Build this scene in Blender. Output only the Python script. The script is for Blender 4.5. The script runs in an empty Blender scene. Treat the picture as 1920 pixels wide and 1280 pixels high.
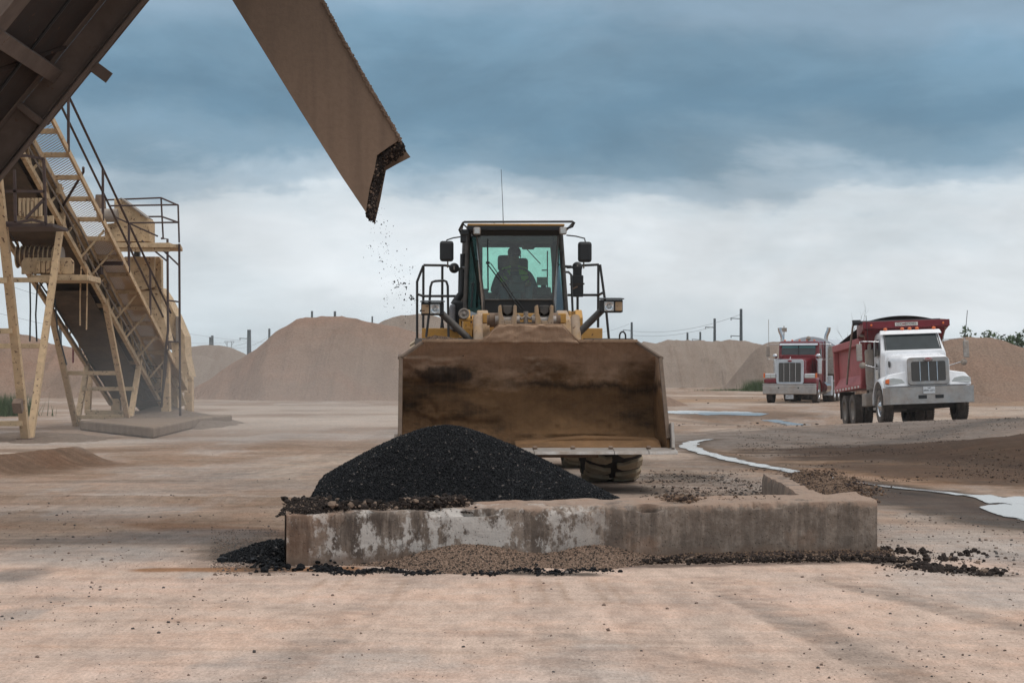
import bpy, bmesh, math, random
import numpy as np
from mathutils import Vector, Matrix
R = math.radians
S = bpy.context.scene
COL = S.collection
rng = np.random.default_rng(7)
random.seed(7)

# ------------------------------------------------------------------ camera, sky, sun, exposure
F = 3500.0                      # focal length in pixels of a 1920 px wide frame
HZ = 703.0                      # horizon line
CAMZ = 1.3
cam = bpy.data.cameras.new('camera'); cam_o = bpy.data.objects.new('camera', cam); COL.objects.link(cam_o)
cam.sensor_width = 36; cam.lens = F/1920*36; cam.shift_y = (HZ-640)/1920
cam.clip_start = 0.1; cam.clip_end = 6000
cam_o.location = (0, 0, CAMZ); cam_o.rotation_euler = (R(90), 0, 0)
S.camera = cam_o
S.view_settings.view_transform = 'Standard'; S.view_settings.look = 'None'
S.view_settings.exposure = 0.0; S.view_settings.gamma = 1
S.cycles.max_bounces = 8; S.cycles.transparent_max_bounces = 24
SUN_EL, SUN_AZ = 62, 125        # azimuth measured clockwise from +Y

def build_world():
    w = bpy.data.worlds.new('World'); S.world = w; w.use_nodes = True
    nt = w.node_tree; nt.nodes.clear(); n = nt.nodes; L = nt.links.new
    out = n.new('ShaderNodeOutputWorld'); bg = n.new('ShaderNodeBackground'); L(bg.outputs[0], out.inputs[0])
    tc = n.new('ShaderNodeTexCoord'); sep = n.new('ShaderNodeSeparateXYZ'); L(tc.outputs['Generated'], sep.inputs[0])
    def math_(op, a, b=None, clamp=False):
        m = n.new('ShaderNodeMath'); m.operation = op; m.use_clamp = clamp
        for i, v in enumerate((a, b)):
            if v is None: continue
            if isinstance(v, (int, float)): m.inputs[i].default_value = v
            else: L(v, m.inputs[i])
        return m.outputs[0]
    def noise(scale, sx, sz, detail, off, dist=0.0, rough=.55):
        mp = n.new('ShaderNodeMapping'); mp.inputs['Scale'].default_value = (sx, sx, sz); mp.inputs['Location'].default_value = off
        L(tc.outputs['Generated'], mp.inputs[0])
        t = n.new('ShaderNodeTexNoise'); t.inputs['Scale'].default_value = scale; t.inputs['Detail'].default_value = detail
        t.inputs['Roughness'].default_value = rough; t.inputs['Distortion'].default_value = dist
        L(mp.outputs[0], t.inputs['Vector']); return t.outputs['Fac']
    z = sep.outputs['Z']; x = sep.outputs['X']
    n1 = noise(3.0, 1, 4.5, 6, (3.1, 0, 1.7), .25)      # big soft streaks
    n2 = noise(10.0, 1, 2.3, 9, (0, 2.3, 5.0), .25, .6)      # puffs
    e = math_('ADD', z, math_('MULTIPLY', math_('SUBTRACT', n1, .5), .11))
    e = math_('ADD', e, math_('MULTIPLY', math_('SUBTRACT', n2, .5), .065))
    e = math_('ADD', e, math_('MULTIPLY', x, 0.035))
    rp = n.new('ShaderNodeValToRGB'); L(e, rp.inputs[0]); cr = rp.color_ramp; cr.interpolation = 'EASE'
    stops = [(0.0, (.60, .69, .75)), (.035, (.68, .75, .80)), (.066, (.80, .85, .89)), (.086, (.72, .79, .84)), (.099, (.42, .53, .62)), (.116, (.21, .335, .44)),
             (.140, (.14, .265, .375)), (.168, (.19, .33, .45)), (.21, (.29, .42, .54)), (.30, (.5, .58, .66)), (.5, (.95, .97, 1.0)), (1, (1.25, 1.25, 1.25))]
    cr.elements[0].position = 0; cr.elements[0].color = (*stops[0][1], 1); cr.elements[1].position = 1; cr.elements[1].color = (*stops[-1][1], 1)
    for p, c in stops[1:-1]:
        el = cr.elements.new(p); el.color = (*c, 1)
    n3 = noise(6.0, 1, 2.3, 8, (7, 1, 2), .35, .58)
    mr = n.new('ShaderNodeMapRange'); L(n3, mr.inputs[0]); mr.inputs[1].default_value = .3; mr.inputs[2].default_value = .72; mr.inputs[3].default_value = .76; mr.inputs[4].default_value = 1.20
    mul = n.new('ShaderNodeVectorMath'); mul.operation = 'SCALE'; L(rp.outputs[0], mul.inputs[0]); L(mr.outputs[0], mul.inputs['Scale'])
    sky = n.new('ShaderNodeTexSky'); sky.sky_type = 'NISHITA'; sky.sun_disc = False; sky.sun_elevation = R(SUN_EL); sky.sun_rotation = R(SUN_AZ)
    sc = n.new('ShaderNodeVectorMath'); sc.operation = 'SCALE'; L(sky.outputs[0], sc.inputs[0]); sc.inputs['Scale'].default_value = .1
    mx = n.new('ShaderNodeMix'); mx.data_type = 'RGBA'; mx.inputs[0].default_value = .92
    L(sc.outputs[0], mx.inputs[6]); L(mul.outputs[0], mx.inputs[7]); L(mx.outputs[2], bg.inputs[0]); bg.inputs[1].default_value = 1.0
build_world()
sun = bpy.data.lights.new('sun', 'SUN'); sun.energy = 1.0; sun.angle = R(18); sun.color = (1, .96, .9)
sun_o = bpy.data.objects.new('sun', sun); COL.objects.link(sun_o)
sun_o.rotation_euler = (R(90-SUN_EL), 0, R(180-SUN_AZ))

# ------------------------------------------------------------------ helpers
def at(px, py, Y): return Vector(((px-960)/F*Y, Y, CAMZ-(py-HZ)/F*Y))
def gp(px, py, z=0.0):
    Y = (CAMZ-z)*F/(py-HZ); return ((px-960)/F*Y, Y)
def tag(o, label=None, cat=None, group=None, kind=None):
    if label: o['label'] = label
    if cat: o['category'] = cat
    if group: o['group'] = group
    if kind: o['kind'] = kind
    return o
def empty(name, loc=(0, 0, 0), rot=(0, 0, 0), label=None, cat=None, group=None):
    o = bpy.data.objects.new(name, None); COL.objects.link(o); o.location = loc; o.rotation_euler = rot; o.empty_display_size = .2
    return tag(o, label, cat, group)

class MB:
    def __init__(s): s.v = []; s.f = []; s.sm = []
    def add(s, vs, fs, smooth=False):
        b = len(s.v); s.v += [tuple(v) for v in vs]; s.f += [tuple(i+b for i in f) for f in fs]; s.sm += [smooth]*len(fs)
    def box(s, c, d, rot=None, taper=None):
        hx, hy, hz = d[0]/2, d[1]/2, d[2]/2; c = Vector(c); vs = []
        for z in (-1, 1):
            k = 1 if z < 0 or taper is None else taper
            for x, y in ((-1, -1), (1, -1), (1, 1), (-1, 1)):
                p = Vector((x*hx*(k if not isinstance(k, tuple) else k[0]), y*hy*(k if not isinstance(k, tuple) else k[1]), z*hz))
                if rot is not None: p = rot @ p
                vs.append(c+p)
        s.add(vs, [(3, 2, 1, 0), (4, 5, 6, 7), (0, 1, 5, 4), (1, 2, 6, 5), (2, 3, 7, 6), (3, 0, 4, 7)])
    def bx(s, x0, x1, y0, y1, z0, z1): s.box(((x0+x1)/2, (y0+y1)/2, (z0+z1)/2), (abs(x1-x0), abs(y1-y0), abs(z1-z0)))
    def bar(s, a, b, w, h, up=(0, 0, 1)):
        a = Vector(a); b = Vector(b); d = (b-a); L = d.length; d.normalize(); up = Vector(up)
        sx = d.cross(up)
        if sx.length < 1e-4: sx = d.cross(Vector((0, 1, 0)))
        sx.normalize(); u = sx.cross(d); rot = Matrix((sx, d, u)).transposed()
        s.box((a+b)/2, (w, L, h), rot)
    def ring(s, c, d, r, seg, ref=None):
        d = Vector(d).normalized(); a = Vector(ref) if ref is not None else (Vector((0, 0, 1)) if abs(d.z) < .9 else Vector((1, 0, 0)))
        u = d.cross(a).normalized(); w = u.cross(d); c = Vector(c)
        return [c+u*math.cos(t)*r+w*math.sin(t)*r for t in [2*math.pi*k/seg for k in range(seg)]]
    def cyl(s, a, b, r0, r1=None, seg=14, cap=True):
        r1 = r0 if r1 is None else r1; a = Vector(a); b = Vector(b); d = b-a
        A = s.ring(a, d, r0, seg); B = s.ring(b, d, r1, seg)
        s.add(A+B, [(k, (k+1) % seg, seg+(k+1) % seg, seg+k) for k in range(seg)], True)
        if cap:
            s.add(A, [tuple(range(seg))[::-1]]); s.add(B, [tuple(range(seg))])
    def tube(s, pts, r, seg=8):
        pts = [Vector(p) for p in pts]; n = len(pts); rings = []; ref = None
        for i, p in enumerate(pts):
            d = (pts[min(i+1, n-1)]-pts[max(i-1, 0)]).normalized()
            if ref is None: ref = Vector((0, 0, 1)) if abs(d.z) < .8 else Vector((1, .3, 0))
            u = d.cross(ref).normalized(); w = u.cross(d); ref = w
            rr = r[i] if isinstance(r, (list, tuple)) else r
            rings += [p+u*math.cos(t)*rr+w*math.sin(t)*rr for t in [2*math.pi*k/seg for k in range(seg)]]
        fs = [(i*seg+k, i*seg+(k+1) % seg, (i+1)*seg+(k+1) % seg, (i+1)*seg+k) for i in range(n-1) for k in range(seg)]
        s.add(rings, fs, True); s.add(rings[:seg], [tuple(range(seg))[::-1]]); s.add(rings[-seg:], [tuple(range(seg))])
    def prism(s, poly, off):          # poly: 3-D points of one face, off: extrusion vector
        n = len(poly); off = Vector(off); A = [Vector(p) for p in poly]; B = [p+off for p in A]
        s.add(A+B, [tuple(range(n))[::-1], tuple(range(n, 2*n))]+[(k, (k+1) % n, n+(k+1) % n, n+k) for k in range(n)])
    def lathe(s, prof, c, ax, seg=32, smooth=True):   # prof: (radius, along axis)
        c = Vector(c); ax = Vector(ax).normalized(); n = len(prof); vs = []
        for r, h in prof: vs += s.ring(c+ax*h, ax, r, seg)
        fs = [(i*seg+k, i*seg+(k+1) % seg, (i+1)*seg+(k+1) % seg, (i+1)*seg+k) for i in range(n-1) for k in range(seg)]
        s.add(vs, fs, smooth)
    def ball(s, c, r, seg=12, rings=8, sc=(1, 1, 1)):
        c = Vector(c); vs = []; fs = []
        for i in range(rings+1):
            th = math.pi*i/rings
            for k in range(seg):
                ph = 2*math.pi*k/seg; vs.append(c+Vector((math.sin(th)*math.cos(ph)*r*sc[0], math.sin(th)*math.sin(ph)*r*sc[1], math.cos(th)*r*sc[2])))
        for i in range(rings):
            for k in range(seg): fs.append((i*seg+k, i*seg+(k+1) % seg, (i+1)*seg+(k+1) % seg, (i+1)*seg+k))
        s.add(vs, fs, True)
    def build(s, name, m, parent=None, bevel=0, seg=2, fix=True):
        me = bpy.data.meshes.new(name); me.from_pydata(s.v, [], s.f); me.update()
        me.polygons.foreach_set('use_smooth', s.sm)
        if fix:
            b = bmesh.new(); b.from_mesh(me); bmesh.ops.recalc_face_normals(b, faces=b.faces); b.to_mesh(me); b.free()
        me.materials.append(m); o = bpy.data.objects.new(name, me); COL.objects.link(o)
        if parent is not None: o.parent = parent
        if bevel:
            md = o.modifiers.new('bevel', 'BEVEL'); md.width = bevel; md.segments = seg; md.limit_method = 'ANGLE'; md.angle_limit = R(40)
        return o
def make(name, m, parent, fn, bevel=0): b = MB(); fn(b); return b.build(name, m, parent, bevel)

def fast_mesh(name, V, T, m, parent=None, smooth=False, attr=None):
    V = np.asarray(V, dtype=np.float32); T = np.asarray(T, dtype=np.int32); k = T.shape[1]
    me = bpy.data.meshes.new(name); me.vertices.add(len(V)); me.vertices.foreach_set('co', V.ravel())
    me.loops.add(T.size); me.loops.foreach_set('vertex_index', T.ravel())
    me.polygons.add(len(T)); me.polygons.foreach_set('loop_start', np.arange(0, T.size, k, dtype=np.int32))
    me.polygons.foreach_set('use_smooth', np.full(len(T), smooth))
    me.update(calc_edges=True); me.validate()
    for an, av in (attr or {}).items():
        if av.ndim == 1:
            a = me.attributes.new(an, 'FLOAT', 'POINT'); a.data.foreach_set('value', av.astype(np.float32))
        else:
            a = me.attributes.new(an, 'FLOAT_COLOR', 'POINT'); a.data.foreach_set('color', av.astype(np.float32).ravel())
    me.materials.append(m); o = bpy.data.objects.new(name, me); COL.objects.link(o)
    if parent is not None: o.parent = parent
    return o
def grid_faces(nr, nc):
    i = np.arange(nr-1)[:, None]*nc+np.arange(nc-1)[None]; i = i.ravel()
    return np.stack([i, i+1, i+nc+1, i+nc], 1)
_lat = np.random.default_rng(3).random((256, 256))
def vnoise(x, y):
    x = np.asarray(x, float); y = np.asarray(y, float); xi = np.floor(x).astype(int); yi = np.floor(y).astype(int); fx = x-xi; fy = y-yi
    fx = fx*fx*(3-2*fx); fy = fy*fy*(3-2*fy); g = lambda a, b: _lat[a & 255, b & 255]
    return (g(xi, yi)*(1-fx)+g(xi+1, yi)*fx)*(1-fy)+(g(xi, yi+1)*(1-fx)+g(xi+1, yi+1)*fx)*fy
def fbm(x, y, o=4, rough=.5):
    s = 0; a = 1; t = 0; x = np.asarray(x, float); y = np.asarray(y, float)
    for k in range(o):
        s = s+a*vnoise(x*2**k+17.3*k, y*2**k+9.1*k); t += a; a *= rough
    return s/t
def sstep(a, b, x): t = np.clip((x-a)/(b-a), 0, 1); return t*t*(3-2*t)
_oct = np.array([[1, 0, 0], [-1, 0, 0], [0, 1, 0], [0, -1, 0], [0, 0, 1], [0, 0, -1]], float)
_octf = np.array([[0, 2, 4], [2, 1, 4], [1, 3, 4], [3, 0, 4], [2, 0, 5], [1, 2, 5], [3, 1, 5], [0, 3, 5]])
_ico = None
def stones(pos, size, r, flat=.7, detail=0):
    """many angular stones; returns verts, tris"""
    n = len(pos)
    if detail:
        p = (1+5**.5)/2; b = np.array([[-1, p, 0], [1, p, 0], [-1, -p, 0], [1, -p, 0], [0, -1, p], [0, 1, p], [0, -1, -p], [0, 1, -p], [p, 0, -1], [p, 0, 1], [-p, 0, -1], [-p, 0, 1]])/1.9
        f = np.array([[0, 11, 5], [0, 5, 1], [0, 1, 7], [0, 7, 10], [0, 10, 11], [1, 5, 9], [5, 11, 4], [11, 10, 2], [10, 7, 6], [7, 1, 8], [3, 9, 4], [3, 4, 2], [3, 2, 6], [3, 6, 8], [3, 8, 9], [4, 9, 5], [2, 4, 11], [6, 2, 10], [8, 6, 7], [9, 8, 1]])
    else: b, f = _oct, _octf
    m = len(b); v = np.repeat(b[None], n, 0)*(1+r.uniform(-.35, .35, (n, m, 1)))
    v = v*r.uniform(.65, 1.25, (n, 1, 3))
    a = r.uniform(0, 2*np.pi, n); t = r.uniform(-1, 1, n)
    ca, sa, ct, st = np.cos(a), np.sin(a), np.cos(t), np.sin(t)
    x, y, z = v[..., 0], v[..., 1], v[..., 2]
    y, z = y*ct[:, None]-z*st[:, None], y*st[:, None]+z*ct[:, None]
    x, y = x*ca[:, None]-y*sa[:, None], x*sa[:, None]+y*ca[:, None]
    v = np.stack([x, y, z*flat], -1)*np.asarray(size)[:, None, None]*.5+np.asarray(pos)[:, None]
    T = (f[None]+(np.arange(n)*m)[:, None, None]).reshape(-1, 3)
    return v.reshape(-1, 3), T, m
def merge(*parts):
    V = []; T = []; b = 0
    for v, t in parts: V.append(v); T.append(t+b); b += len(v)
    return np.concatenate(V), np.concatenate(T)

# ------------------------------------------------------------------ materials
class NT:
    def __init__(s, name):
        s.m = bpy.data.materials.new(name); s.m.use_nodes = True; s.t = s.m.node_tree; s.n = s.t.nodes; s.n.clear(); s.L = s.t.links.new
        s.out = s.n.new('ShaderNodeOutputMaterial'); s.b = s.n.new('ShaderNodeBsdfPrincipled'); s.L(s.b.outputs[0], s.out.inputs[0])
        s.tc = s.n.new('ShaderNodeTexCoord')
    def put(s, sock, v):
        if hasattr(v, 'links'): s.L(v, sock)
        elif isinstance(v, (tuple, list)): sock.default_value = (*v, 1) if len(v) == 3 and sock.type == 'RGBA' else v
        else: sock.default_value = v
    def math(s, op, a, b=0, clamp=False):
        m = s.n.new('ShaderNodeMath'); m.operation = op; m.use_clamp = clamp; s.put(m.inputs[0], a); s.put(m.inputs[1], b); return m.outputs[0]
    def noise(s, scale, detail=4, sc=(1, 1, 1), rough=.55, dist=0, coord='Object', off=(0, 0, 0)):
        mp = s.n.new('ShaderNodeMapping'); mp.inputs['Scale'].default_value = sc; mp.inputs['Location'].default_value = off; s.L(s.tc.outputs[coord], mp.inputs[0])
        t = s.n.new('ShaderNodeTexNoise'); s.L(mp.outputs[0], t.inputs['Vector'])
        t.inputs['Scale'].default_value = scale; t.inputs['Detail'].default_value = detail; t.inputs['Roughness'].default_value = rough; t.inputs['Distortion'].default_value = dist
        return t.outputs['Fac']
    def voro(s, scale, feature='F1', out='Distance', sc=(1, 1, 1)):
        mp = s.n.new('ShaderNodeMapping'); mp.inputs['Scale'].default_value = sc; s.L(s.tc.outputs['Object'], mp.inputs[0])
        t = s.n.new('ShaderNodeTexVoronoi'); t.feature = feature; t.inputs['Scale'].default_value = scale; s.L(mp.outputs[0], t.inputs['Vector']); return t.outputs[out]
    def rng(s, v, a, b, c=0, d=1, smooth=False):
        m = s.n.new('ShaderNodeMapRange'); m.clamp = True
        if smooth: m.interpolation_type = 'SMOOTHSTEP'
        s.put(m.inputs[0], v); m.inputs[1].default_value = a; m.inputs[2].default_value = b; m.inputs[3].default_value = c; m.inputs[4].default_value = d; return m.outputs[0]
    def mix(s, f, a, b, mode='MIX'):
        m = s.n.new('ShaderNodeMix'); m.data_type = 'RGBA'; m.blend_type = mode; s.put(m.inputs[0], f); s.put(m.inputs[6], a); s.put(m.inputs[7], b); return m.outputs[2]
    def attr(s, name, out='Color'):
        a = s.n.new('ShaderNodeAttribute'); a.attribute_name = name; return a.outputs[out]
    def bump(s, h, strength=.5, dist=.01):
        b = s.n.new('ShaderNodeBump'); b.inputs['Strength'].default_value = strength; b.inputs['Distance'].default_value = dist; s.put(b.inputs['Height'], h); s.L(b.outputs[0], s.b.inputs['Normal']); return b
    def fin(s, col, rough=.6, metal=0, spec=None):
        s.put(s.b.inputs['Base Color'], col); s.put(s.b.inputs['Roughness'], rough); s.put(s.b.inputs['Metallic'], metal)
        if spec is not None: s.b.inputs['Specular IOR Level'].default_value = spec
        return s.m
DUST = (.40, .30, .22)
def paint(name, c, rough=.5, dust=.4, dcol=DUST, scale=3, metal=0, bump=.15, rust=0, spec=None, var=.25):
    t = NT(name); n1 = t.noise(scale, 6, rough=.65); n2 = t.noise(scale*9, 4)
    fac = t.rng(t.math('ADD', n1, t.math('MULTIPLY', n2, .35)), .48, .9, 0, dust*1.6)
    fac = t.math('ADD', fac, dust*.35, True)
    col = t.mix(fac, c, dcol)
    col = t.mix(t.rng(t.noise(scale*2.2, 5, off=(4, 4, 4)), .3, .7, 1-var, 1.0), (0, 0, 0), col)
    if rust:
        rf = t.rng(t.noise(scale*4, 9, rough=.72, off=(9, 1, 3)), .645-rust*.10, .665-rust*.10)
        col = t.mix(rf, col, (.10, .045, .025))
    if bump: t.bump(t.noise(scale*14, 5), bump, .006)
    return t.fin(col, t.math('ADD', t.math('MULTIPLY', fac, .5), rough, True), metal, spec)
def plain(name, c, rough=.5, metal=0, var=.15, scale=12, spec=None):
    t = NT(name); f = t.rng(t.noise(scale, 4), .3, .7, 1-var, 1)
    return t.fin(t.mix(f, (0, 0, 0), c), rough, metal, spec)
def glass_mat(name, tint, refl=.1, rough=.03, gcol=(1, 1, 1)):
    t = NT(name); t.n.remove(t.b); tr = t.n.new('ShaderNodeBsdfTransparent'); tr.inputs[0].default_value = (*tint, 1)
    gl = t.n.new('ShaderNodeBsdfGlossy'); gl.inputs['Roughness'].default_value = rough; gl.inputs[0].default_value = (*gcol, 1)
    fr = t.n.new('ShaderNodeFresnel'); fr.inputs[0].default_value = 1.5
    dirt = t.rng(t.noise(5, 7, rough=.75), .42, .8, 0, .11)
    df = t.n.new('ShaderNodeBsdfDiffuse'); df.inputs[0].default_value = (.35, .33, .3, 1)
    bf = t.n.new('ShaderNodeNewGeometry').outputs['Backfacing']; f = t.math('MULTIPLY', t.math('ADD', fr.outputs[0], refl-.04, True), t.math('SUBTRACT', 1, bf))
    m = t.n.new('ShaderNodeMixShader'); t.L(f, m.inputs[0]); t.L(tr.outputs[0], m.inputs[1]); t.L(gl.outputs[0], m.inputs[2])
    m2 = t.n.new('ShaderNodeMixShader'); t.L(dirt, m2.inputs[0]); t.L(m.outputs[0], m2.inputs[1]); t.L(df.outputs[0], m2.inputs[2])
    t.L(m2.outputs[0], t.out.inputs[0]); return t.m
M = {}
M['yellow'] = paint('yellow_paint', (.56, .27, .025), .45, .16, rust=.08)
M['arm'] = paint('dusty_arm_paint', (.46, .27, .10), .55, .7, rust=.3, scale=5)
M['black'] = plain('black_plastic', (.012, .013, .014), .5)
M['blackmetal'] = paint('black_metal', (.022, .026, .028), .45, .12, scale=5)
M['rail'] = paint('rail_black', (.012, .016, .019), .4, .05, scale=5)
M['cutter'] = paint('dark_cutter_plate', (.10, .07, .05), .7, .4, dcol=(.20, .14, .10), scale=6, rust=.2)
M['greyfender'] = paint('grey_fender', (.16, .19, .23), .5, .25)
M['rubber'] = paint('rubber', (.014, .014, .014), .85, .25, dcol=(.16, .12, .09), scale=4, bump=.3)
M['lug'] = paint('dusty_lug_rubber', (.40, .315, .215), .9, .4, dcol=(.5, .40, .28), scale=4, bump=.4)
M['truckrubber'] = paint('truck_tyre_rubber', (.05, .045, .04), .9, .55, dcol=(.16, .13, .11), scale=4, bump=.3)
M['steelworn'] = paint('worn_steel', (.42, .41, .40), .42, .35, metal=.6, scale=6)
M['rustplate'] = paint('rusty_plate', (.10, .055, .035), .8, .3, scale=6)
M['glass'] = glass_mat('cab_glass', (.76, .92, .87), .06)
M['glassdark'] = glass_mat('cab_corner_glass', (.30, .44, .42), .24)
M['lamp'] = plain('lamp_lens', (.55, .57, .56), .12, 0, .3, 60)
M['lampreflector'] = plain('lamp_reflector', (.75, .75, .75), .2, .8)
M['orange'] = plain('orange_lens', (.75, .16, .03), .3)
M['mirror'] = plain('mirror_glass', (.45, .48, .5), .08, 1, .05)
M['interior'] = plain('cab_interior', (.05, .053, .058), .7)
M['seat'] = plain('seat_fabric', (.05, .055, .06), .85)
M['tan'] = paint('tan_structure_paint', (.66, .47, .27), .65, .35, dcol=(.48, .35, .23), rust=.6, scale=3.0, var=.3)
M['tan2'] = paint('tan_leg_paint', (.66, .46, .26), .65, .3, dcol=(.48, .33, .21), rust=.6, scale=3.0)
M['belt'] = paint('belt_rubber', (.035, .028, .022), .85, .5, dcol=(.14, .095, .06), scale=1.5)
M['railbrown'] = paint('brown_rail', (.045, .025, .024), .6, .25, dcol=(.14, .09, .07), scale=4)
M['drag'] = paint('dusty_channel_steel', (.11, .080, .064), .75, .5, dcol=(.18, .135, .11), scale=2.0, rust=.1)
M['dragdark'] = paint('dark_conveyor_floor', (.02, .014, .012), .8, .35, dcol=(.07, .04, .028), scale=3, rust=.1)
M['chrome'] = plain('chrome', (.62, .62, .63), .18, 1, .2, 5)
M['bumper'] = paint('brushed_bumper', (.50, .50, .50), .28, .3, metal=.9, scale=2)
M['white'] = paint('white_truck_paint', (.88, .89, .91), .25, .05, dcol=(.6, .56, .52), scale=2, bump=.02, var=.10)
M['red'] = paint('faded_red_paint', (.40, .055, .065), .45, .28, dcol=(.42, .2, .18), scale=2)
M['darkred'] = paint('dark_red_paint', (.17, .006, .014), .22, .05, dcol=(.25, .12, .10), scale=2, bump=.03)
M['grille'] = plain('grille_mesh', (.10, .095, .09), .5, .5, .4, 120)
M['truckglass'] = plain('truck_glass', (.022, .032, .036), .06, 0, .3, 4)
M['tint'] = plain('windshield_sun_strip', (.12, .34, .34), .15)
M['grey'] = paint('grey_galvanised', (.24, .23, .22), .6, .35)
M['tarp'] = plain('tarp_fabric', (.03, .032, .036), .85, 0, .5, 3)
M['silver'] = plain('silver_tarp', (.50, .54, .58), .6, 0, .2, 2)
M['sign'] = plain('sign_plate', (.62, .60, .56), .5)
M['ink'] = plain('sign_ink', (.03, .03, .03), .6)
M['emblem'] = plain('emblem_red', (.22, .01, .02), .3)
M['plate'] = plain('license_plate', (.62, .64, .66), .4)
M['pole'] = plain('power_pole_steel', (.055, .075, .085), .6)
M['wire'] = plain('power_wire', (.25, .28, .31), .6)
M['skin'] = plain('skin', (.34, .19, .13), .6)
M['cloth'] = plain('dark_shirt', (.10, .12, .155), .85)
M['vest'] = plain('hi_vis', (.50, .75, .10), .8)
M['cap'] = plain('cap_cloth', (.02, .022, .03), .8)
# ------------------------------------------------------------------ ground
def seg_d(x, y, a, b):
    ax, ay = a; bx_, by_ = b; dx, dy = bx_-ax, by_-ay; L2 = dx*dx+dy*dy+1e-9
    h = np.clip(((x-ax)*dx+(y-ay)*dy)/L2, 0, 1); return np.hypot(x-ax-dx*h, y-ay-dy*h)
WT_X, WT_Y = 11.88, 54.0       # white truck front axle
def gz(x, y):
    """height of the yard surface"""
    x = np.asarray(x, float); y = np.asarray(y, float)
    z = .05*(fbm(x*.13+5, y*.13, 3)-.5)*sstep(14, 30, y)
    w = np.exp(-((x-12)/7.0)**4-((y-57)/9.0)**4)
    pl = -.085+.035*(x-11.9)-.043*(y-54)
    z = z*(1-w)+np.clip(pl, -.5, .3)*w
    z = z+.26*sstep(7.5, 12.5, x)*np.exp(-((y-40)/8.0)**2)          # gravel rise on the right
    z = z+.30*np.exp(-((x-8.6)/1.8)**2-((y-30.5)/3.2)**2)*(.75+.5*fbm(x*.9, y*.5, 3))
    z = z+.24*np.exp(-(seg_d(x, y, gp(-60, 893), gp(140, 868))/.36)**2)   # low berm on the left
    z = z+.05*np.exp(-(seg_d(x, y, gp(-60, 935), gp(520, 940))/.35)**2)
    z = z+.5*sstep(95, 160, y)*(1-sstep(-12, -4, -np.abs(x)*0-4*np.ones_like(x)))*0
    return z
def fine(x, y):
    z = (.012*(fbm(x*1.3, y*1.3, 4)-.5)+.006*(fbm(x*6, y*6+3, 3)-.5))*(.25+.75*sstep(12.5, 16, y))
    return z*(1+1.0*sstep(13, 20, y))*(1-.75*sstep(8, 14, y)*(x > 2.5)*sstep(2.5, 3.5, x)*(1-sstep(60, 80, y)))
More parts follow.
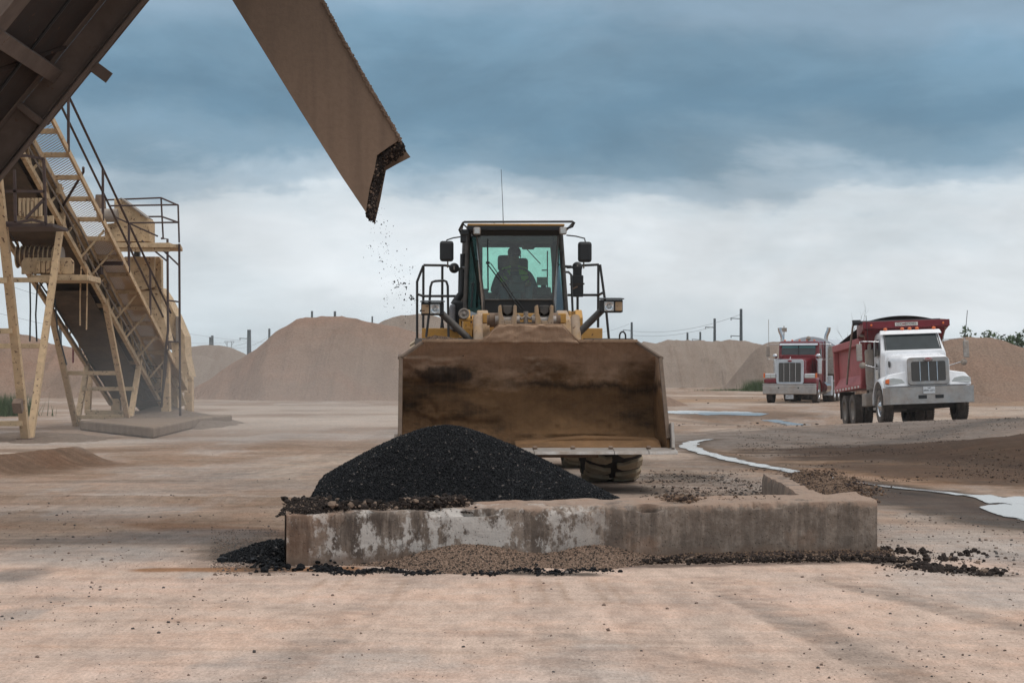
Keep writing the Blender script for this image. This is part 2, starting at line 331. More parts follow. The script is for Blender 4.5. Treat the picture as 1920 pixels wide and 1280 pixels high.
def ground():
    py = np.concatenate([np.arange(1300, 790, -1.6), np.arange(790, 712, -.8)])
    Yf = CAMZ*F/(py-HZ); Yfar = Yf[-1]*1.12**np.arange(1, 24); Yn = np.array([-80, -50, -30, -18, -10, -5, -2, 0, 1.5, 3, 4.5, 5.8, 6.8])
    Y = np.concatenate([Yn, Yf, Yfar]); W = np.maximum(np.abs(Y), 6)*.31
    tc = np.linspace(-1, 1, 460); to = 1+np.array([.02, .05, .1, .2, .35, .6, 1, 1.8, 3, 5, 9, 16])
    t = np.concatenate([-to[::-1], tc, to]); X = W[:, None]*t[None]; YY = np.repeat(Y[:, None], len(t), 1)
    x, y = X.ravel(), YY.ravel(); z = gz(x, y)+fine(x, y)
    # soil colour, patches with shapes of their own
    C = np.zeros((len(x), 3)); base = np.array([.56, .425, .345])
    gray = np.array([.42, .365, .325]); brown = np.array([.245, .165, .115]); orange = np.array([.30, .165, .095]); dark = np.array([.06, .05, .042])
    pink = np.array([.61, .455, .37]); mud = np.array([.070, .043, .027]); pale = np.array([.47, .39, .325])
    C[:] = base
    def lay(col, a):
        nonlocal C
        a = np.clip(a, 0, 1)[:, None]; C = C*(1-a)+np.asarray(col)*a
    wx = x+1.2*(fbm(x*.4, y*.4, 3)-.5); wy = y+1.2*(fbm(x*.4+30, y*.4+8, 3)-.5)
    n_big = fbm(x*.22+3, y*.10, 4); n_st = fbm(x*.30, y*.42+4, 5, .6); n_md = fbm(x*.7, y*.7, 4)
    lay(np.array([.32, .245, .193]), .88*sstep(12.8, 14.5, y))
    lay(pink, .8*sstep(.47, .53, n_big+.05*(fbm(x*9, y*3, 4)-.5))*(1-sstep(12, 17, y)))
    lay(gray, .6*sstep(.52, .60, fbm(x*.8+40, y*.28, 4)+.10*(fbm(x*12, y*3, 4)-.5)))
    lay(brown, .38*sstep(.52, .60, n_st+.12*(fbm(x*3, y*2, 4)-.5))*sstep(13, 20, y))
    lay(brown, .35*sstep(.4, .7, n_md)*sstep(14, 22, y))
    lay(pale, .7*sstep(.55, .68, fbm(x*.22+9, y*.20, 5))*sstep(16, 30, y))
    def cap(a, b, w, col, s=1, edge=.5, nz=.35, nsc=2.5):
        a = gp(*a); b = gp(*b); d = seg_d(x, y, a, b)/w+nz*(fbm(x*nsc+a[0], y*nsc, 4)-.5)*2
        lay(col, s*(1-sstep(1-edge, 1+edge*.6, d)))
    def ell(p, dx, dy, col, s=1, edge=.5, nz=.35, nsc=1.5):
        Yc = CAMZ*F/(p[1]-HZ); Xc = (p[0]-960)/F*Yc; rx = dx/F*Yc; ry = CAMZ*F*dy/(p[1]-HZ)**2
        d = np.hypot((x-Xc)/rx, (y-Yc)/ry)+nz*(fbm(x*nsc+Xc, y*nsc, 5, .6)-.5)*2
        lay(col, s*(1-sstep(1-edge, 1+edge*.6, d)))
    # foreground tyre streaks
    for a, b, w, s in [((1370, 1118), (1530, 1180), .09, .5), ((1500, 1170), (1750, 1290), .16, .55), ((1580, 1095), (1930, 1180), .10, .5), ((1240, 1090), (1420, 1250), .10, .35),
                       ((1060, 1190), (1420, 1260), .06, .4), ((470, 1290), (600, 1200), .10, .35), ((1000, 1240), (1130, 1240), .08, .45), ((1700, 1120), (1940, 1135), .15, .35), ((560, 1205), (640, 1202), .1, .3)]:
        cap(a, b, w, (.36, .295, .25), s*1.0, .5, .35, 6)
    for a, b, w, s in [((0, 1210), (960, 1225), .05, .5), ((400, 1175), (1000, 1185), .05, .4), ((0, 1140), (900, 1135), .05, .35), ((620, 1232), (1000, 1262), .035, .4), ((0, 1165), (420, 1160), .05, .4),
                       ((1000, 1200), (1300, 1205), .05, .3), ((1280, 1100), (1560, 1088), .08, .3), ((1640, 1250), (1900, 1290), .06, .4)]:
        cap(a, b, w, brown*1.6, s*.45, .9, 1.1, 4)
    for px in (1010, 1045, 1105, 1132, 610, 660, 760, 960):     # tread prints
        cap((px, 1085), (px+(px-960)*.18+8, 1130), .02, brown*1.5, .35, .6, 1.6, 30)
    for px, py_, dx, dy in [(640, 1120, 110, 14), (200, 1100, 200, 16), (1500, 1120, 160, 20), (900, 1265, 200, 16), (300, 1260, 260, 14), (1200, 1150, 120, 16)]:
        ell((px, py_), dx, dy, pink*1.03, .6)
    # left middle
    ell((170, 1040), 220, 20, gray*.95, .8); ell((40, 1075), 60, 16, gray*.55, .7)
    cap((300, 985), (540, 1000), .35, (.20, .115, .075), .85, .6)
    cap((180, 1010), (470, 1015), .55, gray*.62, .7, .8)
    ell((370, 1003), 170, 17, (.17, .15, .14), .8, .5, .3, 2); ell((465, 1030), 95, 28, dark*1.5, .9, .8, .5, 6); ell((150, 1012), 150, 8, (.16, .14, .13), .6, .7, .6, 4); cap((290, 1068), (640, 1066), .16, (.30, .155, .08), .9, .4)
    ell((510, 1062), 60, 14, dark, .6)
    cap((-20, 940), (520, 944), .6, brown*.95, .6, .9); cap((0, 985), (500, 975), .7, brown*1.15, .5, .9)
    cap((0, 905), (540, 915), .8, (.33, .25, .20), .5); cap((330, 880), (560, 910), 1.0, gray*.8, .5, .9)
    cap((-40, 890), (150, 872), .8, (.15, .095, .065), .85, .6); cap((100, 830), (420, 822), 1.3, gray*1.08, .55); cap((0, 845), (200, 845), .8, brown*.7, .6)
    cap((420, 800), (760, 780), 3.0, pale*1.02, .8, .9); cap((380, 762), (760, 765), 3.5, pale*.95, .8)
    ell((620, 870), 150, 30, pale, .6); cap((380, 741), (560, 738), 2.2, (.40, .26, .165), .9)
    # under and beside the loader
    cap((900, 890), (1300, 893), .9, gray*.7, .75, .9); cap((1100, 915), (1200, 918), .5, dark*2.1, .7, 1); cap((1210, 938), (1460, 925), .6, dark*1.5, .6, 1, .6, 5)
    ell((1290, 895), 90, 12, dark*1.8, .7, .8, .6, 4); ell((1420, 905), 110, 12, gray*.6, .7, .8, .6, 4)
    # right side gravel road, mud and wet edges
    cap((1330, 830), (1930, 790), 3.6, (.20, .172, .153), .92, .45); cap((1480, 870), (1930, 800), 2.2, (.21, .175, .152), .9, .6)
    cap((1560, 845), (1930, 793), .55, (.13, .115, .105), .75, .8, .8, 3); cap((1420, 868), (1700, 850), .9, (.26, .19, .145), .7, .7)
    cap((1760, 850), (1980, 868), 3.4, mud, 1, .4, .45, 2); cap((1690, 878), (1950, 898), 1.5, mud*1.4, .95, .6, .5, 3); cap((1560, 868), (1760, 872), .9, (.24, .165, .115), .7, .7)
    cap((1480, 880), (1700, 905), .8, (.30, .20, .14), .8, .7); cap((1600, 905), (1900, 985), .55, (.085, .068, .056), .92, .6); cap((1700, 930), (1960, 965), .8, (.10, .075, .06), .9, .6)
    cap((1290, 835), (1600, 905), .22, (.22, .16, .12), .8, .7); cap((1640, 975), (1900, 1010), .5, (.36, .27, .21), .7, .7)
    ell((1760, 1020), 260, 40, gray*1.0, .75, .6, .3, 2); ell((1850, 1100), 200, 40, gray*1.08, .7)
    # rubble stains round the wall
    cap((1180, 1062), (1660, 1052), .12, (.16, .12, .10), .9, .8, .8, 8); cap((1640, 1052), (1870, 1078), .16, (.10, .085, .075), .85, .9, 1, 9); cap((600, 1070), (1100, 1076), .10, dark, .9, .8, .8, 8)
    # far yard
    cap((1230, 752), (1440, 750), 6, (.36, .25, .17), .8, .8); cap((1270, 741), (1370, 742), 3, pale*1.2, .8, .6, .8, .5); cap((1340, 747), (1440, 748), 3, brown, .7, .8, .8, .5)
    cap((1240, 776), (1600, 778), 1.4, (.22, .18, .15), .6, .7); cap((1230, 800), (1500, 795), 2, (.30, .235, .19), .6); cap((1820, 752), (1960, 760), 3, (.32, .225, .16), .8)
    cap((1240, 771), (1440, 771), 2.6, (.16, .12, .095), .75, .7); cap((1600, 908), (1860, 936), .38, (.05, .04, .033), .9, .5); ell((1880, 955), 70, 26, (.075, .055, .045), .9, .5)
    for P_, w_ in (([(1335, 824), (1300, 828), (1288, 836), (1310, 847), (1370, 862), (1440, 876), (1510, 888), (1590, 902), (1640, 910), (1700, 917), (1750, 921), (1806, 929), (1900, 955)], .30),):
        for a, b in zip(P_, P_[1:]): cap(a, b, w_, (.10, .075, .058), .8, .8, .5, 3)
    # tyre arcs on the right
    for k in range(7):
        a, b = (1290+k*14, 812+k*4), (1560+k*60, 784+k*9); cap(a, b, .10, (.14, .115, .10), .55, .8, .6, 2)
    cap((1760, 850), (1980, 868), 3.0, mud*1.1, .9, .5, .5, 2); cap((1700, 882), (1960, 905), 1.2, mud*1.6, .8, .6, .6, 3)
    # far fade is left to the light; colours are only varied by large noise
    C *= (.90+.20*fbm(x*2.1, y*1.0, 4))[:, None]
    track = np.zeros(len(x))
    def path(pts, w, s=1):
        nonlocal track
        P_ = np.array([gp(*p) for p in pts]); d = np.full(len(x), 9.0)
        for a, b in zip(P_, P_[1:]): d = np.minimum(d, seg_d(x, y, a, b))
        track = np.maximum(track, s*(1-sstep(w*.8, w, d+.05*(fbm(x*6, y*2, 3)-.5)))*sstep(.22, .36, fbm(x*.9+4, y*.5+w*9, 4)))
    path([(1335, 1085), (1430, 1135), (1560, 1200), (1760, 1300)], .17); path([(1560, 1085), (1690, 1120), (1940, 1185)], .17); path([(1010, 1080), (1035, 1150), (1080, 1300)], .13, .8); path([(760, 1082), (660, 1160), (440, 1310)], .15, .8)
    path([(1120, 1080), (1190, 1160), (1330, 1300)], .15, .7); path([(-20, 1120), (400, 1128), (900, 1185), (1400, 1262)], .14, .6)
    path([(1180, 860), (1330, 905), (1650, 1000), (1960, 1065)], .30, .9); path([(1240, 800), (1420, 800), (1640, 822), (1940, 838)], .34); path([(1240, 815), (1400, 818), (1600, 845), (1940, 880)], .34); path([(1300, 790), (1520, 786), (1940, 800)], .4)
    path([(-20, 905), (350, 900), (620, 860), (760, 800)], .30, .8); path([(-20, 925), (380, 922), (700, 865)], .30, .8); path([(-20, 962), (300, 955), (530, 950)], .3, .8); path([(300, 820), (560, 835), (760, 845)], .35, .7)
    wet = np.clip(sstep(.17, .09, C.mean(1)), 0, 1)
    t = NT('yard_soil'); tc_ = t.attr('soil')
    g1 = t.noise(9, 8, rough=.75, sc=(1, .3, 1)); g2 = t.noise(70, 5, rough=.8, sc=(1, .35, 1)); g3 = t.noise(1.6, 8, rough=.72, off=(3, 3, 0))
    col = t.mix(t.rng(g3, .46, .62, 0, .35), tc_, t.mix(1, tc_, (1.12, .90, .78), 'MULTIPLY'))
    col = t.mix(t.rng(t.noise(.9, 7, rough=.7, off=(9, 2, 0)), .5, .64, 0, .55), col, t.mix(1, col, (.80, .84, .88), 'MULTIPLY'))
    def streak(rot, sx, sy, off, lo=.72, hi=1.10, mask=(.45, .60)):
        mp = t.n.new('ShaderNodeMapping'); mp.inputs['Rotation'].default_value = (0, 0, R(rot)); mp.inputs['Scale'].default_value = (sx, sy, 1); mp.inputs['Location'].default_value = off; t.L(t.tc.outputs['Object'], mp.inputs[0])
        x_ = t.n.new('ShaderNodeTexNoise'); t.L(mp.outputs[0], x_.inputs['Vector']); x_.inputs['Scale'].default_value = 1; x_.inputs['Detail'].default_value = 7; x_.inputs['Roughness'].default_value = .68; x_.inputs['Distortion'].default_value = .15
        v = t.rng(x_.outputs['Fac'], .36, .62, lo, hi); k = t.rng(t.noise(.33, 4, off=off), mask[0], mask[1])
        return t.math('ADD', t.math('MULTIPLY', v, k), t.math('SUBTRACT', 1, k))
    m_ = t.math('MULTIPLY', streak(-4, .8, 2.6, (1, 5, 0), .93, 1.03), streak(-57, .16, 4.0, (7, 2, 0), .78)); m_ = t.math('MULTIPLY', m_, streak(84, .25, 5, (3, 8, 0), .76, 1.1, (.38, .5))); m_ = t.math('MULTIPLY', m_, streak(70, .3, 7, (23, 8, 0), .80, 1.1, (.42, .5))); m_ = t.math('MULTIPLY', m_, streak(-30, .2, 5, (13, 8, 0), .80))
    gy = t.n.new('ShaderNodeSeparateXYZ'); t.L(t.tc.outputs['Object'], gy.inputs[0]); kf = t.rng(gy.outputs['Y'], 12.5, 15.5, .30, .62); m_ = t.math('ADD', t.math('MULTIPLY', m_, kf), t.math('MULTIPLY', t.math('SUBTRACT', 1, kf), .95))
    m_ = t.math('MULTIPLY', m_, t.rng(g1, .38, .62, .84, 1.10)); m_ = t.math('MULTIPLY', m_, t.rng(g2, .38, .62, .80, 1.15))
    sp = t.voro(30); spm = t.math('MULTIPLY', t.rng(sp, .22, .12), t.rng(t.noise(2.5, 6, rough=.7, off=(5, 5, 0)), .50, .58)); m_ = t.math('MULTIPLY', m_, t.rng(spm, 0, 1, 1, .55))
    sp2 = t.voro(8); m_ = t.math('MULTIPLY', m_, t.rng(t.math('MULTIPLY', t.rng(sp2, .10, .05), t.rng(t.noise(.5, 5), .45, .55)), 0, 1, 1, .5))
    tk = t.attr('track', 'Fac'); ax = t.math('ABSOLUTE', t.math('SUBTRACT', t.math('FRACT', t.math('MULTIPLY', gy.outputs['X'], 2.6)), .5)); ph = t.math('ADD', t.math('MULTIPLY', gy.outputs['Y'], 30), t.math('MULTIPLY', ax, 9)); ph = t.math('ADD', ph, t.math('MULTIPLY', t.noise(2.5, 4, off=(1, 8, 0)), 3))
    band = t.rng(t.math('SINE', ph), -.25, .45); tr_ = t.math('MULTIPLY', t.math('MULTIPLY', tk, t.math('ADD', t.math('MULTIPLY', band, .38), .62)), t.rng(t.noise(3, 5, off=(4, 1, 0)), .34, .50)); m_ = t.math('MULTIPLY', m_, t.math('SUBTRACT', 1, t.math('MULTIPLY', tr_, .22)))
    cc = t.n.new('ShaderNodeVectorMath'); cc.operation = 'SCALE'; t.L(col, cc.inputs[0]); t.L(m_, cc.inputs['Scale']); col = cc.outputs[0]
    h = t.math('ADD', t.math('MULTIPLY', g1, .8), t.math('MULTIPLY', g2, .25)); h = t.math('SUBTRACT', h, t.math('MULTIPLY', tr_, .3)); t.bump(h, .35, .02)
    m = t.fin(col, 1.0, 0, 0.0); t.put(t.b.inputs['Specular IOR Level'], t.rng(t.attr('wet', 'Fac'), .6, 1, 0, .015)); t.put(t.b.inputs['Roughness'], t.rng(t.attr('wet', 'Fac'), .5, 1, 1, .6))
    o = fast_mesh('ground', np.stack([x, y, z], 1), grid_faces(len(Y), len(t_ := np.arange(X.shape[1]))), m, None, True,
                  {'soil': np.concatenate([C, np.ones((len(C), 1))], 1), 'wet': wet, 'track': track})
    tag(o, 'dusty tan and grey dirt yard with tyre tracks and stains', None, None, 'structure')
ground()

def zg(x, y): return float(gz(x, y)+fine(x, y))

# puddles: thin water sheets lying in the low spots
def water_mat():
    t = NT('muddy_water'); t.b.inputs['IOR'].default_value = 1.33
    a = t.math('SUBTRACT', 1, t.attr('edge', 'Fac')); nz = t.math('MULTIPLY', t.math('SUBTRACT', t.noise(1.6, 7, sc=(1, .7, 1), rough=.65), .5), 1.6); t.put(t.b.inputs['Alpha'], t.rng(t.math('ADD', a, nz), .14, .27))
    return t.fin((.25, .235, .215), .09, 0, 1.0)  # muddy base colour, lightened to carry part of the pale sky reflection
WATER = water_mat()
def puddle(pts, label, n=10, wob=.12):
    """pts: (px, py_upper, py_lower) across the picture, ground points; becomes a world-space sheet"""
    px = np.array([p[0] for p in pts], float); u = np.array([p[1] for p in pts], float); l = np.array([p[2] for p in pts], float)
    N = 160; q = np.linspace(px[0], px[-1], N); U = np.interp(q, px, u); Lo = np.interp(q, px, l); mid = (U+Lo)/2; hw = (Lo-U)/2
    hw = hw*(1+2*wob*(fbm(q*.05, q*0+len(pts), 4)-.5)*2); V = []
    for s in np.linspace(-1, 1, n):
        yy = mid+s*hw*1.25; Y = CAMZ*F/(yy-HZ); X = (q-960)/F*Y; V.append(np.stack([X, Y, gz(X, Y)+.009], 1))
    V = np.concatenate(V); V[:, 2] = np.quantile(V[:, 2], .7); E = np.repeat(np.abs(np.linspace(-1, 1, n))[:, None], N, 1); E = np.maximum(E, np.abs(np.linspace(-1, 1, N))[None]**4).ravel(); o = fast_mesh('puddle', V, grid_faces(n, N)[:, ::-1], WATER, None, True, {'edge': E}); tag(o, label, None, None, 'structure'); return o
def stream(path, label):
    """path: ((px,py), half width m)"""
    P = np.array([gp(*p) for p, w in path]); W = np.array([w for p, w in path]); s = np.concatenate([[0], np.cumsum(np.hypot(*np.diff(P, axis=0).T))])
    q = np.linspace(0, s[-1], 260); X = np.interp(q, s, P[:, 0]); Y = np.interp(q, s, P[:, 1])
    k = np.hanning(21); k /= k.sum(); X = np.convolve(np.pad(X, 10, 'edge'), k, 'valid'); Y = np.convolve(np.pad(Y, 10, 'edge'), k, 'valid'); W = np.interp(q, s, W)
    dx = np.gradient(X); dy = np.gradient(Y); L = np.hypot(dx, dy); nx, ny = -dy/L, dx/L; V = []
    for a in np.linspace(-1, 1, 9):
        w = 1.05*W*(1+.5*(fbm(q*1.4+a*3, q*0+2, 3)-.5)*2)*a; x = X+nx*w; y = Y+ny*w; V.append(np.stack([x, y, gz(x, y)+.010], 1))
    E = np.repeat(np.abs(np.linspace(-1, 1, 9))[:, None]*.8, len(q), 1).ravel(); V = np.concatenate(V); Fq = grid_faces(9, len(q)); c_ = np.cross(V[Fq[:, 1]]-V[Fq[:, 0]], V[Fq[:, 3]]-V[Fq[:, 0]])[:, 2].mean(); o = fast_mesh('puddle', V, Fq if c_ > 0 else Fq[:, ::-1], WATER, None, True, {'edge': E}); tag(o, label, None, None, 'structure')
stream([((1335, 824), .05), ((1300, 828), .13), ((1288, 836), .17), ((1310, 847), .13), ((1370, 862), .13), ((1440, 876), .12), ((1510, 888), .12), ((1575, 899), .07)], 'narrow bright trickle of rain water curving across the yard')
puddle([(1800, 927, 928), (1825, 928, 933), (1850, 929, 942), (1880, 932, 944), (1930, 934, 950)], 'upper bright lobe of the puddle at the right edge', 8, .15)
puddle([(1836, 951, 952), (1860, 947, 962), (1890, 946, 970), (1930, 946, 982)], 'white sky reflecting puddle at the right edge of the yard', 8, .1)
stream([((1236, 770.5), .7), ((1290, 770), 1.15), ((1380, 770.5), 1.1), ((1436, 771), .5)], 'long pale puddle beyond the loader bucket')
stream([((1590, 902), .05), ((1640, 910), .06), ((1700, 917), .10), ((1750, 921), .07), ((1806, 929), .10)], 'broken glints of shallow water in the muddy gutter')
stream([((1440, 773), .25), ((1500, 775), .45), ((1570, 776.5), .3)], 'thin dull puddle in front of the red truck')

# ------------------------------------------------------------------ sand stockpiles
def sand_mat(name, c1, c2):
    t = NT(name); n1 = t.noise(.12, 8, rough=.62, dist=.6); n2 = t.noise(1.1, 9, rough=.72); n3 = t.noise(9, 5, rough=.7)
    wv = t.noise(.5, 7, sc=(2.2, .2, .12), rough=.6, dist=.8)
    col = t.mix(t.rng(n1, .36, .66), c1, c2); col = t.mix(t.rng(wv, .46, .66, 0, .5), col, (.19, .13, .095))
    col = t.mix(t.rng(n2, .3, .75, 0, .4), col, tuple(v*1.22 for v in c1)); col = t.mix(t.rng(n3, .35, .65, .70, 1.08), (0, 0, 0), col)
    t.bump(t.math('ADD', t.math('ADD', n2, t.math('MULTIPLY', n3, .35)), wv), .9, .25); return t.fin(col, .95, 0, .1)
M['sand'] = sand_mat('reddish_sand', (.29, .21, .16), (.33, .20, .14)); M['sandgrey'] = sand_mat('grey_tan_sand', (.30, .24, .195), (.265, .205, .165))
def stockpile(name, ridge, Y, m, label, slope=.62, rough=.25, rnd=1.2, z0=-.4, cat='sand pile', res=.28, back=1.0):
    """ridge: skyline points (px,py) at distance Y -> ridge heights; flanks fall away front and back"""
    rx = np.array([(p[0]-960)/F*Y for p in ridge]); rz = np.array([CAMZ-(p[1]-HZ)/F*Y for p in ridge])
    H = rz.max()+.6; depth = H/slope+1.5; X = np.arange(rx[0]-1, rx[-1]+1, res); Yv = np.arange(-depth, depth*back, res)
    ZR = np.interp(X, rx, rz, left=z0, right=z0)+(fbm(X*.9+Y, X*0+3, 4)-.5)*rough*.7; k = np.hanning(7); k /= k.sum(); ZR = np.convolve(np.pad(ZR, 3, 'edge'), k, 'valid')
    xx, yy = np.meshgrid(X, Yv); zr = np.repeat(ZR[None], len(Yv), 0)
    d = np.sqrt(yy**2+rnd**2)-rnd; n = fbm(xx*.22+Y, yy*.22, 5)-.5; rill = fbm(xx*.75+2*n+Y, yy*.09, 4)-.5
    foot = np.clip(d*slope/np.maximum(zr+.5, .3), 0, 1.2)
    z = zr-d*slope*(1+.32*n)+rough*2.3*rill*np.clip(foot*2, 0, 1)+rough*.5*n
    z += (fbm(xx*1.6, yy*1.6, 3)-.5)*.12*rough*4*(1-0*foot)
    zz = np.log1p(np.exp(np.clip((z)*4, -30, 30)))/4-.12          # soft toe
    V = np.stack([xx.ravel(), (yy+Y).ravel(), zz.ravel()], 1); o = fast_mesh(name, V, grid_faces(len(Yv), len(X)), m, None, True)
    return tag(o, label, cat, 'sand and gravel stockpiles round the yard')
def far_pile(ridge, Y, m, label, **k): return stockpile('sand_stockpile', ridge, Y, m, label, **k)
far_pile([(335, 745), (360, 722), (400, 700), (440, 672), (480, 645), (510, 620), (545, 602), (562, 593), (580, 590), (600, 591), (620, 588), (645, 592), (668, 597), (690, 596), (712, 600), (745, 606), (800, 622), (870, 650), (960, 690), (1010, 735)], 104, M['sand'],
         'tall reddish sand stockpile with a rounded peak left of the loader', slope=.52, rough=.55)
far_pile([(640, 735), (660, 665), (700, 608), (730, 592), (760, 587), (785, 585), (820, 590), (880, 610), (950, 630), (1010, 655), (1060, 700), (1090, 735)], 125, M['sandgrey'],
         'sand stockpile behind the railings on the loader left side', rough=.4, slope=.55)
far_pile([(300, 700), (330, 655), (352, 647), (372, 646), (392, 644), (415, 645), (440, 652), (470, 668), (505, 690), (520, 720)], 190, M['sandgrey'],
         'distant grey stockpile between the conveyor and the tall sand pile', rough=.5, slope=.5, res=.5)
far_pile([(130, 735), (200, 690), (300, 668), (345, 662), (375, 664), (410, 676), (450, 700), (480, 728)], 150, M['sandgrey'],
         'low stockpile with ridged flank behind the tan conveyor foot', rough=.7, slope=.45, res=.4)
far_pile([(-330, 700), (-180, 640), (-80, 626), (0, 624), (60, 632), (120, 641), (180, 655), (240, 690), (290, 735)], 112, M['sand'],
         'broad stockpile behind the tan conveyor legs at the left edge', rough=.7, slope=.42)
far_pile([(1100, 700), (1160, 655), (1195, 642), (1212, 638), (1226, 643), (1242, 641), (1254, 637), (1274, 635), (1286, 638), (1300, 639), (1314, 640), (1327, 636), (1340, 640), (1354, 636), (1366, 634), (1385, 636), (1402, 640), (1422, 640), (1445, 650), (1480, 680), (1520, 735)], 205, M['sandgrey'],
         'long ridge of grey stockpiles with many small crests behind the bucket', rough=.9, slope=.5, res=.45, rnd=2.5)
far_pile([(1350, 735), (1385, 690), (1410, 660), (1425, 645), (1440, 639), (1460, 636), (1480, 638), (1530, 650), (1580, 668), (1640, 690), (1700, 735)], 175, M['sandgrey'],
         'smooth grey stockpile directly behind the red truck', rough=.35, slope=.55, res=.4)
far_pile([(1560, 735), (1620, 700), (1700, 655), (1770, 634), (1800, 628), (1830, 627), (1860, 629), (1900, 640), (1950, 660), (2010, 690), (2060, 735)], 100, M['sand'],
         'large brown stockpile behind the white truck at the right edge', rough=.3, slope=.6)
far_pile([(1225, 765), (1234, 741), (1246, 737), (1262, 745), (1282, 756), (1295, 765)], 80, M['sand'],
         'small reddish sand heap peeking out beside the bucket', rough=.12, slope=.6, res=.12, rnd=.4)
far_pile([(1780, 760), (1810, 738), (1830, 735), (1860, 743), (1885, 748), (1900, 757)], 88, M['sand'], 'low sand heap at the foot of the large brown stockpile', rough=.12, res=.15, rnd=.4)

# ------------------------------------------------------------------ concrete retaining walls
def conc_mat():
    t = NT('weathered_concrete'); n1 = t.noise(2.4, 7, sc=(1, 1, .45), rough=.7); st = t.noise(5, 8, sc=(1.8, 1, .22), rough=.72, dist=.3); n2 = t.noise(16, 6, rough=.7); pit = t.voro(38)
    geo = t.n.new('ShaderNodeSeparateXYZ'); t.L(t.tc.outputs['Object'], geo.inputs[0]); Z = geo.outputs['Z']; X = geo.outputs['X']
    col = t.mix(t.rng(n1, .35, .68), (.26, .20, .157), (.16, .128, .104)); col = t.mix(t.rng(n2, .42, .66, 0, .6), col, (.37, .31, .26)); col = t.mix(t.rng(t.noise(40, 4, rough=.8), .56, .66, 0, .6), col, (.11, .085, .07))
    dk = t.math('MULTIPLY', t.rng(st, .43, .56), t.rng(X, -.6, 1.5, 1, .55)); col = t.mix(t.math('MULTIPLY', dk, .92), col, (.085, .066, .055))
    pb = t.math('MULTIPLY', t.rng(t.noise(3.2, 8, sc=(1.2, 1, .8), rough=.75, off=(3, 0, 2)), .49, .54), t.rng(X, .2, 1.0, 1, 0)); col = t.mix(t.math('MULTIPLY', pb, .85), col, (.56, .52, .48))
    top = t.rng(t.math('ADD', Z, t.math('MULTIPLY', t.noise(4, 7, rough=.7, off=(6, 0, 0)), .34)), .52, .56); col = t.mix(t.math('MULTIPLY', top, .8), col, (.34, .24, .18))
    rs = t.math('MULTIPLY', t.rng(t.noise(1.6, 5, off=(8, 2, 1)), .58, .66), .22); col = t.mix(rs, col, (.40, .21, .12))
    dirt = t.rng(t.math('SUBTRACT', Z, t.math('MULTIPLY', t.noise(6, 5), .14)), -.02, .045, .85, 0); col = t.mix(dirt, col, (.17, .12, .09))
    col = t.mix(t.rng(pit, .13, .07, 0, .8), col, (.07, .055, .045))
    t.bump(t.math('ADD', t.math('ADD', n2, st), t.rng(pit, .16, .04, 0, -1.2)), .9, .012); return t.fin(col, .92, 0, .2)
M['concrete'] = conc_mat()
def wall_mesh(a, b, h0, h1, th, seed, label, rag=1.0):
    """wall from a to b (front lower edge, x,y), thickness th to the left-hand normal"""
    a = Vector((*a, 0)); b = Vector((*b, 0)); d = b-a; L = d.length; d.normalize(); nrm = Vector((-d.y, d.x, 0)); N = int(L/.022)
    prof = [(0, -.15), (0, .0), (0, .25), (0, .5), (0, .75), (0, .94), (0, .985), (.012, 1.0), (.2, 1.0), (.5, 1.0), (.8, 1.0), (.97, 1.0), (1, .9), (1, .5), (1, -.15)]
    pf = []
    for i in range(len(prof)-1):
        k = 3 if i in (1, 2, 3, 4, 7, 8, 9, 10) else 1
        for j in range(k): f = j/k; pf.append((prof[i][0]*(1-f)+prof[i+1][0]*f, prof[i][1]*(1-f)+prof[i+1][1]*f))
    pf.append(prof[-1]); P = np.array(pf); s = np.linspace(0, L, N); u, v = P[:, 0], P[:, 1]
    SS = np.repeat(s[:, None], len(P), 1); U = np.repeat(u[None], N, 0); Vv = np.repeat(v[None], N, 0); H = h0+(h1-h0)*SS/L
    chip = rag*.10*sstep(.50, .72, fbm(SS*2.6+seed, SS*0+seed, 5, .6)); n = fbm(SS*9+seed, (U*2+Vv*2)*5, 3)-.5; edge = np.exp(-((Vv-1)/.07)**2)*np.exp(-(U/.08)**2)
    off = U*th+n*.014+edge*(.006+chip*.9); zz = Vv*H-edge*(.004+chip*.8)+(Vv > .95)*(.02*U+(fbm(SS*6, U*4+seed, 3)-.5)*.03)
    wav = .012*np.sin(SS*2.1+seed)
    x = a.x+d.x*SS+nrm.x*(off+wav); y = a.y+d.y*SS+nrm.y*(off+wav); Vt = np.stack([x.ravel(), y.ravel(), zz.ravel()], 1); Fq = grid_faces(N, len(P))
    o = fast_mesh('concrete_wall', Vt, Fq, M['concrete'], None, True)
    bm = bmesh.new(); bm.from_mesh(o.data); bmesh.ops.holes_fill(bm, edges=[e for e in bm.edges if e.is_boundary], sides=0); bmesh.ops.recalc_face_normals(bm, faces=bm.faces); bm.to_mesh(o.data); bm.free()
    md = o.modifiers.new('edges', 'EDGE_SPLIT'); md.split_angle = R(40)
    return tag(o, label, 'wall')
A0 = (-1.535, 12.70); A1 = (2.60, 13.30)
wall_mesh(A0, A1, .355, .415, .50, 1.3, 'long low concrete wall in front of the asphalt pile, dark streaked and chipped')
wall_mesh((2.60, 13.84), (2.80, 17.4), .385, .36, .46, 7.7, 'short side concrete wall running back from the right end, topped with rubble', 2.4)

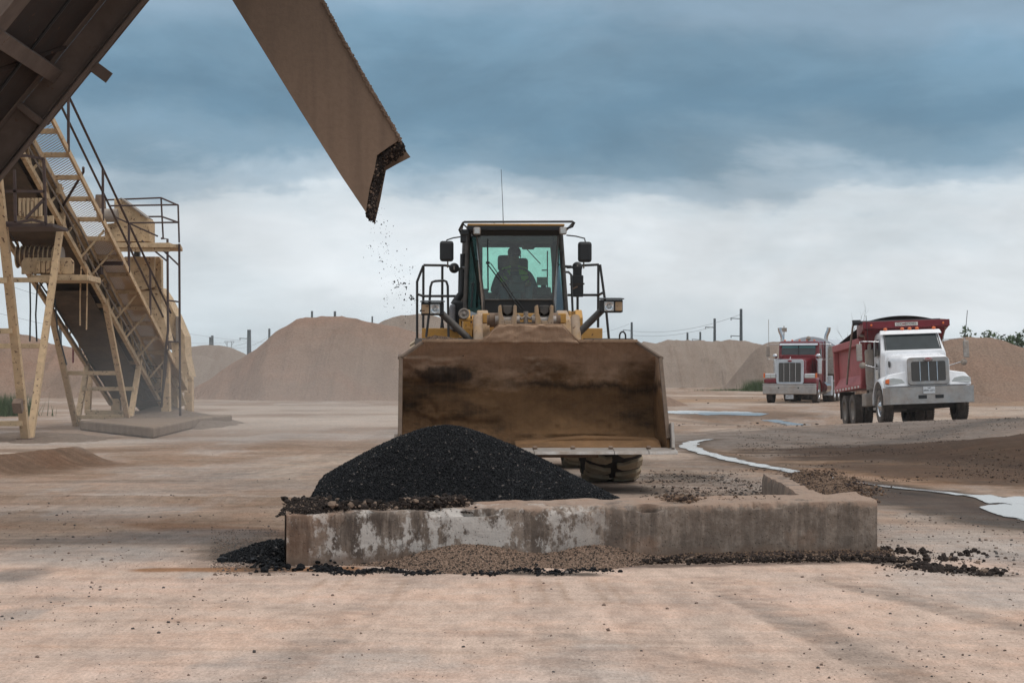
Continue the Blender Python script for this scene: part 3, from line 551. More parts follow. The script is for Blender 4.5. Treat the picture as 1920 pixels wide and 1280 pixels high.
# ------------------------------------------------------------------ heaps
def cone_h(x, y, cx, cy, h, r, rnd=.35, seed=0, nz=.08):
    d = np.hypot(x-cx, y-cy); a = np.arctan2(y-cy, x-cx); rr = r*(1+nz*np.sin(3*a+seed)+nz*.6*np.sin(5*a+2*seed)); k = h/(rr-rnd*.4)
    return h-(np.sqrt(d*d+rnd*rnd)-rnd)*k*(rr/r)**0+.03*(fbm(x*3+seed, y*3, 4)-.5)
def agg_mat(name, c, chip, cs=.04, rough=.45, thresh=.93, spec=.5):
    t = NT(name); geo = t.n.new('ShaderNodeNewGeometry'); r = geo.outputs['Random Per Island']; wn = t.n.new('ShaderNodeTexWhiteNoise'); wn.noise_dimensions = '1D'; t.L(r, wn.inputs['W'])
    col = t.mix(t.rng(r, 0, 1, .45, 1.5), (0, 0, 0), c); col = t.mix(t.rng(wn.outputs['Value'], thresh, thresh+.005), col, chip); return t.fin(col, rough, 0, spec)
M['asphalt'] = agg_mat('loose_asphalt_mix', (.0085, .009, .0105), (.17, .145, .13), thresh=.978, rough=.5, spec=.09)
M['asphaltbase'] = plain('asphalt_core', (.004, .004, .005), .7)
M['beigeagg'] = agg_mat('beige_gravel', (.27, .185, .135), (.035, .028, .024), thresh=.74, rough=.85, spec=.2)
M['clod'] = agg_mat('dark_clods', (.040, .031, .027), (.20, .145, .11), thresh=.86, rough=.9, spec=.1)
M['dirtclod'] = agg_mat('brown_clods', (.20, .135, .095), (.06, .045, .04), thresh=.7, rough=.95, spec=.1)
M['pebble'] = agg_mat('pebbles', (.20, .145, .115), (.09, .08, .075), thresh=.6, rough=.9, spec=.2)
def heap(name, m, hf, xr, yr, res, nst, sz, label, cat, group=None, detail=0, kind=None, flat=.8, under=None):
    X = np.arange(*xr, res); Y = np.arange(*yr, res); xx, yy = np.meshgrid(X, Y); zz = hf(xx, yy)
    V = np.stack([xx.ravel(), yy.ravel(), zz.ravel()], 1); ok = (zz > gz(xx, yy)-.05).ravel(); T = grid_faces(len(Y), len(X)); T = T[ok[T].all(1)]
    T3 = np.concatenate([T[:, [0, 1, 2]], T[:, [0, 2, 3]]])
    n = nst*3; px = rng.uniform(*xr, n); py = rng.uniform(*yr, n); pz = hf(px, py); k = (pz > gz(px, py)-.005); px, py, pz = px[k][:nst], py[k][:nst], pz[k][:nst]
    size = sz[0]*(sz[1]/sz[0])**(rng.random(len(px))**2.2); v, t, _ = stones(np.stack([px, py, pz+size*.12], 1), size, rng, flat, detail)
    Vt, Tt = merge((V, T3), (v, t)); o = fast_mesh(name, Vt, Tt, m)
    return tag(o, label, cat, group, kind)
PX, PY = -.575, 15.75
def pile_h(x, y):
    a = cone_h(x, y, PX, PY, .87, 1.62, .42, .6, .05); b = cone_h(x, y, PX+.35, PY-.1, .58, 1.30, .3, 2.0, .05)
    s = sstep(13.22, 13.6, y+.04*np.sin(x*5)); z = np.maximum(a, b)
    z = z-1.3*np.maximum(0, -1.60-x)
    # slump to the left where it spills past the wall end
    
    return np.where(y > 13.28, z, -1)
heap('asphalt_pile', M['asphalt'], pile_h, (-2.7, 1.7), (13.28, 17.6), .03, 125000, (.008, .026), 'cone of fresh black asphalt mix dumped behind the low wall', 'asphalt pile')
def spill_h(x, y): return cone_h(x, y, -1.58, 13.45, .12, .42, .15, 3, .15)+.05*(fbm(x*5, y*5, 3)-.5)
heap('asphalt_spill', M['asphalt'], spill_h, (-2.6, -1.2), (12.75, 14.6), .03, 8000, (.008, .03), 'low black asphalt spill past the left end of the wall', 'asphalt spill')
def front_h(x, y):
    wy = 12.70+(x+1.535)*.145; d = wy-y; h = .150*np.exp(-((x+.30)/.48)**2)+.10*np.exp(-((x-.55)/.30)**2)+.035*np.exp(-((x-.9)/.5)**2)-.01
    h = h+.02*(fbm(x*4, y*4, 3)-.5)
    return np.where(d < -.03, -1, h-np.maximum(d, 0)*.21)
heap('gravel_heap', M['beigeagg'], front_h, (-1.3, 2.0), (11.8, 13.1), .02, 30000, (.006, .022), 'beige gravel spilled against the front of the low wall', 'gravel heap')
def gap_h(x, y): return cone_h(x, y, -1.35, 12.55, .07, .35, .1, 2, .2)
def clods(name, m, pts, label, cat, detail=1, flat=.75, kind='stuff'):
    P = []; Sz = []
    for (x, y, z, sx, sy, n, s0, s1) in pts:
        xx = rng.normal(x, sx, n); yy = rng.normal(y, sy, n); s = s0*(s1/s0)**(rng.random(n)**2.6); zz = (gz(xx, yy)+fine(xx, yy)) if z is None else np.full(n, z)+rng.normal(0, .01, n)
        P.append(np.stack([xx, yy, zz+s*.22], 1)); Sz.append(s)
    P = np.concatenate(P); Sz = np.concatenate(Sz); v, t, _ = stones(P, Sz, rng, flat, detail); return tag(fast_mesh(name, v, t, m), label, cat, None, kind)
def g3(px, py, z=0): x, y = gp(px, py); return x, y
L_ = []
for px in range(600, 1130, 8): x, y = g3(px, 1072+4*math.sin(px*.05)); L_.append((x, y, None, .05, .05, 22, .008, .035))
for px in range(600, 900, 8): x, y = g3(px, 1058-(px-600)*.05); L_.append((x, y, .02+.1*max(0, (px-640))/260, .05, .06, 46, .006, .034))
for (px, py, n) in [(500, 1058, 60), (520, 1066, 30), (480, 1050, 60), (545, 1040, 50), (620, 1066, 60), (600, 1070, 40), (1025, 1058, 26), (1030, 1068, 10)]:
    x, y = g3(px, py); L_.append((x, y, None, .07, .12, n, .015, .07))
clods('asphalt_clods', M['asphalt'], L_, 'black asphalt crumbs lying along the foot of the low wall', 'asphalt crumbs')
L_ = []
for px in range(1120, 1660, 7): x, y = g3(px, 1056-(px-1120)*.012); L_.append((x, y, .01, .05, .07, 60, .005, .038))
for px, py, n in [(1650, 1050, 120), (1690, 1052, 130), (1720, 1062, 110), (1760, 1066, 90), (1800, 1070, 110), (1840, 1074, 60), (1700, 1035, 90), (1790, 1050, 40), (1810, 1038, 30), (1630, 1028, 60), (1740, 1048, 60), (1860, 1072, 12)]:
    x, y = g3(px, py); L_.append((x, y, None, .09, .11, n, .012, .065))
clods('rubble', M['clod'], L_, 'dark broken asphalt rubble scattered from the right end of the wall', 'rubble')
L_ = []
def walltop(px):
    t_ = (px-537)/(1638-537); return (A0[0]+(A1[0]-A0[0])*t_, A0[1]+(A1[1]-A0[1])*t_, .355+.06*t_)
for px in range(545, 860, 6):
    x, y, z = walltop(px); k = 1.2 if 600 < px < 700 or 740 < px < 850 else .7; L_.append((x, y+.28, z+.02*k, .035, .10, 26, .012, .055*k))
for px in (556, 572, 590): x, y, z = walltop(px); L_.append((x-.03, y+.38, z+.05, .05, .08, 90, .015, .07))
for px in range(760, 850, 8): x, y, z = walltop(px); L_.append((x, y+.25, z+.05, .04, .09, 40, .015, .05))
clods('dirt_crust', M['clod'], L_, 'lumpy dark dirt caked on the left top of the low wall', 'dirt')
L_ = []
for px in list(range(1235, 1300, 6)): x, y, z = walltop(px); L_.append((x, y+.3, z+.02, .03, .09, 24, .01, .045))
for px in list(range(1300, 1460, 14)): x, y, z = walltop(px); L_.append((x, y+.32, z+.0, .05, .08, 8, .008, .03))
for yy in np.arange(13.9, 17.3, .12): L_.append((2.60+(yy-13.3)*.055, yy, .41, .12, .06, 40, .008, .03))
for yy in np.arange(14.4, 15.8, .12): L_.append((2.62+(yy-13.3)*.055, yy, .42, .07, .06, 22, .012, .045))
clods('dirt_rubble', M['dirtclod'], L_, 'brown dirt lumps on top of the wall corner at the right', 'dirt')

def wall_line(x): return 12.70+(x+1.535)*.145
def ridge_left(x, y):
    q = (x+1.535)/4.135; px = 537+q*1101; A = np.interp(px, [505, 525, 560, 600, 640, 700, 740, 790, 840, 870, 890], [-.1, .05, .10, .075, .03, .045, .03, .075, .07, .02, -.1]); d = y-wall_line(x)-.26
    return np.where((np.abs(d) > .22) | (A < -.01), -9, .335+.03*q+A*np.exp(-(d/.17)**2)*(.5+1.0*fbm(x*7, y*7, 4)))
heap('dirt_crust', M['clod'], ridge_left, (-1.62, -.15), (12.7, 13.6), .02, 9000, (.006, .028), 'lumpy dark crust of dirt piled along the left top of the low wall', 'dirt')
def ridge_right(x, y):
    q = (x+1.535)/4.135; px = 537+q*1101; A = np.interp(px, [1215, 1240, 1262, 1290, 1330, 1400, 1470, 1480], [-.1, .02, .06, .035, .012, .012, .0, -.1]); d = y-wall_line(x)-.30
    return np.where((np.abs(d) > .17) | (A < -.01), -9, .365+.03*q+A*np.exp(-(d/.12)**2)*(.6+.9*fbm(x*8, y*8, 4)))
heap('dirt_crust', M['dirtclod'], ridge_right, (.9, 2.1), (13.0, 13.8), .02, 3500, (.005, .022), 'small heap of brown dirt on the middle right of the wall top', 'dirt')
def ridge_side(x, y):
    cx = 2.50+(y-13.84)*.056; return np.where(np.abs(x-cx) > .19, -9, .375+(.06*np.exp(-((y-15.0)/.7)**2)+.03)*np.exp(-((x-cx)/.14)**2)*(.5+fbm(x*7, y*7, 4)))
heap('dirt_crust', M['dirtclod'], ridge_side, (2.2, 3.0), (13.5, 17.3), .025, 7000, (.006, .026), 'brown dirt caked along the top of the side wall', 'dirt')
def foot_right(x, y):
    d = wall_line(x)-y; A = np.interp(x, [.55, .8, 1.2, 2.4, 2.75, 2.8], [-.05, .02, .045, .055, .05, -.1]); return np.where((d < -.03) | (x > 2.72), -9, A+.03*(fbm(x*6, y*6, 4)-.4)-np.maximum(0, d)*.40)
heap('rubble_bank', M['dirtclod'], foot_right, (.5, 2.8), (12.6, 13.35), .02, 9000, (.005, .024), 'narrow bank of dark brown grit at the foot of the wall right half', 'dirt')
# loose pebbles over the yard
P = []; Sz = []
def scatter(n, px0, px1, py0, py1, s0, s1, pw=2.5, clump=.0):
    px = rng.uniform(px0, px1, n); py = rng.uniform(py0, py1, n); Y = CAMZ*F/(py-HZ); X = (px-960)/F*Y
    if clump: k = fbm(X*.9+3, Y*.9, 4) > clump; X, Y = X[k], Y[k]
    s = s0*(s1/s0)**(rng.random(len(X))**pw); P.append(np.stack([X, Y, gz(X, Y)+fine(X, Y)+s*.12], 1)); Sz.append(s)
scatter(380, -20, 1940, 1080, 1290, .004, .028, 4); scatter(160, -20, 500, 1080, 1180, .006, .025, 2.5); scatter(900, -20, 1940, 1080, 1290, .003, .009); scatter(260, 1500, 1940, 1070, 1290, .004, .02)
scatter(1200, -20, 560, 850, 1070, .006, .03, 3, .52); scatter(900, 400, 560, 1010, 1080, .006, .025); scatter(2600, 395, 545, 992, 1066, .004, .016, 2.5)
scatter(1100, 1640, 1940, 960, 1080, .005, .032, 3.5); scatter(600, 1200, 1480, 880, 940, .01, .05, 2.5)
clp = tag(fast_mesh('pebbles', *stones(np.concatenate(P), np.concatenate(Sz), rng, .7, 1)[:2], M['pebble']), 'small brown stones scattered over the dirt yard', 'pebbles', None, 'stuff')
P = []; Sz = []
scatter(12000, 1380, 1960, 790, 905, .008, .045, 3.4, .46); scatter(1600, 1200, 1480, 888, 935, .012, .05, 2.5, .45); scatter(500, 1250, 1940, 745, 800, .03, .12, 3, .5)
tag(fast_mesh('dark_gravel', *stones(np.concatenate(P), np.concatenate(Sz), rng, .5, 0)[:2], M['clod']), 'dark loose gravel strewn over the rising road on the right', 'gravel', None, 'stuff')

# crumbs falling from the chute
n = 200; t_ = rng.random(n); px = 700+t_*70+rng.normal(0, 18, n)*(.3+t_); py = 385+t_*215+rng.normal(0, 14, n); Y = 15.65+rng.normal(0, .12, n)
pos = np.stack([(px-960)/F*Y, Y, CAMZ-(py-HZ)/F*Y], 1); s = .005*(3.6)**(rng.random(n)**3.4); v, t, _ = stones(pos, s, rng, 1.3, 0)
big = [(753, 532, .05), (768, 556, .055), (774, 560, .04), (742, 538, .03), (724, 560, .022), (728, 470, .02), (773, 500, .025), (694, 462, .03), (712, 490, .02), (652*1.0+70, 575, .02)]
bp = np.repeat(np.array([at(a, b, 15.6+.05*i) for i, (a, b, c) in enumerate(big)]), 7, 0); bs = np.repeat(np.array([c for a, b, c in big]), 7); bp = bp+rng.normal(0, 1, bp.shape)*bs[:, None]*np.array([.5, .3, .28]); v2, t2, _ = stones(bp, bs*rng.uniform(.2, .5, len(bs)), rng, .7, 0)
tag(fast_mesh('falling_crumbs', *merge((v, t), (v2, t2)), M['asphalt']), 'black asphalt crumbs falling from the chute mouth through the air', 'asphalt crumbs', None, 'stuff')
# ------------------------------------------------------------------ wheel loader
LO = (0.148, 23.0); LYAW = R(2.5)
loader = empty('wheel_loader', (LO[0], LO[1], zg(*LO)), (0, 0, LYAW), 'big yellow wheel loader facing us with its wide muddy bucket lowered', 'wheel loader')
LZ = loader.location.z
_c, _s = math.cos(-LYAW), math.sin(-LYAW)
def P(px, py, Y):
    """picture point at distance Y -> loader coordinates"""
    p = at(px, py, Y); x, y = p.x-LO[0], p.y-LO[1]; return Vector((x*_c-y*_s, x*_s+y*_c, p.z-LZ))

def bucket_mat():
    t = NT('caked_bucket_steel'); n1 = t.noise(1.1, 8, sc=(1, 1, 1.6), rough=.68); n2 = t.noise(6, 7, rough=.7); sc = t.noise(7, 6, sc=(6, 1, .35), rough=.6)
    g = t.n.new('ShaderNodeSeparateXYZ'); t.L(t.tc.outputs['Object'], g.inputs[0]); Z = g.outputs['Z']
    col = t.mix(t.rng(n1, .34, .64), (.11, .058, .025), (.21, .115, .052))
    top = t.rng(t.math('ADD', Z, t.math('MULTIPLY', t.math('SUBTRACT', n1, .5), 1.1)), 1.22, 1.46); col = t.mix(t.math('MULTIPLY', top, .95), col, (.46, .305, .205))  # dusty tan top, colour also lightened for the light falling on the upper plate
    band = t.math('MULTIPLY', t.rng(t.noise(.9, 7, sc=(.7, 1, 2.2), rough=.7, off=(2.3, 0, 4.2)), .50, .62), t.rng(Z, 1.5, 1.2)); col = t.mix(t.math('MULTIPLY', band, .8), col, (.035, .020, .010))
    cr = t.rng(t.noise(3.5, 8, rough=.8, dist=.8, off=(1, 1, 6)), .48, .52); crk = t.math('MULTIPLY', t.math('MULTIPLY', cr, t.rng(cr, 1, .5)), .35); 
    X_ = g.outputs['X']; dx = t.math('DIVIDE', t.math('ADD', X_, .98), .34); dz = t.math('DIVIDE', t.math('SUBTRACT', Z, 1.31), .10); dd = t.math('SQRT', t.math('ADD', t.math('MULTIPLY', dx, dx), t.math('MULTIPLY', dz, dz)))
    sm = t.rng(t.math('ADD', dd, t.math('MULTIPLY', t.math('SUBTRACT', t.noise(4, 7, rough=.7, off=(3, 3, 3)), .5), 2.2)), .7, 1.15, .8, 0); col = t.mix(sm, col, (.022, .018, .016))
    lz = t.math('ABSOLUTE', t.math('SUBTRACT', t.math('ADD', Z, t.math('MULTIPLY', t.math('SUBTRACT', t.noise(1.6, 7, sc=(1, 1, .3), rough=.7, off=(5, 0, 1)), .5), .5)), 1.16)); ln = t.math('MULTIPLY', t.rng(lz, .0, .075, .85, 0), t.rng(X_, -.5, .1)); col = t.mix(ln, col, (.03, .017, .009))
    col = t.mix(t.rng(sc, .5, .72, 0, .25), col, (.24, .13, .06))
    col = t.mix(t.rng(n2, .3, .7, .72, 1.08), (0, 0, 0), col)
    t.bump(t.math('ADD', t.math('ADD', t.math('MULTIPLY', n2, .5), n1), t.math('MULTIPLY', t.noise(22, 5, rough=.7), .25)), .8, .03); return t.fin(col, .82, 0, .25)
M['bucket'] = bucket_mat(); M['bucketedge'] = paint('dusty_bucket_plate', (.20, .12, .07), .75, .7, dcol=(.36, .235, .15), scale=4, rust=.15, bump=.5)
def loader_bucket():
    # profile back sheet in local (y,z): lip is ~2.4 m ahead of the axle
    prof = [(-2.36, .47), (-2.1, .475), (-1.75, .46), (-1.40, .45), (-1.16, .52), (-1.03, .68), (-.99, .9), (-1.01, 1.15), (-1.09, 1.38), (-1.20, 1.53), (-1.36, 1.69)]
    hw = 1.50; q = []
    for i in range(len(prof)-1):
        for j in range(8): f = j/8; q.append((prof[i][0]*(1-f)+prof[i+1][0]*f, prof[i][1]*(1-f)+prof[i+1][1]*f))
    q.append(prof[-1]); q = np.array(q)
    for _ in range(6): q[1:-1] = (q[:-2]+2*q[1:-1]+q[2:])/4
    Xs = np.linspace(-hw, hw, 170); V = []
    for (y, z) in q:
        lim = hw if z < 1.50 else hw-(z-1.50)/.19*.26
        X = np.clip(Xs, -lim, lim) if z >= 1.5 else Xs
        X = Xs*lim/hw if z >= 1.5 else Xs
        cake = .045*fbm(Xs*2.1, Xs*0+z*3, 5)*(1 if z > .5 else .2)+.05*sstep(.5, .62, fbm(Xs*1.1+4, Xs*0+z*2.2, 5, .6))*(.6 < z < 1.5)+.022*fbm(Xs*9, Xs*0+z*9, 4)
        V.append(np.stack([X, y-cake*(z > .5), np.full_like(X, z)+cake*.15], 1))
    V = np.concatenate(V); nr = len(q)
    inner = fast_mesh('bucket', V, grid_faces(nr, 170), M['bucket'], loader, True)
    md = inner.modifiers.new('thick', 'SOLIDIFY'); md.thickness = .03; md.offset = -1
    # side plates with dirt
    for s in (-1, 1):
        poly = [(-2.34, .47), (-2.30, .60), (-1.60, 1.50), (-1.50, 1.53), (-1.20, 1.53), (-1.09, 1.38), (-1.01, 1.15), (-.99, .9), (-1.03, .68), (-1.16, .52), (-1.40, .45)]
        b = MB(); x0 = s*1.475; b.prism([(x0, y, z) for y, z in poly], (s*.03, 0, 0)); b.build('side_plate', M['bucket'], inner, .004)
        b = MB(); b.bar((s*1.49, -2.325, .60), (s*1.49, -1.60, 1.515), .045, .03); b.build('side_cutter', M['cutter'], inner, .006)
        b = MB(); b.prism([(s*1.515, -2.44, .50), (s*1.515, -2.34, .47), (s*1.515, -2.10, .50), (s*1.515, -2.13, .76), (s*1.515, -2.34, .78)], (s*.035, 0, 0)) if s > 0 else b.bx(s*1.515, s*1.55, -2.36, -2.12, .45, .66)
        b.build('corner_guard', M['steelworn'], inner, .006)
        b = MB(); b.bar((s*1.49, -1.62, 1.505), (s*1.24, -1.36, 1.69), .05, .03); b.bar((s*1.50, -1.60, 1.50), (s*1.50, -1.15, 1.535), .05, .03); b.build('corner_plate', M['cutter'], inner, .005)
    b = MB(); b.bar((-1.25, -1.37, 1.70), (-.50, -1.37, 1.70), .06, .035); b.build('top_rim', M['bucketedge'], inner, .005); b = MB(); b.bar((.55, -1.37, 1.70), (1.25, -1.37, 1.70), .06, .035); b.build('top_rim', M['bucketedge'], inner, .005)
    # spill guard
    xs = np.linspace(-.57, .57, 60); V = []
    for k in range(10):
        f = k/9; lim = .57-.21*f; V.append(np.stack([xs*lim/.57, -1.375-.05*f-.06*fbm(xs*4, xs*0+f*3, 5), 1.675+.205*f+.012*(fbm(xs*9, xs*0+f, 3)-.5)], 1))
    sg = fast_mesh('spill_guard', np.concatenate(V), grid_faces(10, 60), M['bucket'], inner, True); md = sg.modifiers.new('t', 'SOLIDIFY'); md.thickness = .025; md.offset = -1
    b = MB(); b.bar((-.57, -1.39, 1.69), (-.36, -1.43, 1.885), .035, .02); b.bar((.57, -1.39, 1.69), (.36, -1.43, 1.885), .035, .02); b.bar((-.36, -1.43, 1.885), (.36, -1.43, 1.885), .035, .02); b.build('guard_rim', M['bucketedge'], inner, .004)
    # cutting edge with bolts
    b = MB()
    for x0, x1 in ((-1.53, -.9), (-.895, -.02), (-.015, .86), (.865, 1.24), (1.245, 1.56)):
        b.prism([(x0, -2.60, .435), (x0, -2.585, .468), (x0, -2.30, .50), (x0, -2.28, .44)], (x1-x0, 0, 0))
    b.build('cutting_edge', M['steelworn'], inner, .004)
    for k in range(7):
        x = -1.26+k*.42; b = MB(); b.cyl((x, -2.40, .485), (x, -2.412, .515), .030, .026, 10); b.build('bolt', M['rustplate'], inner)
    b = MB(); b.bx(.05, .72, -2.2, -1.7, .385, .43); b.build('wear_plate', M['rustplate'], inner, .004)
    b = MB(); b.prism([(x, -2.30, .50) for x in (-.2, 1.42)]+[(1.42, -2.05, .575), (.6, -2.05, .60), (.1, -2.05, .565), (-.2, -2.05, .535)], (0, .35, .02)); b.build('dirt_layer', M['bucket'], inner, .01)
    b = MB(); pts = [(1.09+.035*math.cos(a), -1.25, 1.76+.05*math.sin(a)) for a in [math.pi*k/8 for k in range(9)]]; b.tube([(1.125, -1.25, 1.70)]+pts+[(1.055, -1.25, 1.70)], .010, 6); b.build('lifting_eye', M['black'], inner)
loader_bucket()

def big_wheel(name, c, r, w, parent):
    b = MB(); prof = [(r*.52, -w*.44), (r*.62, -w*.5), (r*.80, -w*.52), (r*.92, -w*.50), (r*.955, -w*.44), (r*.965, 0), (r*.955, w*.44), (r*.92, w*.50), (r*.80, w*.52), (r*.62, w*.5), (r*.52, w*.44)]
    b.lathe(prof, (0, 0, 0), (1, 0, 0), 64); t = b.build('wheel', M['rubber'], parent); t.location = c
    # lugs: staggered wavy blocks round the tread
    b = MB(); nl = 24
    def tp(u, th, d): rr = r*(.965+d) if abs(u) < .43 else r*(.965+d-(abs(u)-.43)*.55); return (u*w, math.sin(th)*rr, math.cos(th)*rr)
    for k in range(nl):
        t0 = 2*math.pi*k/nl
        for side in (-1, 1):
            dt = 2*math.pi/nl; off = 0 if side < 0 else dt*.5
            us = [.05, .16, .30, .42, .52]; lo = [.30, .02, .12, .36, .34]; hi = [.66, .62, .92, 1.14, 1.12]
            top = []; bot = []; sk = []
            for u, a, c2 in zip(us, lo, hi):
                sh = .22
                for lst, tt in ((top, c2), (bot, a)): lst.append((side*u, t0+off+(tt-sh)*dt*.70))
            ring = bot+top[::-1]; n = len(ring); A = [tp(u, th, .055) for u, th in ring]; B = [tp(u, th, -.01) for u, th in ring]
            fs = [(i, i+1, 2*len(us)-2-i, 2*len(us)-1-i) for i in range(len(us)-1)]+[(k2, (k2+1) % n, n+(k2+1) % n, n+k2) for k2 in range(n)]
            b.add(A+B, fs)
    b.build('tread', M['lug'], t, .008)
    b = MB(); b.lathe([(r*.54, -w*.46), (r*.56, -w*.40), (r*.50, -w*.30), (r*.48, -w*.1), (r*.2, -w*.12), (.001, -w*.12)], (0, 0, 0), (1, 0, 0), 32)
    b.lathe([(r*.54, w*.46), (r*.56, w*.40), (r*.50, w*.30), (r*.48, w*.1), (r*.2, w*.12), (.001, w*.12)], (0, 0, 0), (1, 0, 0), 32)
    for k in range(12): a = 2*math.pi*k/12; s_ = 1 if c[0] > 0 else -1; b.cyl((s_*w*.1, math.sin(a)*r*.34, math.cos(a)*r*.34), (s_*w*.16, math.sin(a)*r*.34, math.cos(a)*r*.34), .02, seg=6)
    b.build('rim', M['yellow'], t); return t
for sx in (-1.06, 1.06):
    for y in (0, 3.45): big_wheel('wheel', (sx, y, .865), .86, .66, loader)

# frames, arms, linkage
b = MB(); b.bx(-.42, .42, -.35, 1.6, .55, 1.25); b.bx(-.55, .55, .4, 1.3, 1.2, 1.75); b.bx(-.16, .16, -.72, -.3, .7, 1.1); b.build('front_frame', M['arm'], loader, .03)
b = MB(); b.bx(-.45, .45, 1.7, 5.6, .6, 1.2); b.bx(-1.0, 1.0, 3.1, 3.8, .75, .95); b.bx(-1.0, 1.0, -.2, .2, .72, 1.0); b.build('rear_frame', M['blackmetal'], loader, .03)
b = MB(); b.prism([(-.85, 2.9, 1.25), (-.85, 5.9, 1.15), (-.85, 6.05, 1.9), (-.85, 5.7, 2.25), (-.85, 2.9, 2.2)], (1.7, 0, 0)); b.build('engine_hood', M['yellow'], loader, .06)
b = MB(); b.bx(-.9, .9, 5.85, 6.15, .7, 1.3); b.build('counterweight', M['blackmetal'], loader, .06)
for s, p0, p1 in ((-1, 897, 917), (1, 1044, 1056)):
    xm = s*.50; b = MB()
    b.prism([(xm-.07, -.74, .70), (xm-.07, -.76, 1.15), (xm-.07, -.2, 1.98), (xm-.07, .45, 2.12), (xm-.07, .75, 1.95), (xm-.07, .6, 1.65), (xm-.07, -.2, 1.30), (xm-.07, -.5, .65)], (.14, 0, 0)); arm = b.build('lift_arm', M['arm'], loader, .018)
    b = MB(); b.cyl((xm-.13, .60, 1.90), (xm+.13, .60, 1.90), .16, seg=20); b.cyl((xm-.15, .60, 1.90), (xm+.15, .60, 1.90), .06, seg=12); b.build('pivot_pin', M['yellow'], arm, .008)
    b = MB(); b.prism([(s*.70-.045, .25, 1.3), (s*.70-.045, .20, 2.02), (s*.70-.045, .35, 2.12), (s*.70-.045, .85, 2.12), (s*.70-.045, 1.0, 1.9), (s*.70-.045, 1.0, 1.3)], (.09, 0, 0)); b.build('tower_plate', M['yellow'], loader, .015)
    b = MB(); b.cyl((s*.66, -.7, .9), (s*.66, .5, 1.4), .075, seg=16); b.build('lift_cylinder', M['yellow'], loader)
    b = MB(); b.cyl((s*.585, -.9, 1.62), (s*.585, -.6, 2.0), .06, .055, 14); b.build('dump_link', M['arm'], loader)
# the two coupling horns seen above the spill guard
for px in (952, 1021):
    c = P(px, 593, 21.75); b = MB(); w = .105; h = .135
    out = [(-w, -h), (-w, h*.92), (-w*.72, h), (-w*.60, h*.2), (-w*.35, -h*.38), (w*.35, -h*.38), (w*.60, h*.2), (w*.72, h), (w, h*.92), (w, -h), (w*.6, -h*1.35), (-w*.6, -h*1.35)]
    k = 6; L1 = out[:5]; # left cheek, floor, right cheek as three prisms
    for poly in ([(-w, -h), (-w, h*.92), (-w*.72, h), (-w*.60, h*.2), (-w*.35, -h*.38), (-w*.5, -h*1.3)], [(w, -h), (w*.5, -h*1.3), (w*.35, -h*.38), (w*.60, h*.2), (w*.72, h), (w, h*.92)], [(-w*.35, -h*.38), (w*.35, -h*.38), (w*.5, -h*1.3), (-w*.5, -h*1.3)]):
        b.prism([(c.x+x, c.y, c.z+z) for x, z in poly], (0, .22, 0))
    hn = b.build('coupling_horn', M['arm'], loader, .008)
    b = MB(); b.box((c.x, c.y+.16, c.z-.02), (w*1.25, .02, h*1.7)); b.build('horn_recess', M['rubber'], hn)
    b = MB(); b.prism([(c.x-.055, c.y+.05, c.z+.13), (c.x+.055, c.y+.05, c.z+.13), (c.x+.05, c.y+.05, c.z+.05), (c.x, c.y+.05, c.z+.015), (c.x-.05, c.y+.05, c.z+.05)], (0, .1, 0)); b.build('horn_stop', M['blackmetal'], hn, .006)
    b = MB(); b.cyl((c.x-w*1.35, c.y+.1, c.z-.04), (c.x+w*1.35, c.y+.1, c.z-.04), .05, seg=14); b.build('hinge_pin', M['steelworn'], hn)
c = P(986, 598, 21.9); b = MB(); b.tube([c+Vector((-.10, 0, .05)), c+Vector((-.05, -.03, .0)), c+Vector((0, 0, .04)), c+Vector((.05, -.03, 0)), c+Vector((.10, 0, .05))], .018, 8)
b.cyl(c+Vector((0, 0, -.12)), c+Vector((0, 0, .09)), .028, seg=8); b.cyl(c+Vector((-.09, 0, -.08)), c+Vector((-.09, 0, .02)), .022, seg=8); b.cyl(c+Vector((.09, 0, -.08)), c+Vector((.09, 0, .03)), .022, seg=8); b.box(c+Vector((0, .02, -.07)), (.2, .04, .07))
b.build('hydraulic_fitting', M['grey'], loader)
b = MB(); a = P(905, 587, 22.4); e = P(1062, 587, 22.4); b.bx(a.x, e.x, a.y, a.y+.25, a.z-.12, a.z); b.build('cross_tube', M['yellow'], loader, .01)
for s, px in ((-1, 926), (1, 1038)):
    b = MB(); p = P(px, 600, 22.0); b.cyl(p+Vector((-.05, 0, 0)), p+Vector((.05, 0, 0)), .085, seg=18); b.cyl(p+Vector((s*.06-.02, 0, 0)), p+Vector((s*.06+.02, 0, 0)), .06, seg=12); b.build('tilt_pivot', M['rustplate'], loader, .004)
# yellow bracket and round horn at the left
b = MB()
for (x0, y0, x1, y1) in [(861, 598, 887, 602), (861, 602, 865, 633), (872, 606, 876, 624), (874, 612, 904, 618), (881, 606, 885, 634), (862, 628, 884, 633)]:
    p = P(x0, y0, 22.5); q = P(x1, y1, 22.5); b.bx(p.x, q.x, p.y, p.y+.06, q.z, p.z)
b.build('bracket', M['yellow'], loader, .004)
p = P(870, 588, 22.5); b = MB(); b.lathe([(.001, -.03), (.018, -.03), (.02, -.02), (.045, -.02), (.047, -.03), (.066, -.03), (.068, .03), (.001, .04)], p, (0, 1, 0), 20); b.build('horn', M['grey'], loader)
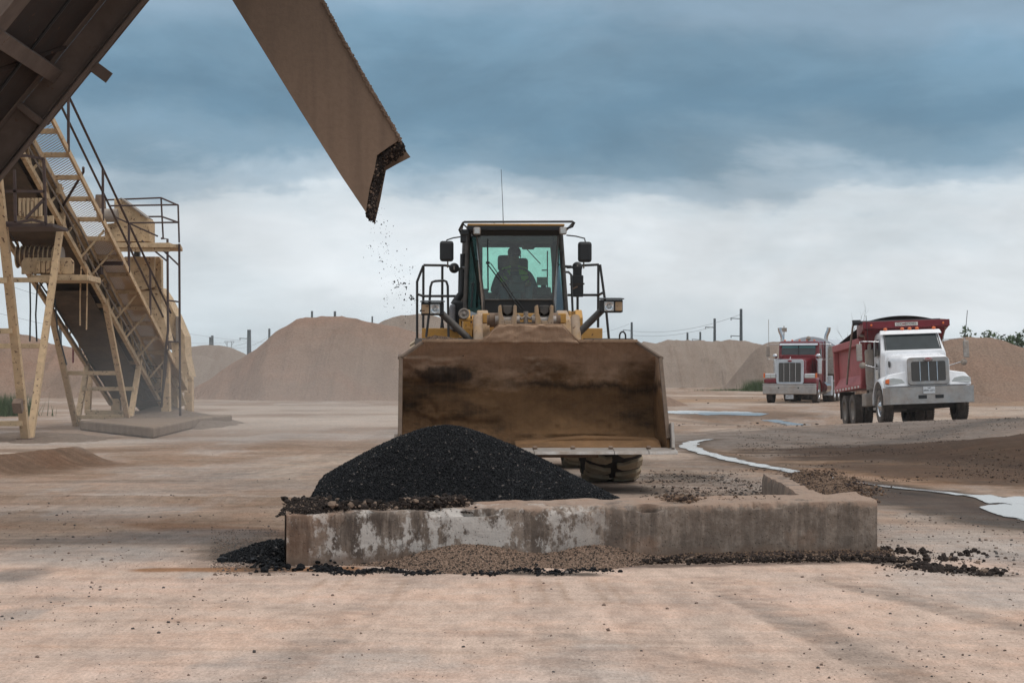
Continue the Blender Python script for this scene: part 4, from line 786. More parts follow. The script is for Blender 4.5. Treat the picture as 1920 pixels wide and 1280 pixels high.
# head lights on arms
for s, pa, pb, pl in ((-1, (890, 645), (823, 583), (811, 579)), (1, (1073, 636), (1128, 582), (1145, 574))):
    b = MB(); A = P(*pa, 22.3); B = P(*pb, 22.3); b.cyl(A, B, .042, seg=12); b.cyl(A+Vector((0, 0, -.25)), A, .05, .045, 10); b.build('light_arm', M['blackmetal'], loader)
    c = P(*pl, 22.2); b = MB(); b.box(c, (.27, .20, .15)); b.prism([(c.x-.15, c.y-.14, c.z+.075), (c.x+.15, c.y-.14, c.z+.075), (c.x+.13, c.y+.1, c.z+.09), (c.x-.13, c.y+.1, c.z+.09)], (0, 0, .015)); hl = b.build('headlight', M['black'], loader, .03)
    b = MB(); b.box(c+Vector((-s*.03, -.104, -.005)), (.115, .02, .115)); b.build('lens', M['lamp'], hl, .02)
    b = MB(); b.lathe([(.05, -.004), (.035, .0), (.012, .0), (.001, .002)], c+Vector((-s*.03, -.114, -.005)), (0, 1, 0), 14); b.build('reflector', M['lampreflector'], hl)
    b = MB(); b.box(c+Vector((s*.085, -.104, -.005)), (.085, .02, .11)); b.build('turn_signal', M['arm'], hl, .015)

# cab -----------------------------------------------------------------------------
YF = 24.65; YB = 26.15      # front glass and rear glass
def Q(px, py, dy=0): p = P(px, py, YF); p.y += dy; return p
cabf = MB()
TL, TR, BL, BR = Q(893, 437), Q(1047, 437), Q(908, 562), Q(1037, 562)          # flat front glass
sTL, sTR, sBL, sBR = Q(879, 432, .22), Q(1053, 432, .22), Q(873, 588, .22), Q(1064, 588, .22)   # side posts
rTL, rTR, rBL, rBR = [v+Vector((0, 1.35, 0)) for v in (sTL, sTR, sBL, sBR)]
fl = Q(905, 600, .02); fr = Q(1042, 600, .02)
for a_, b_ in ((TL, BL), (TR, BR)): cabf.tube([a_, b_], .011, 6)
for a_, b_, r_ in ((sTL, sBL, .035), (sTR, sBR, .035), (rTL, rBL, .06), (rTR, rBR, .06)): cabf.tube([a_, b_], r_, 8)
cabf.tube([BL, fl], .014, 6); cabf.tube([BR, fr], .014, 6); cabf.tube([BL, BR], .012, 6); cabf.tube([rBL, rBR], .05, 8); cabf.tube([rTL, rTR], .05, 8); cabf.tube([sBL, rBL], .04, 8); cabf.tube([sBR, rBR], .04, 8)
cab = cabf.build('cab', M['blackmetal'], loader)
def pane(name, pts, m, thick=.006):
    b = MB(); n = (Vector(pts[1])-Vector(pts[0])).cross(Vector(pts[2])-Vector(pts[0])).normalized()*thick; b.prism(pts, n); return b.build(name, m, cab)
pane('windshield', [TL, TR, BR, BL], M['glass'])
pane('corner_window', [sTL, TL, BL, fl, sBL], M['glassdark']); pane('corner_window', [TR, sTR, sBR, fr, BR], M['glassdark'])
mid = lambda a_, b_, f: a_+(b_-a_)*f
pane('side_window', [sTL, rTL, mid(rTL, rBL, .72), mid(sTL, sBL, .72)], M['glassdark']); pane('side_window', [sTR, rTR, mid(rTR, rBR, .72), mid(sTR, sBR, .72)], M['glassdark'])
b = MB()
for A_, B_, C_, D_ in ((sTL, rTL, rBL, sBL), (sTR, rTR, rBR, sBR)): b = MB(); b.prism([mid(A_, D_, .72), mid(B_, C_, .72), C_, D_], (.01, 0, 0)); b.build('door_panel', M['blackmetal'], cab)
b = MB(); b.prism([BL+Vector((0, .01, 0)), BR+Vector((0, .01, 0)), fr+Vector((0, .01, 0)), fl+Vector((0, .01, 0))], (0, .03, 0)); b.bx(sBL.x+.02, sBR.x-.02, sBL.y, rBL.y, fl.z-.1, fl.z); b.bx(-.6, .6, sBL.y+.05, rBL.y, 1.35, fl.z-.1); b.build('lower_panel', M['black'], cab, .01)
# rear wall with window opening: frame only, glass inside
b = MB(); wz1 = P(960, 463, YB).z; wz0 = P(960, 548, YB).z; wx0 = P(905, 500, YB).x; wx1 = P(1036, 500, YB).x; yb = rTL.y
b.bx(rTL.x, rTR.x, yb-.02, yb+.02, wz1, rTL.z); b.bx(rBL.x, rBR.x, yb-.02, yb+.02, rBL.z, wz0); b.bx(rBL.x, wx0, yb-.02, yb+.02, wz0, wz1); b.bx(wx1, rBR.x, yb-.02, yb+.02, wz0, wz1)
b.bx(sTL.x, sTR.x, sTL.y, yb, sTL.z-.04, sTL.z); b.build('rear_wall', M['interior'], cab)
b = MB(); b.bx(wx0, wx1, yb-.004, yb+.004, wz0, wz1); rw = b.build('rear_window', M['glass'], cab)
b = MB(); p = P(985, 463, YB); q = P(1014, 494, YB); b.bar(Vector((p.x, yb-.03, p.z)), Vector((q.x, yb-.03, q.z)), .012, .012); b.build('rear_wiper', M['black'], rw)
b = MB(); x_ = P(1027, 500, YB).x; b.bx(x_-.008, x_+.008, yb-.05, yb-.03, wz0, wz1-.05); zz = P(0, 506, YB).z; b.bx(x_-.08, x_, yb-.05, yb-.03, zz-.008, zz+.008); b.build('window_bar', M['black'], cab)
# headliner visor dipping in front
b = MB(); b.bx(TL.x+.05, TR.x-.05, TL.y+.05, TL.y+.5, P(0, 452, YF).z, TL.z+.02); b.bx(P(984, 0, YF).x, P(1008, 0, YF).x, TL.y+.5, TL.y+.8, P(0, 466, YF+.6).z, TL.z); b.build('headliner', M['interior'], cab, .02)
# roof
b = MB(); zr = P(0, 425, YF).z; b.bx(Q(876, 0).x, Q(1056, 0).x, YF-LO[1]-.12, YF-LO[1]+1.7, zr-.06, zr); visor = b
b.prism([Q(878, 428, -.10), Q(1058, 428, -.10), Q(1052, 442, -.02), Q(886, 442, -.02)], (0, .08, 0)); b.build('roof_visor', M['black'], cab, .01)
b = MB(); b.bx(Q(876, 0).x, Q(1058, 0).x, YF-LO[1]-.10, YF-LO[1]+1.65, zr, P(0, 420.5, YF).z); b.build('roof', M['yellow'], cab, .012)
b = MB(); yf = YF-LO[1]-.16; zt = P(0, 418, YF).z
def q2(px, py, dy=0): p = P(px, py, YF); return Vector((p.x, yf+dy, p.z))
b.tube([q2(866, 440, .3), q2(861, 432, .1), q2(867, 421), q2(870, 418.5), q2(1072, 417), q2(1075.5, 419), q2(1072, 426), q2(1058, 431, .06)], .015, 8)
b.tube([q2(868, 419.5, 0), q2(868, 419.5, 1.8)], .014, 6); b.tube([q2(1074, 418.5, 0), q2(1074, 418.5, 1.8)], .014, 6); b.tube([q2(868, 422, .03), q2(876, 429, .06)], .010, 6)
b.build('roof_rail', M['rail'], cab)
b = MB(); b.box(q2(868, 446, .12), (.07, .1, .14)); b.box(q2(872, 437, .10), (.11, .1, .08)); b.build('roof_bracket', M['black'], cab, .015)
for px, py in ((893.5, 435.5), (1054, 434.5)):
    c = q2(px, py, -.02); b = MB(); b.box(c, (.095, .07, .10)); wl = b.build('work_light', M['grey'], cab, .02); b = MB(); b.box(c+Vector((0, -.037, 0)), (.07, .01, .075)); b.build('lens', M['lamp'], wl, .01)
b = MB(); b.tube([q2(946.5, 418, .6), q2(946, 414, .6), q2(945, 380, .6), q2(942, 311, .6)], [.010, .006, .004, .003], 6); b.build('antenna', M['black'], cab)
b = MB(); b.tube([q2(928.5, 418, .6), q2(928.5, 411, .6)], .005, 6); b.build('antenna', M['black'], cab)
# wipers
b = MB(); f = lambda px, py: Q(px, py, -.04); b.tube([f(976, 580), f(960, 560), f(940, 530), f(912, 493)], .009, 6); b.tube([f(982, 579), f(966, 560), f(920, 494), f(912, 493)], .007, 6); wp = b.build('wiper', M['black'], cab)
b = MB(); b.tube([f(914, 449), f(915, 545)], .010, 6); b.box(f(914.5, 493), (.05, .03, .03)); b.build('wiper_blade', M['black'], wp)
b = MB(); b.tube([Q(px, py, .08) for px, py in [(884, 532), (888, 530), (887, 536), (884, 576)]], .014, 6); b.build('door_handle', M['black'], cab); b = MB()
b.tube([Q(1056, 470, .1), Q(1053, 500, .1), Q(1058, 503, .12)], .012, 6); b.build('door_handle', M['black'], cab)
# interior: seat, column, steering wheel
sy = YF-LO[1]+1.05; sxc = P(965, 0, 25.6).x; szt = P(0, 555, 25.6).z
b = MB(); b.box((sxc, sy, szt-.05), (.52, .5, .14)); b.box((sxc, sy+.24, szt+.26), (.40, .12, .56)); b.box((sxc, sy, szt-.3), (.3, .3, .4)); st = b.build('seat', M['seat'], cab, .04)
b = MB(); b.box((sxc-.12, sy+.26, P(0, 492, 25.8).z), (.20, .09, .22)); b.build('headrest', M['seat'], st, .04)
b = MB(); b.box((sxc, sy-.62, szt-.05), (.12, .12, .6)); b.box((sxc, sy-.62, szt+.10), (.22, .16, .16)); b.box((P(1022, 0, 25).x, sy-.15, szt+.05), (.2, .55, .12)); b.box((P(1022, 0, 25).x, sy-.38, szt+.16), (.07, .07, .14)); b.box((P(905, 0, 25).x, sy-.4, szt-.02), (.16, .3, .2)); b.build('console', M['interior'], cab, .02)
b = MB(); cw = Vector((sxc, sy-.55, szt+.26)); pr = []
for k in range(25): a = 2*math.pi*k/24; pr.append(cw+Vector((math.cos(a)*.19, math.sin(a)*.15, math.sin(a)*.11)))
b.tube(pr, .014, 6); b.cyl(cw+Vector((0, 0, -.2)), cw, .03, seg=8); b.bar(cw-Vector((.18, 0, 0)), cw+Vector((.18, 0, 0)), .03, .015); b.build('steering_wheel', M['black'], cab)
b = MB(); b.box((P(1017, 0, 25.2).x, sy-.5, P(0, 527, 25.2).z), (.15, .03, .11)); b.build('display', M['grey'], cab, .01)

# intake, box, platforms, fenders
b = MB(); b.tube([P(868.5, 476, 25.4), P(868, 520, 25.4), P(866, 548, 25.4), P(858, 560, 25.4), P(852, 572, 25.4)], [.042, .042, .045, .05, .06], 10); b.build('intake_pipe', M['black'], loader)
a = P(848, 564, 25.2); q = P(874, 622, 25.2); b = MB(); b.bx(a.x, q.x, a.y, a.y+.6, q.z, a.z); b.build('air_cleaner_box', M['black'], loader, .03)
a = P(846, 570, 25.1); b = MB(); b.bx(a.x-.02, a.x+.06, a.y, a.y+.5, P(0, 618, 25.1).z, a.z); b.build('box_trim', M['greyfender'], loader, .03)
for s, (x0, x1) in ((-1, (791, 863)), (1, (1083, 1130))):
    a = P(x0, 615, 25.3); q = P(x1, 634, 25.3); b = MB(); b.bx(a.x, q.x, a.y, a.y+.9, q.z-.1, a.z); pf = b.build('platform', M['yellow'], loader, .01)
    fx = (773, 791) if s < 0 else (1130, 1141); a = P(fx[0], 618, 25.5); q = P(fx[1], 655, 25.5); b = MB()
    V_ = []; n = 12; x0_, x1_ = a.x, q.x
    prof = [(math.cos(t)*1.02, math.sin(t)*.98) for t in [R(10)+R(160)*k/n for k in range(n+1)]]
    A = []; 
    for (yy, zz) in prof: A += [(x0_, 3.45-yy, .80+zz), (x1_, 3.45-yy, .80+zz)]
    b.add(A, [(2*k, 2*k+1, 2*k+3, 2*k+2) for k in range(n)], True); fo = b.build('fender', M['greyfender'], loader); md = fo.modifiers.new('t', 'SOLIDIFY'); md.thickness = .03
for s in (-1, 1):       # front fenders: low arches just behind the bucket
    b = MB(); n = 10; A = []
    for k in range(n+1): t = R(58)+R(87)*k/n; A += [(s*.74, -math.cos(t)*.96, .83+math.sin(t)*.93), (s*1.34, -math.cos(t)*.96, .83+math.sin(t)*.93)]
    b.add(A, [(2*k, 2*k+1, 2*k+3, 2*k+2) for k in range(n)], True); fo = b.build('fender', M['rubber'], loader); fo.modifiers.new('t', 'SOLIDIFY').thickness = .02
# railings
YR = 25.5; r_ = .018
def tubes(name, lists, r=r_, m='rail', Y=YR, par=loader):
    b = MB()
    for l in lists: b.tube([P(p[0], p[1], p[2] if len(p) > 2 else Y) for p in l], r, 7)
    return b.build(name, M[m], par)
tubes('railing', [[(782, 645), (782, 560), (782, 528), (788, 512), (794, 497.5)], [(794, 497, 25.7), (835, 497.5, 25.7), (849, 500, 25.7)], [(794, 500, 25.7), (793.5, 615, 25.7)], [(829.5, 498, 25.7), (829, 612, 25.7)], [(782, 551), (793, 555), (855, 555), (861, 550), (862, 503)]])
tubes('railing', [[(1143, 650), (1136, 575), (1125, 496)], [(1083, 498, 25.7), (1123, 496, 25.7)], [(1122, 497, 25.7), (1121.5, 614, 25.7)], [(1064, 553, 25.6), (1122, 553, 25.6), (1130, 549, 25.4)], [(1083, 555, 25.6), (1083, 612, 25.6)]])
tubes('grab_rail', [[(799, 632), (804, 590), (807, 538), (810, 529), (816, 527), (832, 526), (837, 528), (839.5, 536), (841, 634)]], .017, Y=24.9); tubes('grab_rail', [[(1058, 510), (1066, 510), (1071, 515), (1072, 540), (1074, 590), (1077, 618)]], .016, Y=24.9)
for px, py in ((829, 611), (1083, 612)): p = P(px, py, 25.6); b = MB(); b.cyl(p+Vector((0, 0, -.06)), p+Vector((0, 0, .05)), .035, .02, 10); b.build('rail_boot', M['black'], loader)
# mirrors
for s, (mx, my), arm in ((-1, (837.5, 471), [(864, 444), (850, 446), (838, 450), (835, 456)]), (1, (1096.5, 472.5), [(1062, 441), (1080, 443), (1096, 447), (1098, 456)])):
    b = MB(); b.tube([P(px, py, 24.9) for px, py in arm], .010, 6); ma = b.build('mirror_arm', M['rail'], loader); b = MB(); b.tube([P(mx-2*s, my+18, 24.9), P(mx-2*s, my+30, 25.3)], .010, 6); b.build('mirror_strut', M['rail'], ma)
    c = P(mx, my, 24.85); b = MB(); b.box(c, (.185, .07, .275)); mi = b.build('mirror', M['black'], loader, .035)
    b = MB(); b.box(c+Vector((0, .037, 0)), (.15, .006, .235)); b.build('mirror_glass', M['mirror'], mi, .01)
for px, py in ((851.5, 502.5), (1082.5, 500.5)):
    c = P(px, py, 25.2); b = MB(); b.lathe([(.001, -.035), (.04, -.032), (.065, -.012), (.07, 0), (.066, .012), (.001, .016)], c, (0, 1, 0), 20); b.bar(c, c+Vector((.12 if px < 900 else -.14, 0, -.01)), .03, .025); mi = b.build('round_mirror', M['black'], loader)
    b = MB(); b.box(c+Vector((0, -.036, 0)), (.018, .01, .05)); b.build('mirror_bolt', M['steelworn'], mi)
a = P(1073, 516, 25.1); q = P(1094, 556, 25.1); b = MB(); b.bx(a.x, q.x, a.y, a.y+.12, q.z, a.z); b.bx(a.x+.015, q.x-.02, a.y+.02, a.y+.1, a.z, a.z+.12); kb = b.build('extinguisher_box', M['black'], loader, .006)
b = MB(); p = P(1074, 541, 25.06); q = P(1083, 537, 25.06); b.bar(p, q, .012, .02); b.build('latch', M['rustplate'], kb)
b = MB(); b.bar(P(1068, 533, 25.06), P(1096, 532, 25.06), .012, .022); b.build('strap', M['rubber'], kb)
b = MB(); b.tube([P(868, 502, 25.1), P(876, 503, 24.95)], .02, 7); b.tube([P(1056, 499, 24.95), P(1066, 500, 25.1), P(1072, 500, 25.1)], .02, 7); b.build('mirror_bracket', M['black'], loader)
b = MB()
for x, y, r in ((.25, 1.0, .02), (-.22, .95, .02), (.1, 1.1, .016)): b.tube([(x, .2, 1.6), (x+.05, .6, 1.85), (x, 1.2, 1.7), (x-.02, 1.6, 1.5)], r, 6)
b.build('hydraulic_hose', M['black'], loader)

# gravel left on the bucket corner
n = 5000; x = rng.uniform(787, 872, n); u = (x-787)/85; Yq = 22.0+rng.uniform(-.25, .5, n); hh = np.interp(x, [787, 800, 815, 835, 855, 872], [645, 631, 627.5, 630, 634, 640])
d = np.clip(np.abs(Yq-22.15)/.4, 0, 1)**2; z = CAMZ-(hh-HZ)/F*22.0-d*.12-.012; X = (x-960)/F*22.0
v, t, _ = stones(np.stack([X, Yq, z], 1), rng.uniform(.012, .03, n), rng, .8); v2, t2, _ = stones(np.stack([X, Yq, z-.035], 1), rng.uniform(.03, .06, n), rng, .8)
tag(fast_mesh('gravel_clump', *merge((v, t), (v2, t2)), M['dirtclod']), 'small heap of gravel lying on the top left corner of the bucket', 'gravel', None, 'stuff')

# ------------------------------------------------------------------ operator
def skin_body(name, chains, radii, m, root=0):
    """chains: list of edges over named joints"""
    names = list(radii); idx = {k: i for i, k in enumerate(names)}; me = bpy.data.meshes.new(name)
    me.from_pydata([chains['pos'][k] for k in names], [(idx[a], idx[b]) for a, b in chains['edges']], [])
    o = bpy.data.objects.new(name, me); COL.objects.link(o); o.modifiers.new('skin', 'SKIN'); me.skin_vertices.new() if not me.skin_vertices else None
    for i, k in enumerate(names):
        r = radii[k]; me.skin_vertices[0].data[i].radius = (r, r) if not isinstance(r, tuple) else r
        me.skin_vertices[0].data[i].use_root = (i == root)
    sd = o.modifiers.new('sub', 'SUBSURF'); sd.levels = 2; sd.render_levels = 2; me.materials.append(m); return o
def operator():
    hips = Vector((0, 0, .10)); W = Matrix.Translation(loader.location) @ Matrix.Rotation(LYAW, 4, 'Z')
    base = W @ Vector((sxc, sy, szt)); p = empty('person', base, (0, 0, LYAW), 'loader driver in a cap, dark shirt and green high visibility vest sitting at the wheel', 'person')
    hz = P(0, 478, 25.6).z-szt     # head centre above seat
    pos = {'pelvis': (0, .05, .10), 'belly': (0, .06, .24), 'chest': (0, .07, hz-.36), 'neckb': (0, .05, hz-.22), 'neck': (0, .03, hz-.12), 'head': (0, .0, hz-.02), 'crown': (0, .01, hz+.05)}
    e = [('pelvis', 'belly'), ('belly', 'chest'), ('chest', 'neckb'), ('neckb', 'neck'), ('neck', 'head'), ('head', 'crown')]
    r = {'pelvis': (.17, .13), 'belly': (.16, .13), 'chest': (.16, .12), 'neckb': (.11, .09), 'neck': (.058, .06), 'head': (.075, .09), 'crown': (.06, .075)}
    for s, n_ in ((-1, 'l'), (1, 'r')):
        pos.update({'sh'+n_: (s*.20, .05, hz-.27), 'el'+n_: (s*.29, -.12, hz-.50), 'wr'+n_: (s*.17, -.44, hz-.43), 'pa'+n_: (s*.16, -.50, hz-.41), 'hip'+n_: (s*.10, 0, .09), 'kn'+n_: (s*.16, -.42, .12), 'an'+n_: (s*.16, -.52, -.27), 'to'+n_: (s*.17, -.66, -.30)})
        e += [('neckb', 'sh'+n_), ('sh'+n_, 'el'+n_), ('el'+n_, 'wr'+n_), ('wr'+n_, 'pa'+n_), ('pelvis', 'hip'+n_), ('hip'+n_, 'kn'+n_), ('kn'+n_, 'an'+n_), ('an'+n_, 'to'+n_)]
        r.update({'sh'+n_: .058, 'el'+n_: .045, 'wr'+n_: .03, 'pa'+n_: .034, 'hip'+n_: .095, 'kn'+n_: .07, 'an'+n_: .045, 'to'+n_: .04})
        for k in range(4):
            q0 = (s*.16+(k-1.5)*.019, -.53, hz-.405); q1 = (s*.16+(k-1.5)*.020, -.565, hz-.42); q2_ = (s*.16+(k-1.5)*.018, -.56, hz-.455)
            for j, q in enumerate((q0, q1, q2_)): pos[f'f{n_}{k}{j}'] = q; r[f'f{n_}{k}{j}'] = .0095-.001*j
            e += [('pa'+n_, f'f{n_}{k}0'), (f'f{n_}{k}0', f'f{n_}{k}1'), (f'f{n_}{k}1', f'f{n_}{k}2')]
        pos['th'+n_] = (s*.16-s*.045, -.50, hz-.43); pos['tt'+n_] = (s*.16-s*.05, -.535, hz-.45); r['th'+n_] = .011; r['tt'+n_] = .009; e += [('wr'+n_, 'th'+n_), ('th'+n_, 'tt'+n_)]
    body = skin_body('body', {'pos': pos, 'edges': e}, r, M['skin']); body.parent = p
    def part(name, keys, add, m):
        ed = [(a, b2) for a, b2 in e if a in keys and b2 in keys]; rr = {k: (tuple(v+add for v in r[k]) if isinstance(r[k], tuple) else r[k]+add) for k in r if k in keys}
        o = skin_body(name, {'pos': pos, 'edges': ed}, rr, m); o.parent = p; return o
    part('shirt', ['pelvis', 'belly', 'chest', 'neckb', 'shl', 'ell', 'wrl', 'shr', 'elr', 'wrr'], .012, M['cloth']); part('trousers', ['pelvis', 'hipl', 'knl', 'anl', 'hipr', 'knr', 'anr'], .010, M['cloth'])
    b = MB()
    for s in (-1, 1): b.prism([(s*.05, -.085, hz-.17), (s*.16, -.07, hz-.17), (s*.20, -.085, hz-.34), (s*.17, -.10, hz-.62), (s*.08, -.115, hz-.62), (s*.075, -.115, hz-.35)], (0, .035, 0)); b.prism([(s*.05, -.06, hz-.17), (s*.17, -.06, hz-.20), (s*.17, .15, hz-.20), (s*.05, .15, hz-.17)], (0, 0, .03))
    b.build('vest', M['vest'], p, .012)
    b = MB(); b.bar((-.16, -.125, hz-.20), (.15, -.135, hz-.60), .055, .008, (0, 1, 0)); b.build('seat_belt', M['black'], p)
    b = MB(); c = Vector((0, 0, hz+.045)); b.ball(c, .1, 16, 10, (.93, 1.08, .85)); b.prism([(-.07, -.08, hz+.045), (.07, -.08, hz+.045), (.055, -.18, hz+.03), (-.055, -.18, hz+.03)], (0, 0, .012)); b.build('cap', M['cap'], p)
    b = MB(); b.prism([(-.012, -.095, hz+.0), (.012, -.095, hz+.0), (.018, -.112, hz-.035), (-.018, -.112, hz-.035)], (0, .03, 0)); b.build('nose', M['skin'], p, .006)
    for s in (-1, 1):
        b = MB(); b.ball((s*.032, -.088, hz+.0), .011, 8, 6); b.build('eye', M['cap'], p); b = MB(); b.ball((s*.083, .005, hz-.01), .026, 8, 6, (.35, .7, 1.1)); b.build('ear', M['skin'], p)
    b = MB(); b.box((0, -.092, hz-.062), (.045, .012, .008)); b.build('mouth', M['rustplate'], p, .003)
operator()
# ------------------------------------------------------------------ trucks
def truck_wheel(par, x, y, r, w, rim_m, s, dual=False, hub=True):
    b = MB(); prof = [(r*.60, -w*.46), (r*.72, -w*.52), (r*.9, -w*.5), (r*.97, -w*.44), (r, -w*.40)]
    for k in range(5):
        c = -w*.40+w*.8*(k+.5)/5; prof += [(r, c-w*.06), (r*.975, c-w*.05), (r*.975, c+w*.05), (r, c+w*.06)] if k < 4 else []
    prof += [(r, w*.40), (r*.97, w*.44), (r*.9, w*.5), (r*.72, w*.52), (r*.60, w*.46)]
    b.lathe(prof, (0, 0, 0), (1, 0, 0), 40)
    for k in range(40):      # shoulder blocks
        a = 2*math.pi*k/40
        for q in (-1, 1): b.box((q*w*.42, math.sin(a)*r*.985, math.cos(a)*r*.985), (w*.14, r*.07, r*.05), Matrix.Rotation(-a, 3, 'X'))
    t = b.build('wheel', M['truckrubber'], par); t.location = (x, y, r)
    b = MB(); dish = -.10 if dual else .02
    b.lathe([(r*.62, s*w*.45), (r*.60, s*w*.36), (r*.52, s*w*.30), (r*.48, s*(w*.30+dish)), (r*.26, s*(w*.30+dish)), (r*.22, s*(w*.42+dish)), (r*.12, s*(w*.50+dish)), (.001, s*(w*.50+dish))], (0, 0, 0), (1, 0, 0), 28)
    for k in range(10): a = 2*math.pi*k/10; b.cyl((s*(w*.30+dish), math.sin(a)*r*.36, math.cos(a)*r*.36), (s*(w*.40+dish), math.sin(a)*r*.36, math.cos(a)*r*.36), .018, seg=6)
    b.build('rim', rim_m, t)
    if not dual:
        b = MB()
        for k in range(10): a = 2*math.pi*(k+.5)/10; b.cyl((s*(w*.30+dish)+s*.004, math.sin(a)*r*.42, math.cos(a)*r*.42), (s*(w*.30+dish)+s*.012, math.sin(a)*r*.42, math.cos(a)*r*.42), .035, seg=8)
        b.build('hand_hole', M['black'], t)
    return t
def fender(par, s, yc, zc, r, x0, x1, m, t0=5, t1=175, flat=0):
    n = 20; k = 8; V = []
    for i in range(n+1):
        t = R(t0+(t1-t0)*i/n)
        for j in range(k+1):
            u = j/k; rr = r*(1-.17*u**5); V.append((s*(x0+(x1-x0)*u), yc-math.cos(t)*rr*1.06, zc+math.sin(t)*rr))
    b = MB(); b.add(V, [(i*(k+1)+j, i*(k+1)+j+1, (i+1)*(k+1)+j+1, (i+1)*(k+1)+j) for i in range(n) for j in range(k)], True)
    o = b.build('fender', m, par); o.modifiers.new('t', 'SOLIDIFY').thickness = .03; return o
def text_mesh(name, txt, size, loc, rot, m, par, ext=.002):
    c = bpy.data.curves.new(name, 'FONT'); c.body = txt; c.size = size; c.extrude = ext; c.align_x = 'CENTER'; c.align_y = 'CENTER'
    o = bpy.data.objects.new(name, c); COL.objects.link(o); dg = bpy.context.evaluated_depsgraph_get(); me = bpy.data.meshes.new_from_object(o.evaluated_get(dg)); bpy.data.objects.remove(o)
    o = bpy.data.objects.new(name, me); me.materials.clear(); me.materials.append(m); COL.objects.link(o); o.parent = par; o.location = loc; o.rotation_euler = rot; return o
def loft(b, rings, cap=True, smooth=False):
    n = len(rings[0]); vs = [p for r_ in rings for p in r_]; fs = [(i*n+k, i*n+(k+1) % n, (i+1)*n+(k+1) % n, (i+1)*n+k) for i in range(len(rings)-1) for k in range(n)]
    if cap: fs += [tuple(range(n))[::-1], tuple(range((len(rings)-1)*n, len(rings)*n))]
    b.add(vs, fs, smooth)
def rrect(w, z0, z1, y, r=.12, tilt=0, k=4, wt=None):
    wt = wt or w; pts = []
    for (cx, cz, a0, ww) in ((1, 1, 0, wt), (-1, 1, 90, wt), (-1, -1, 180, w), (1, -1, 270, w)):
        for j in range(k+1):
            a = R(a0+90*j/k); hx = ww/2-r; zz = z1-r if cz > 0 else z0+r
            z = zz+math.sin(a)*r; pts.append((cx*hx+math.cos(a)*r, y+tilt*(z-z0), z))
    return pts

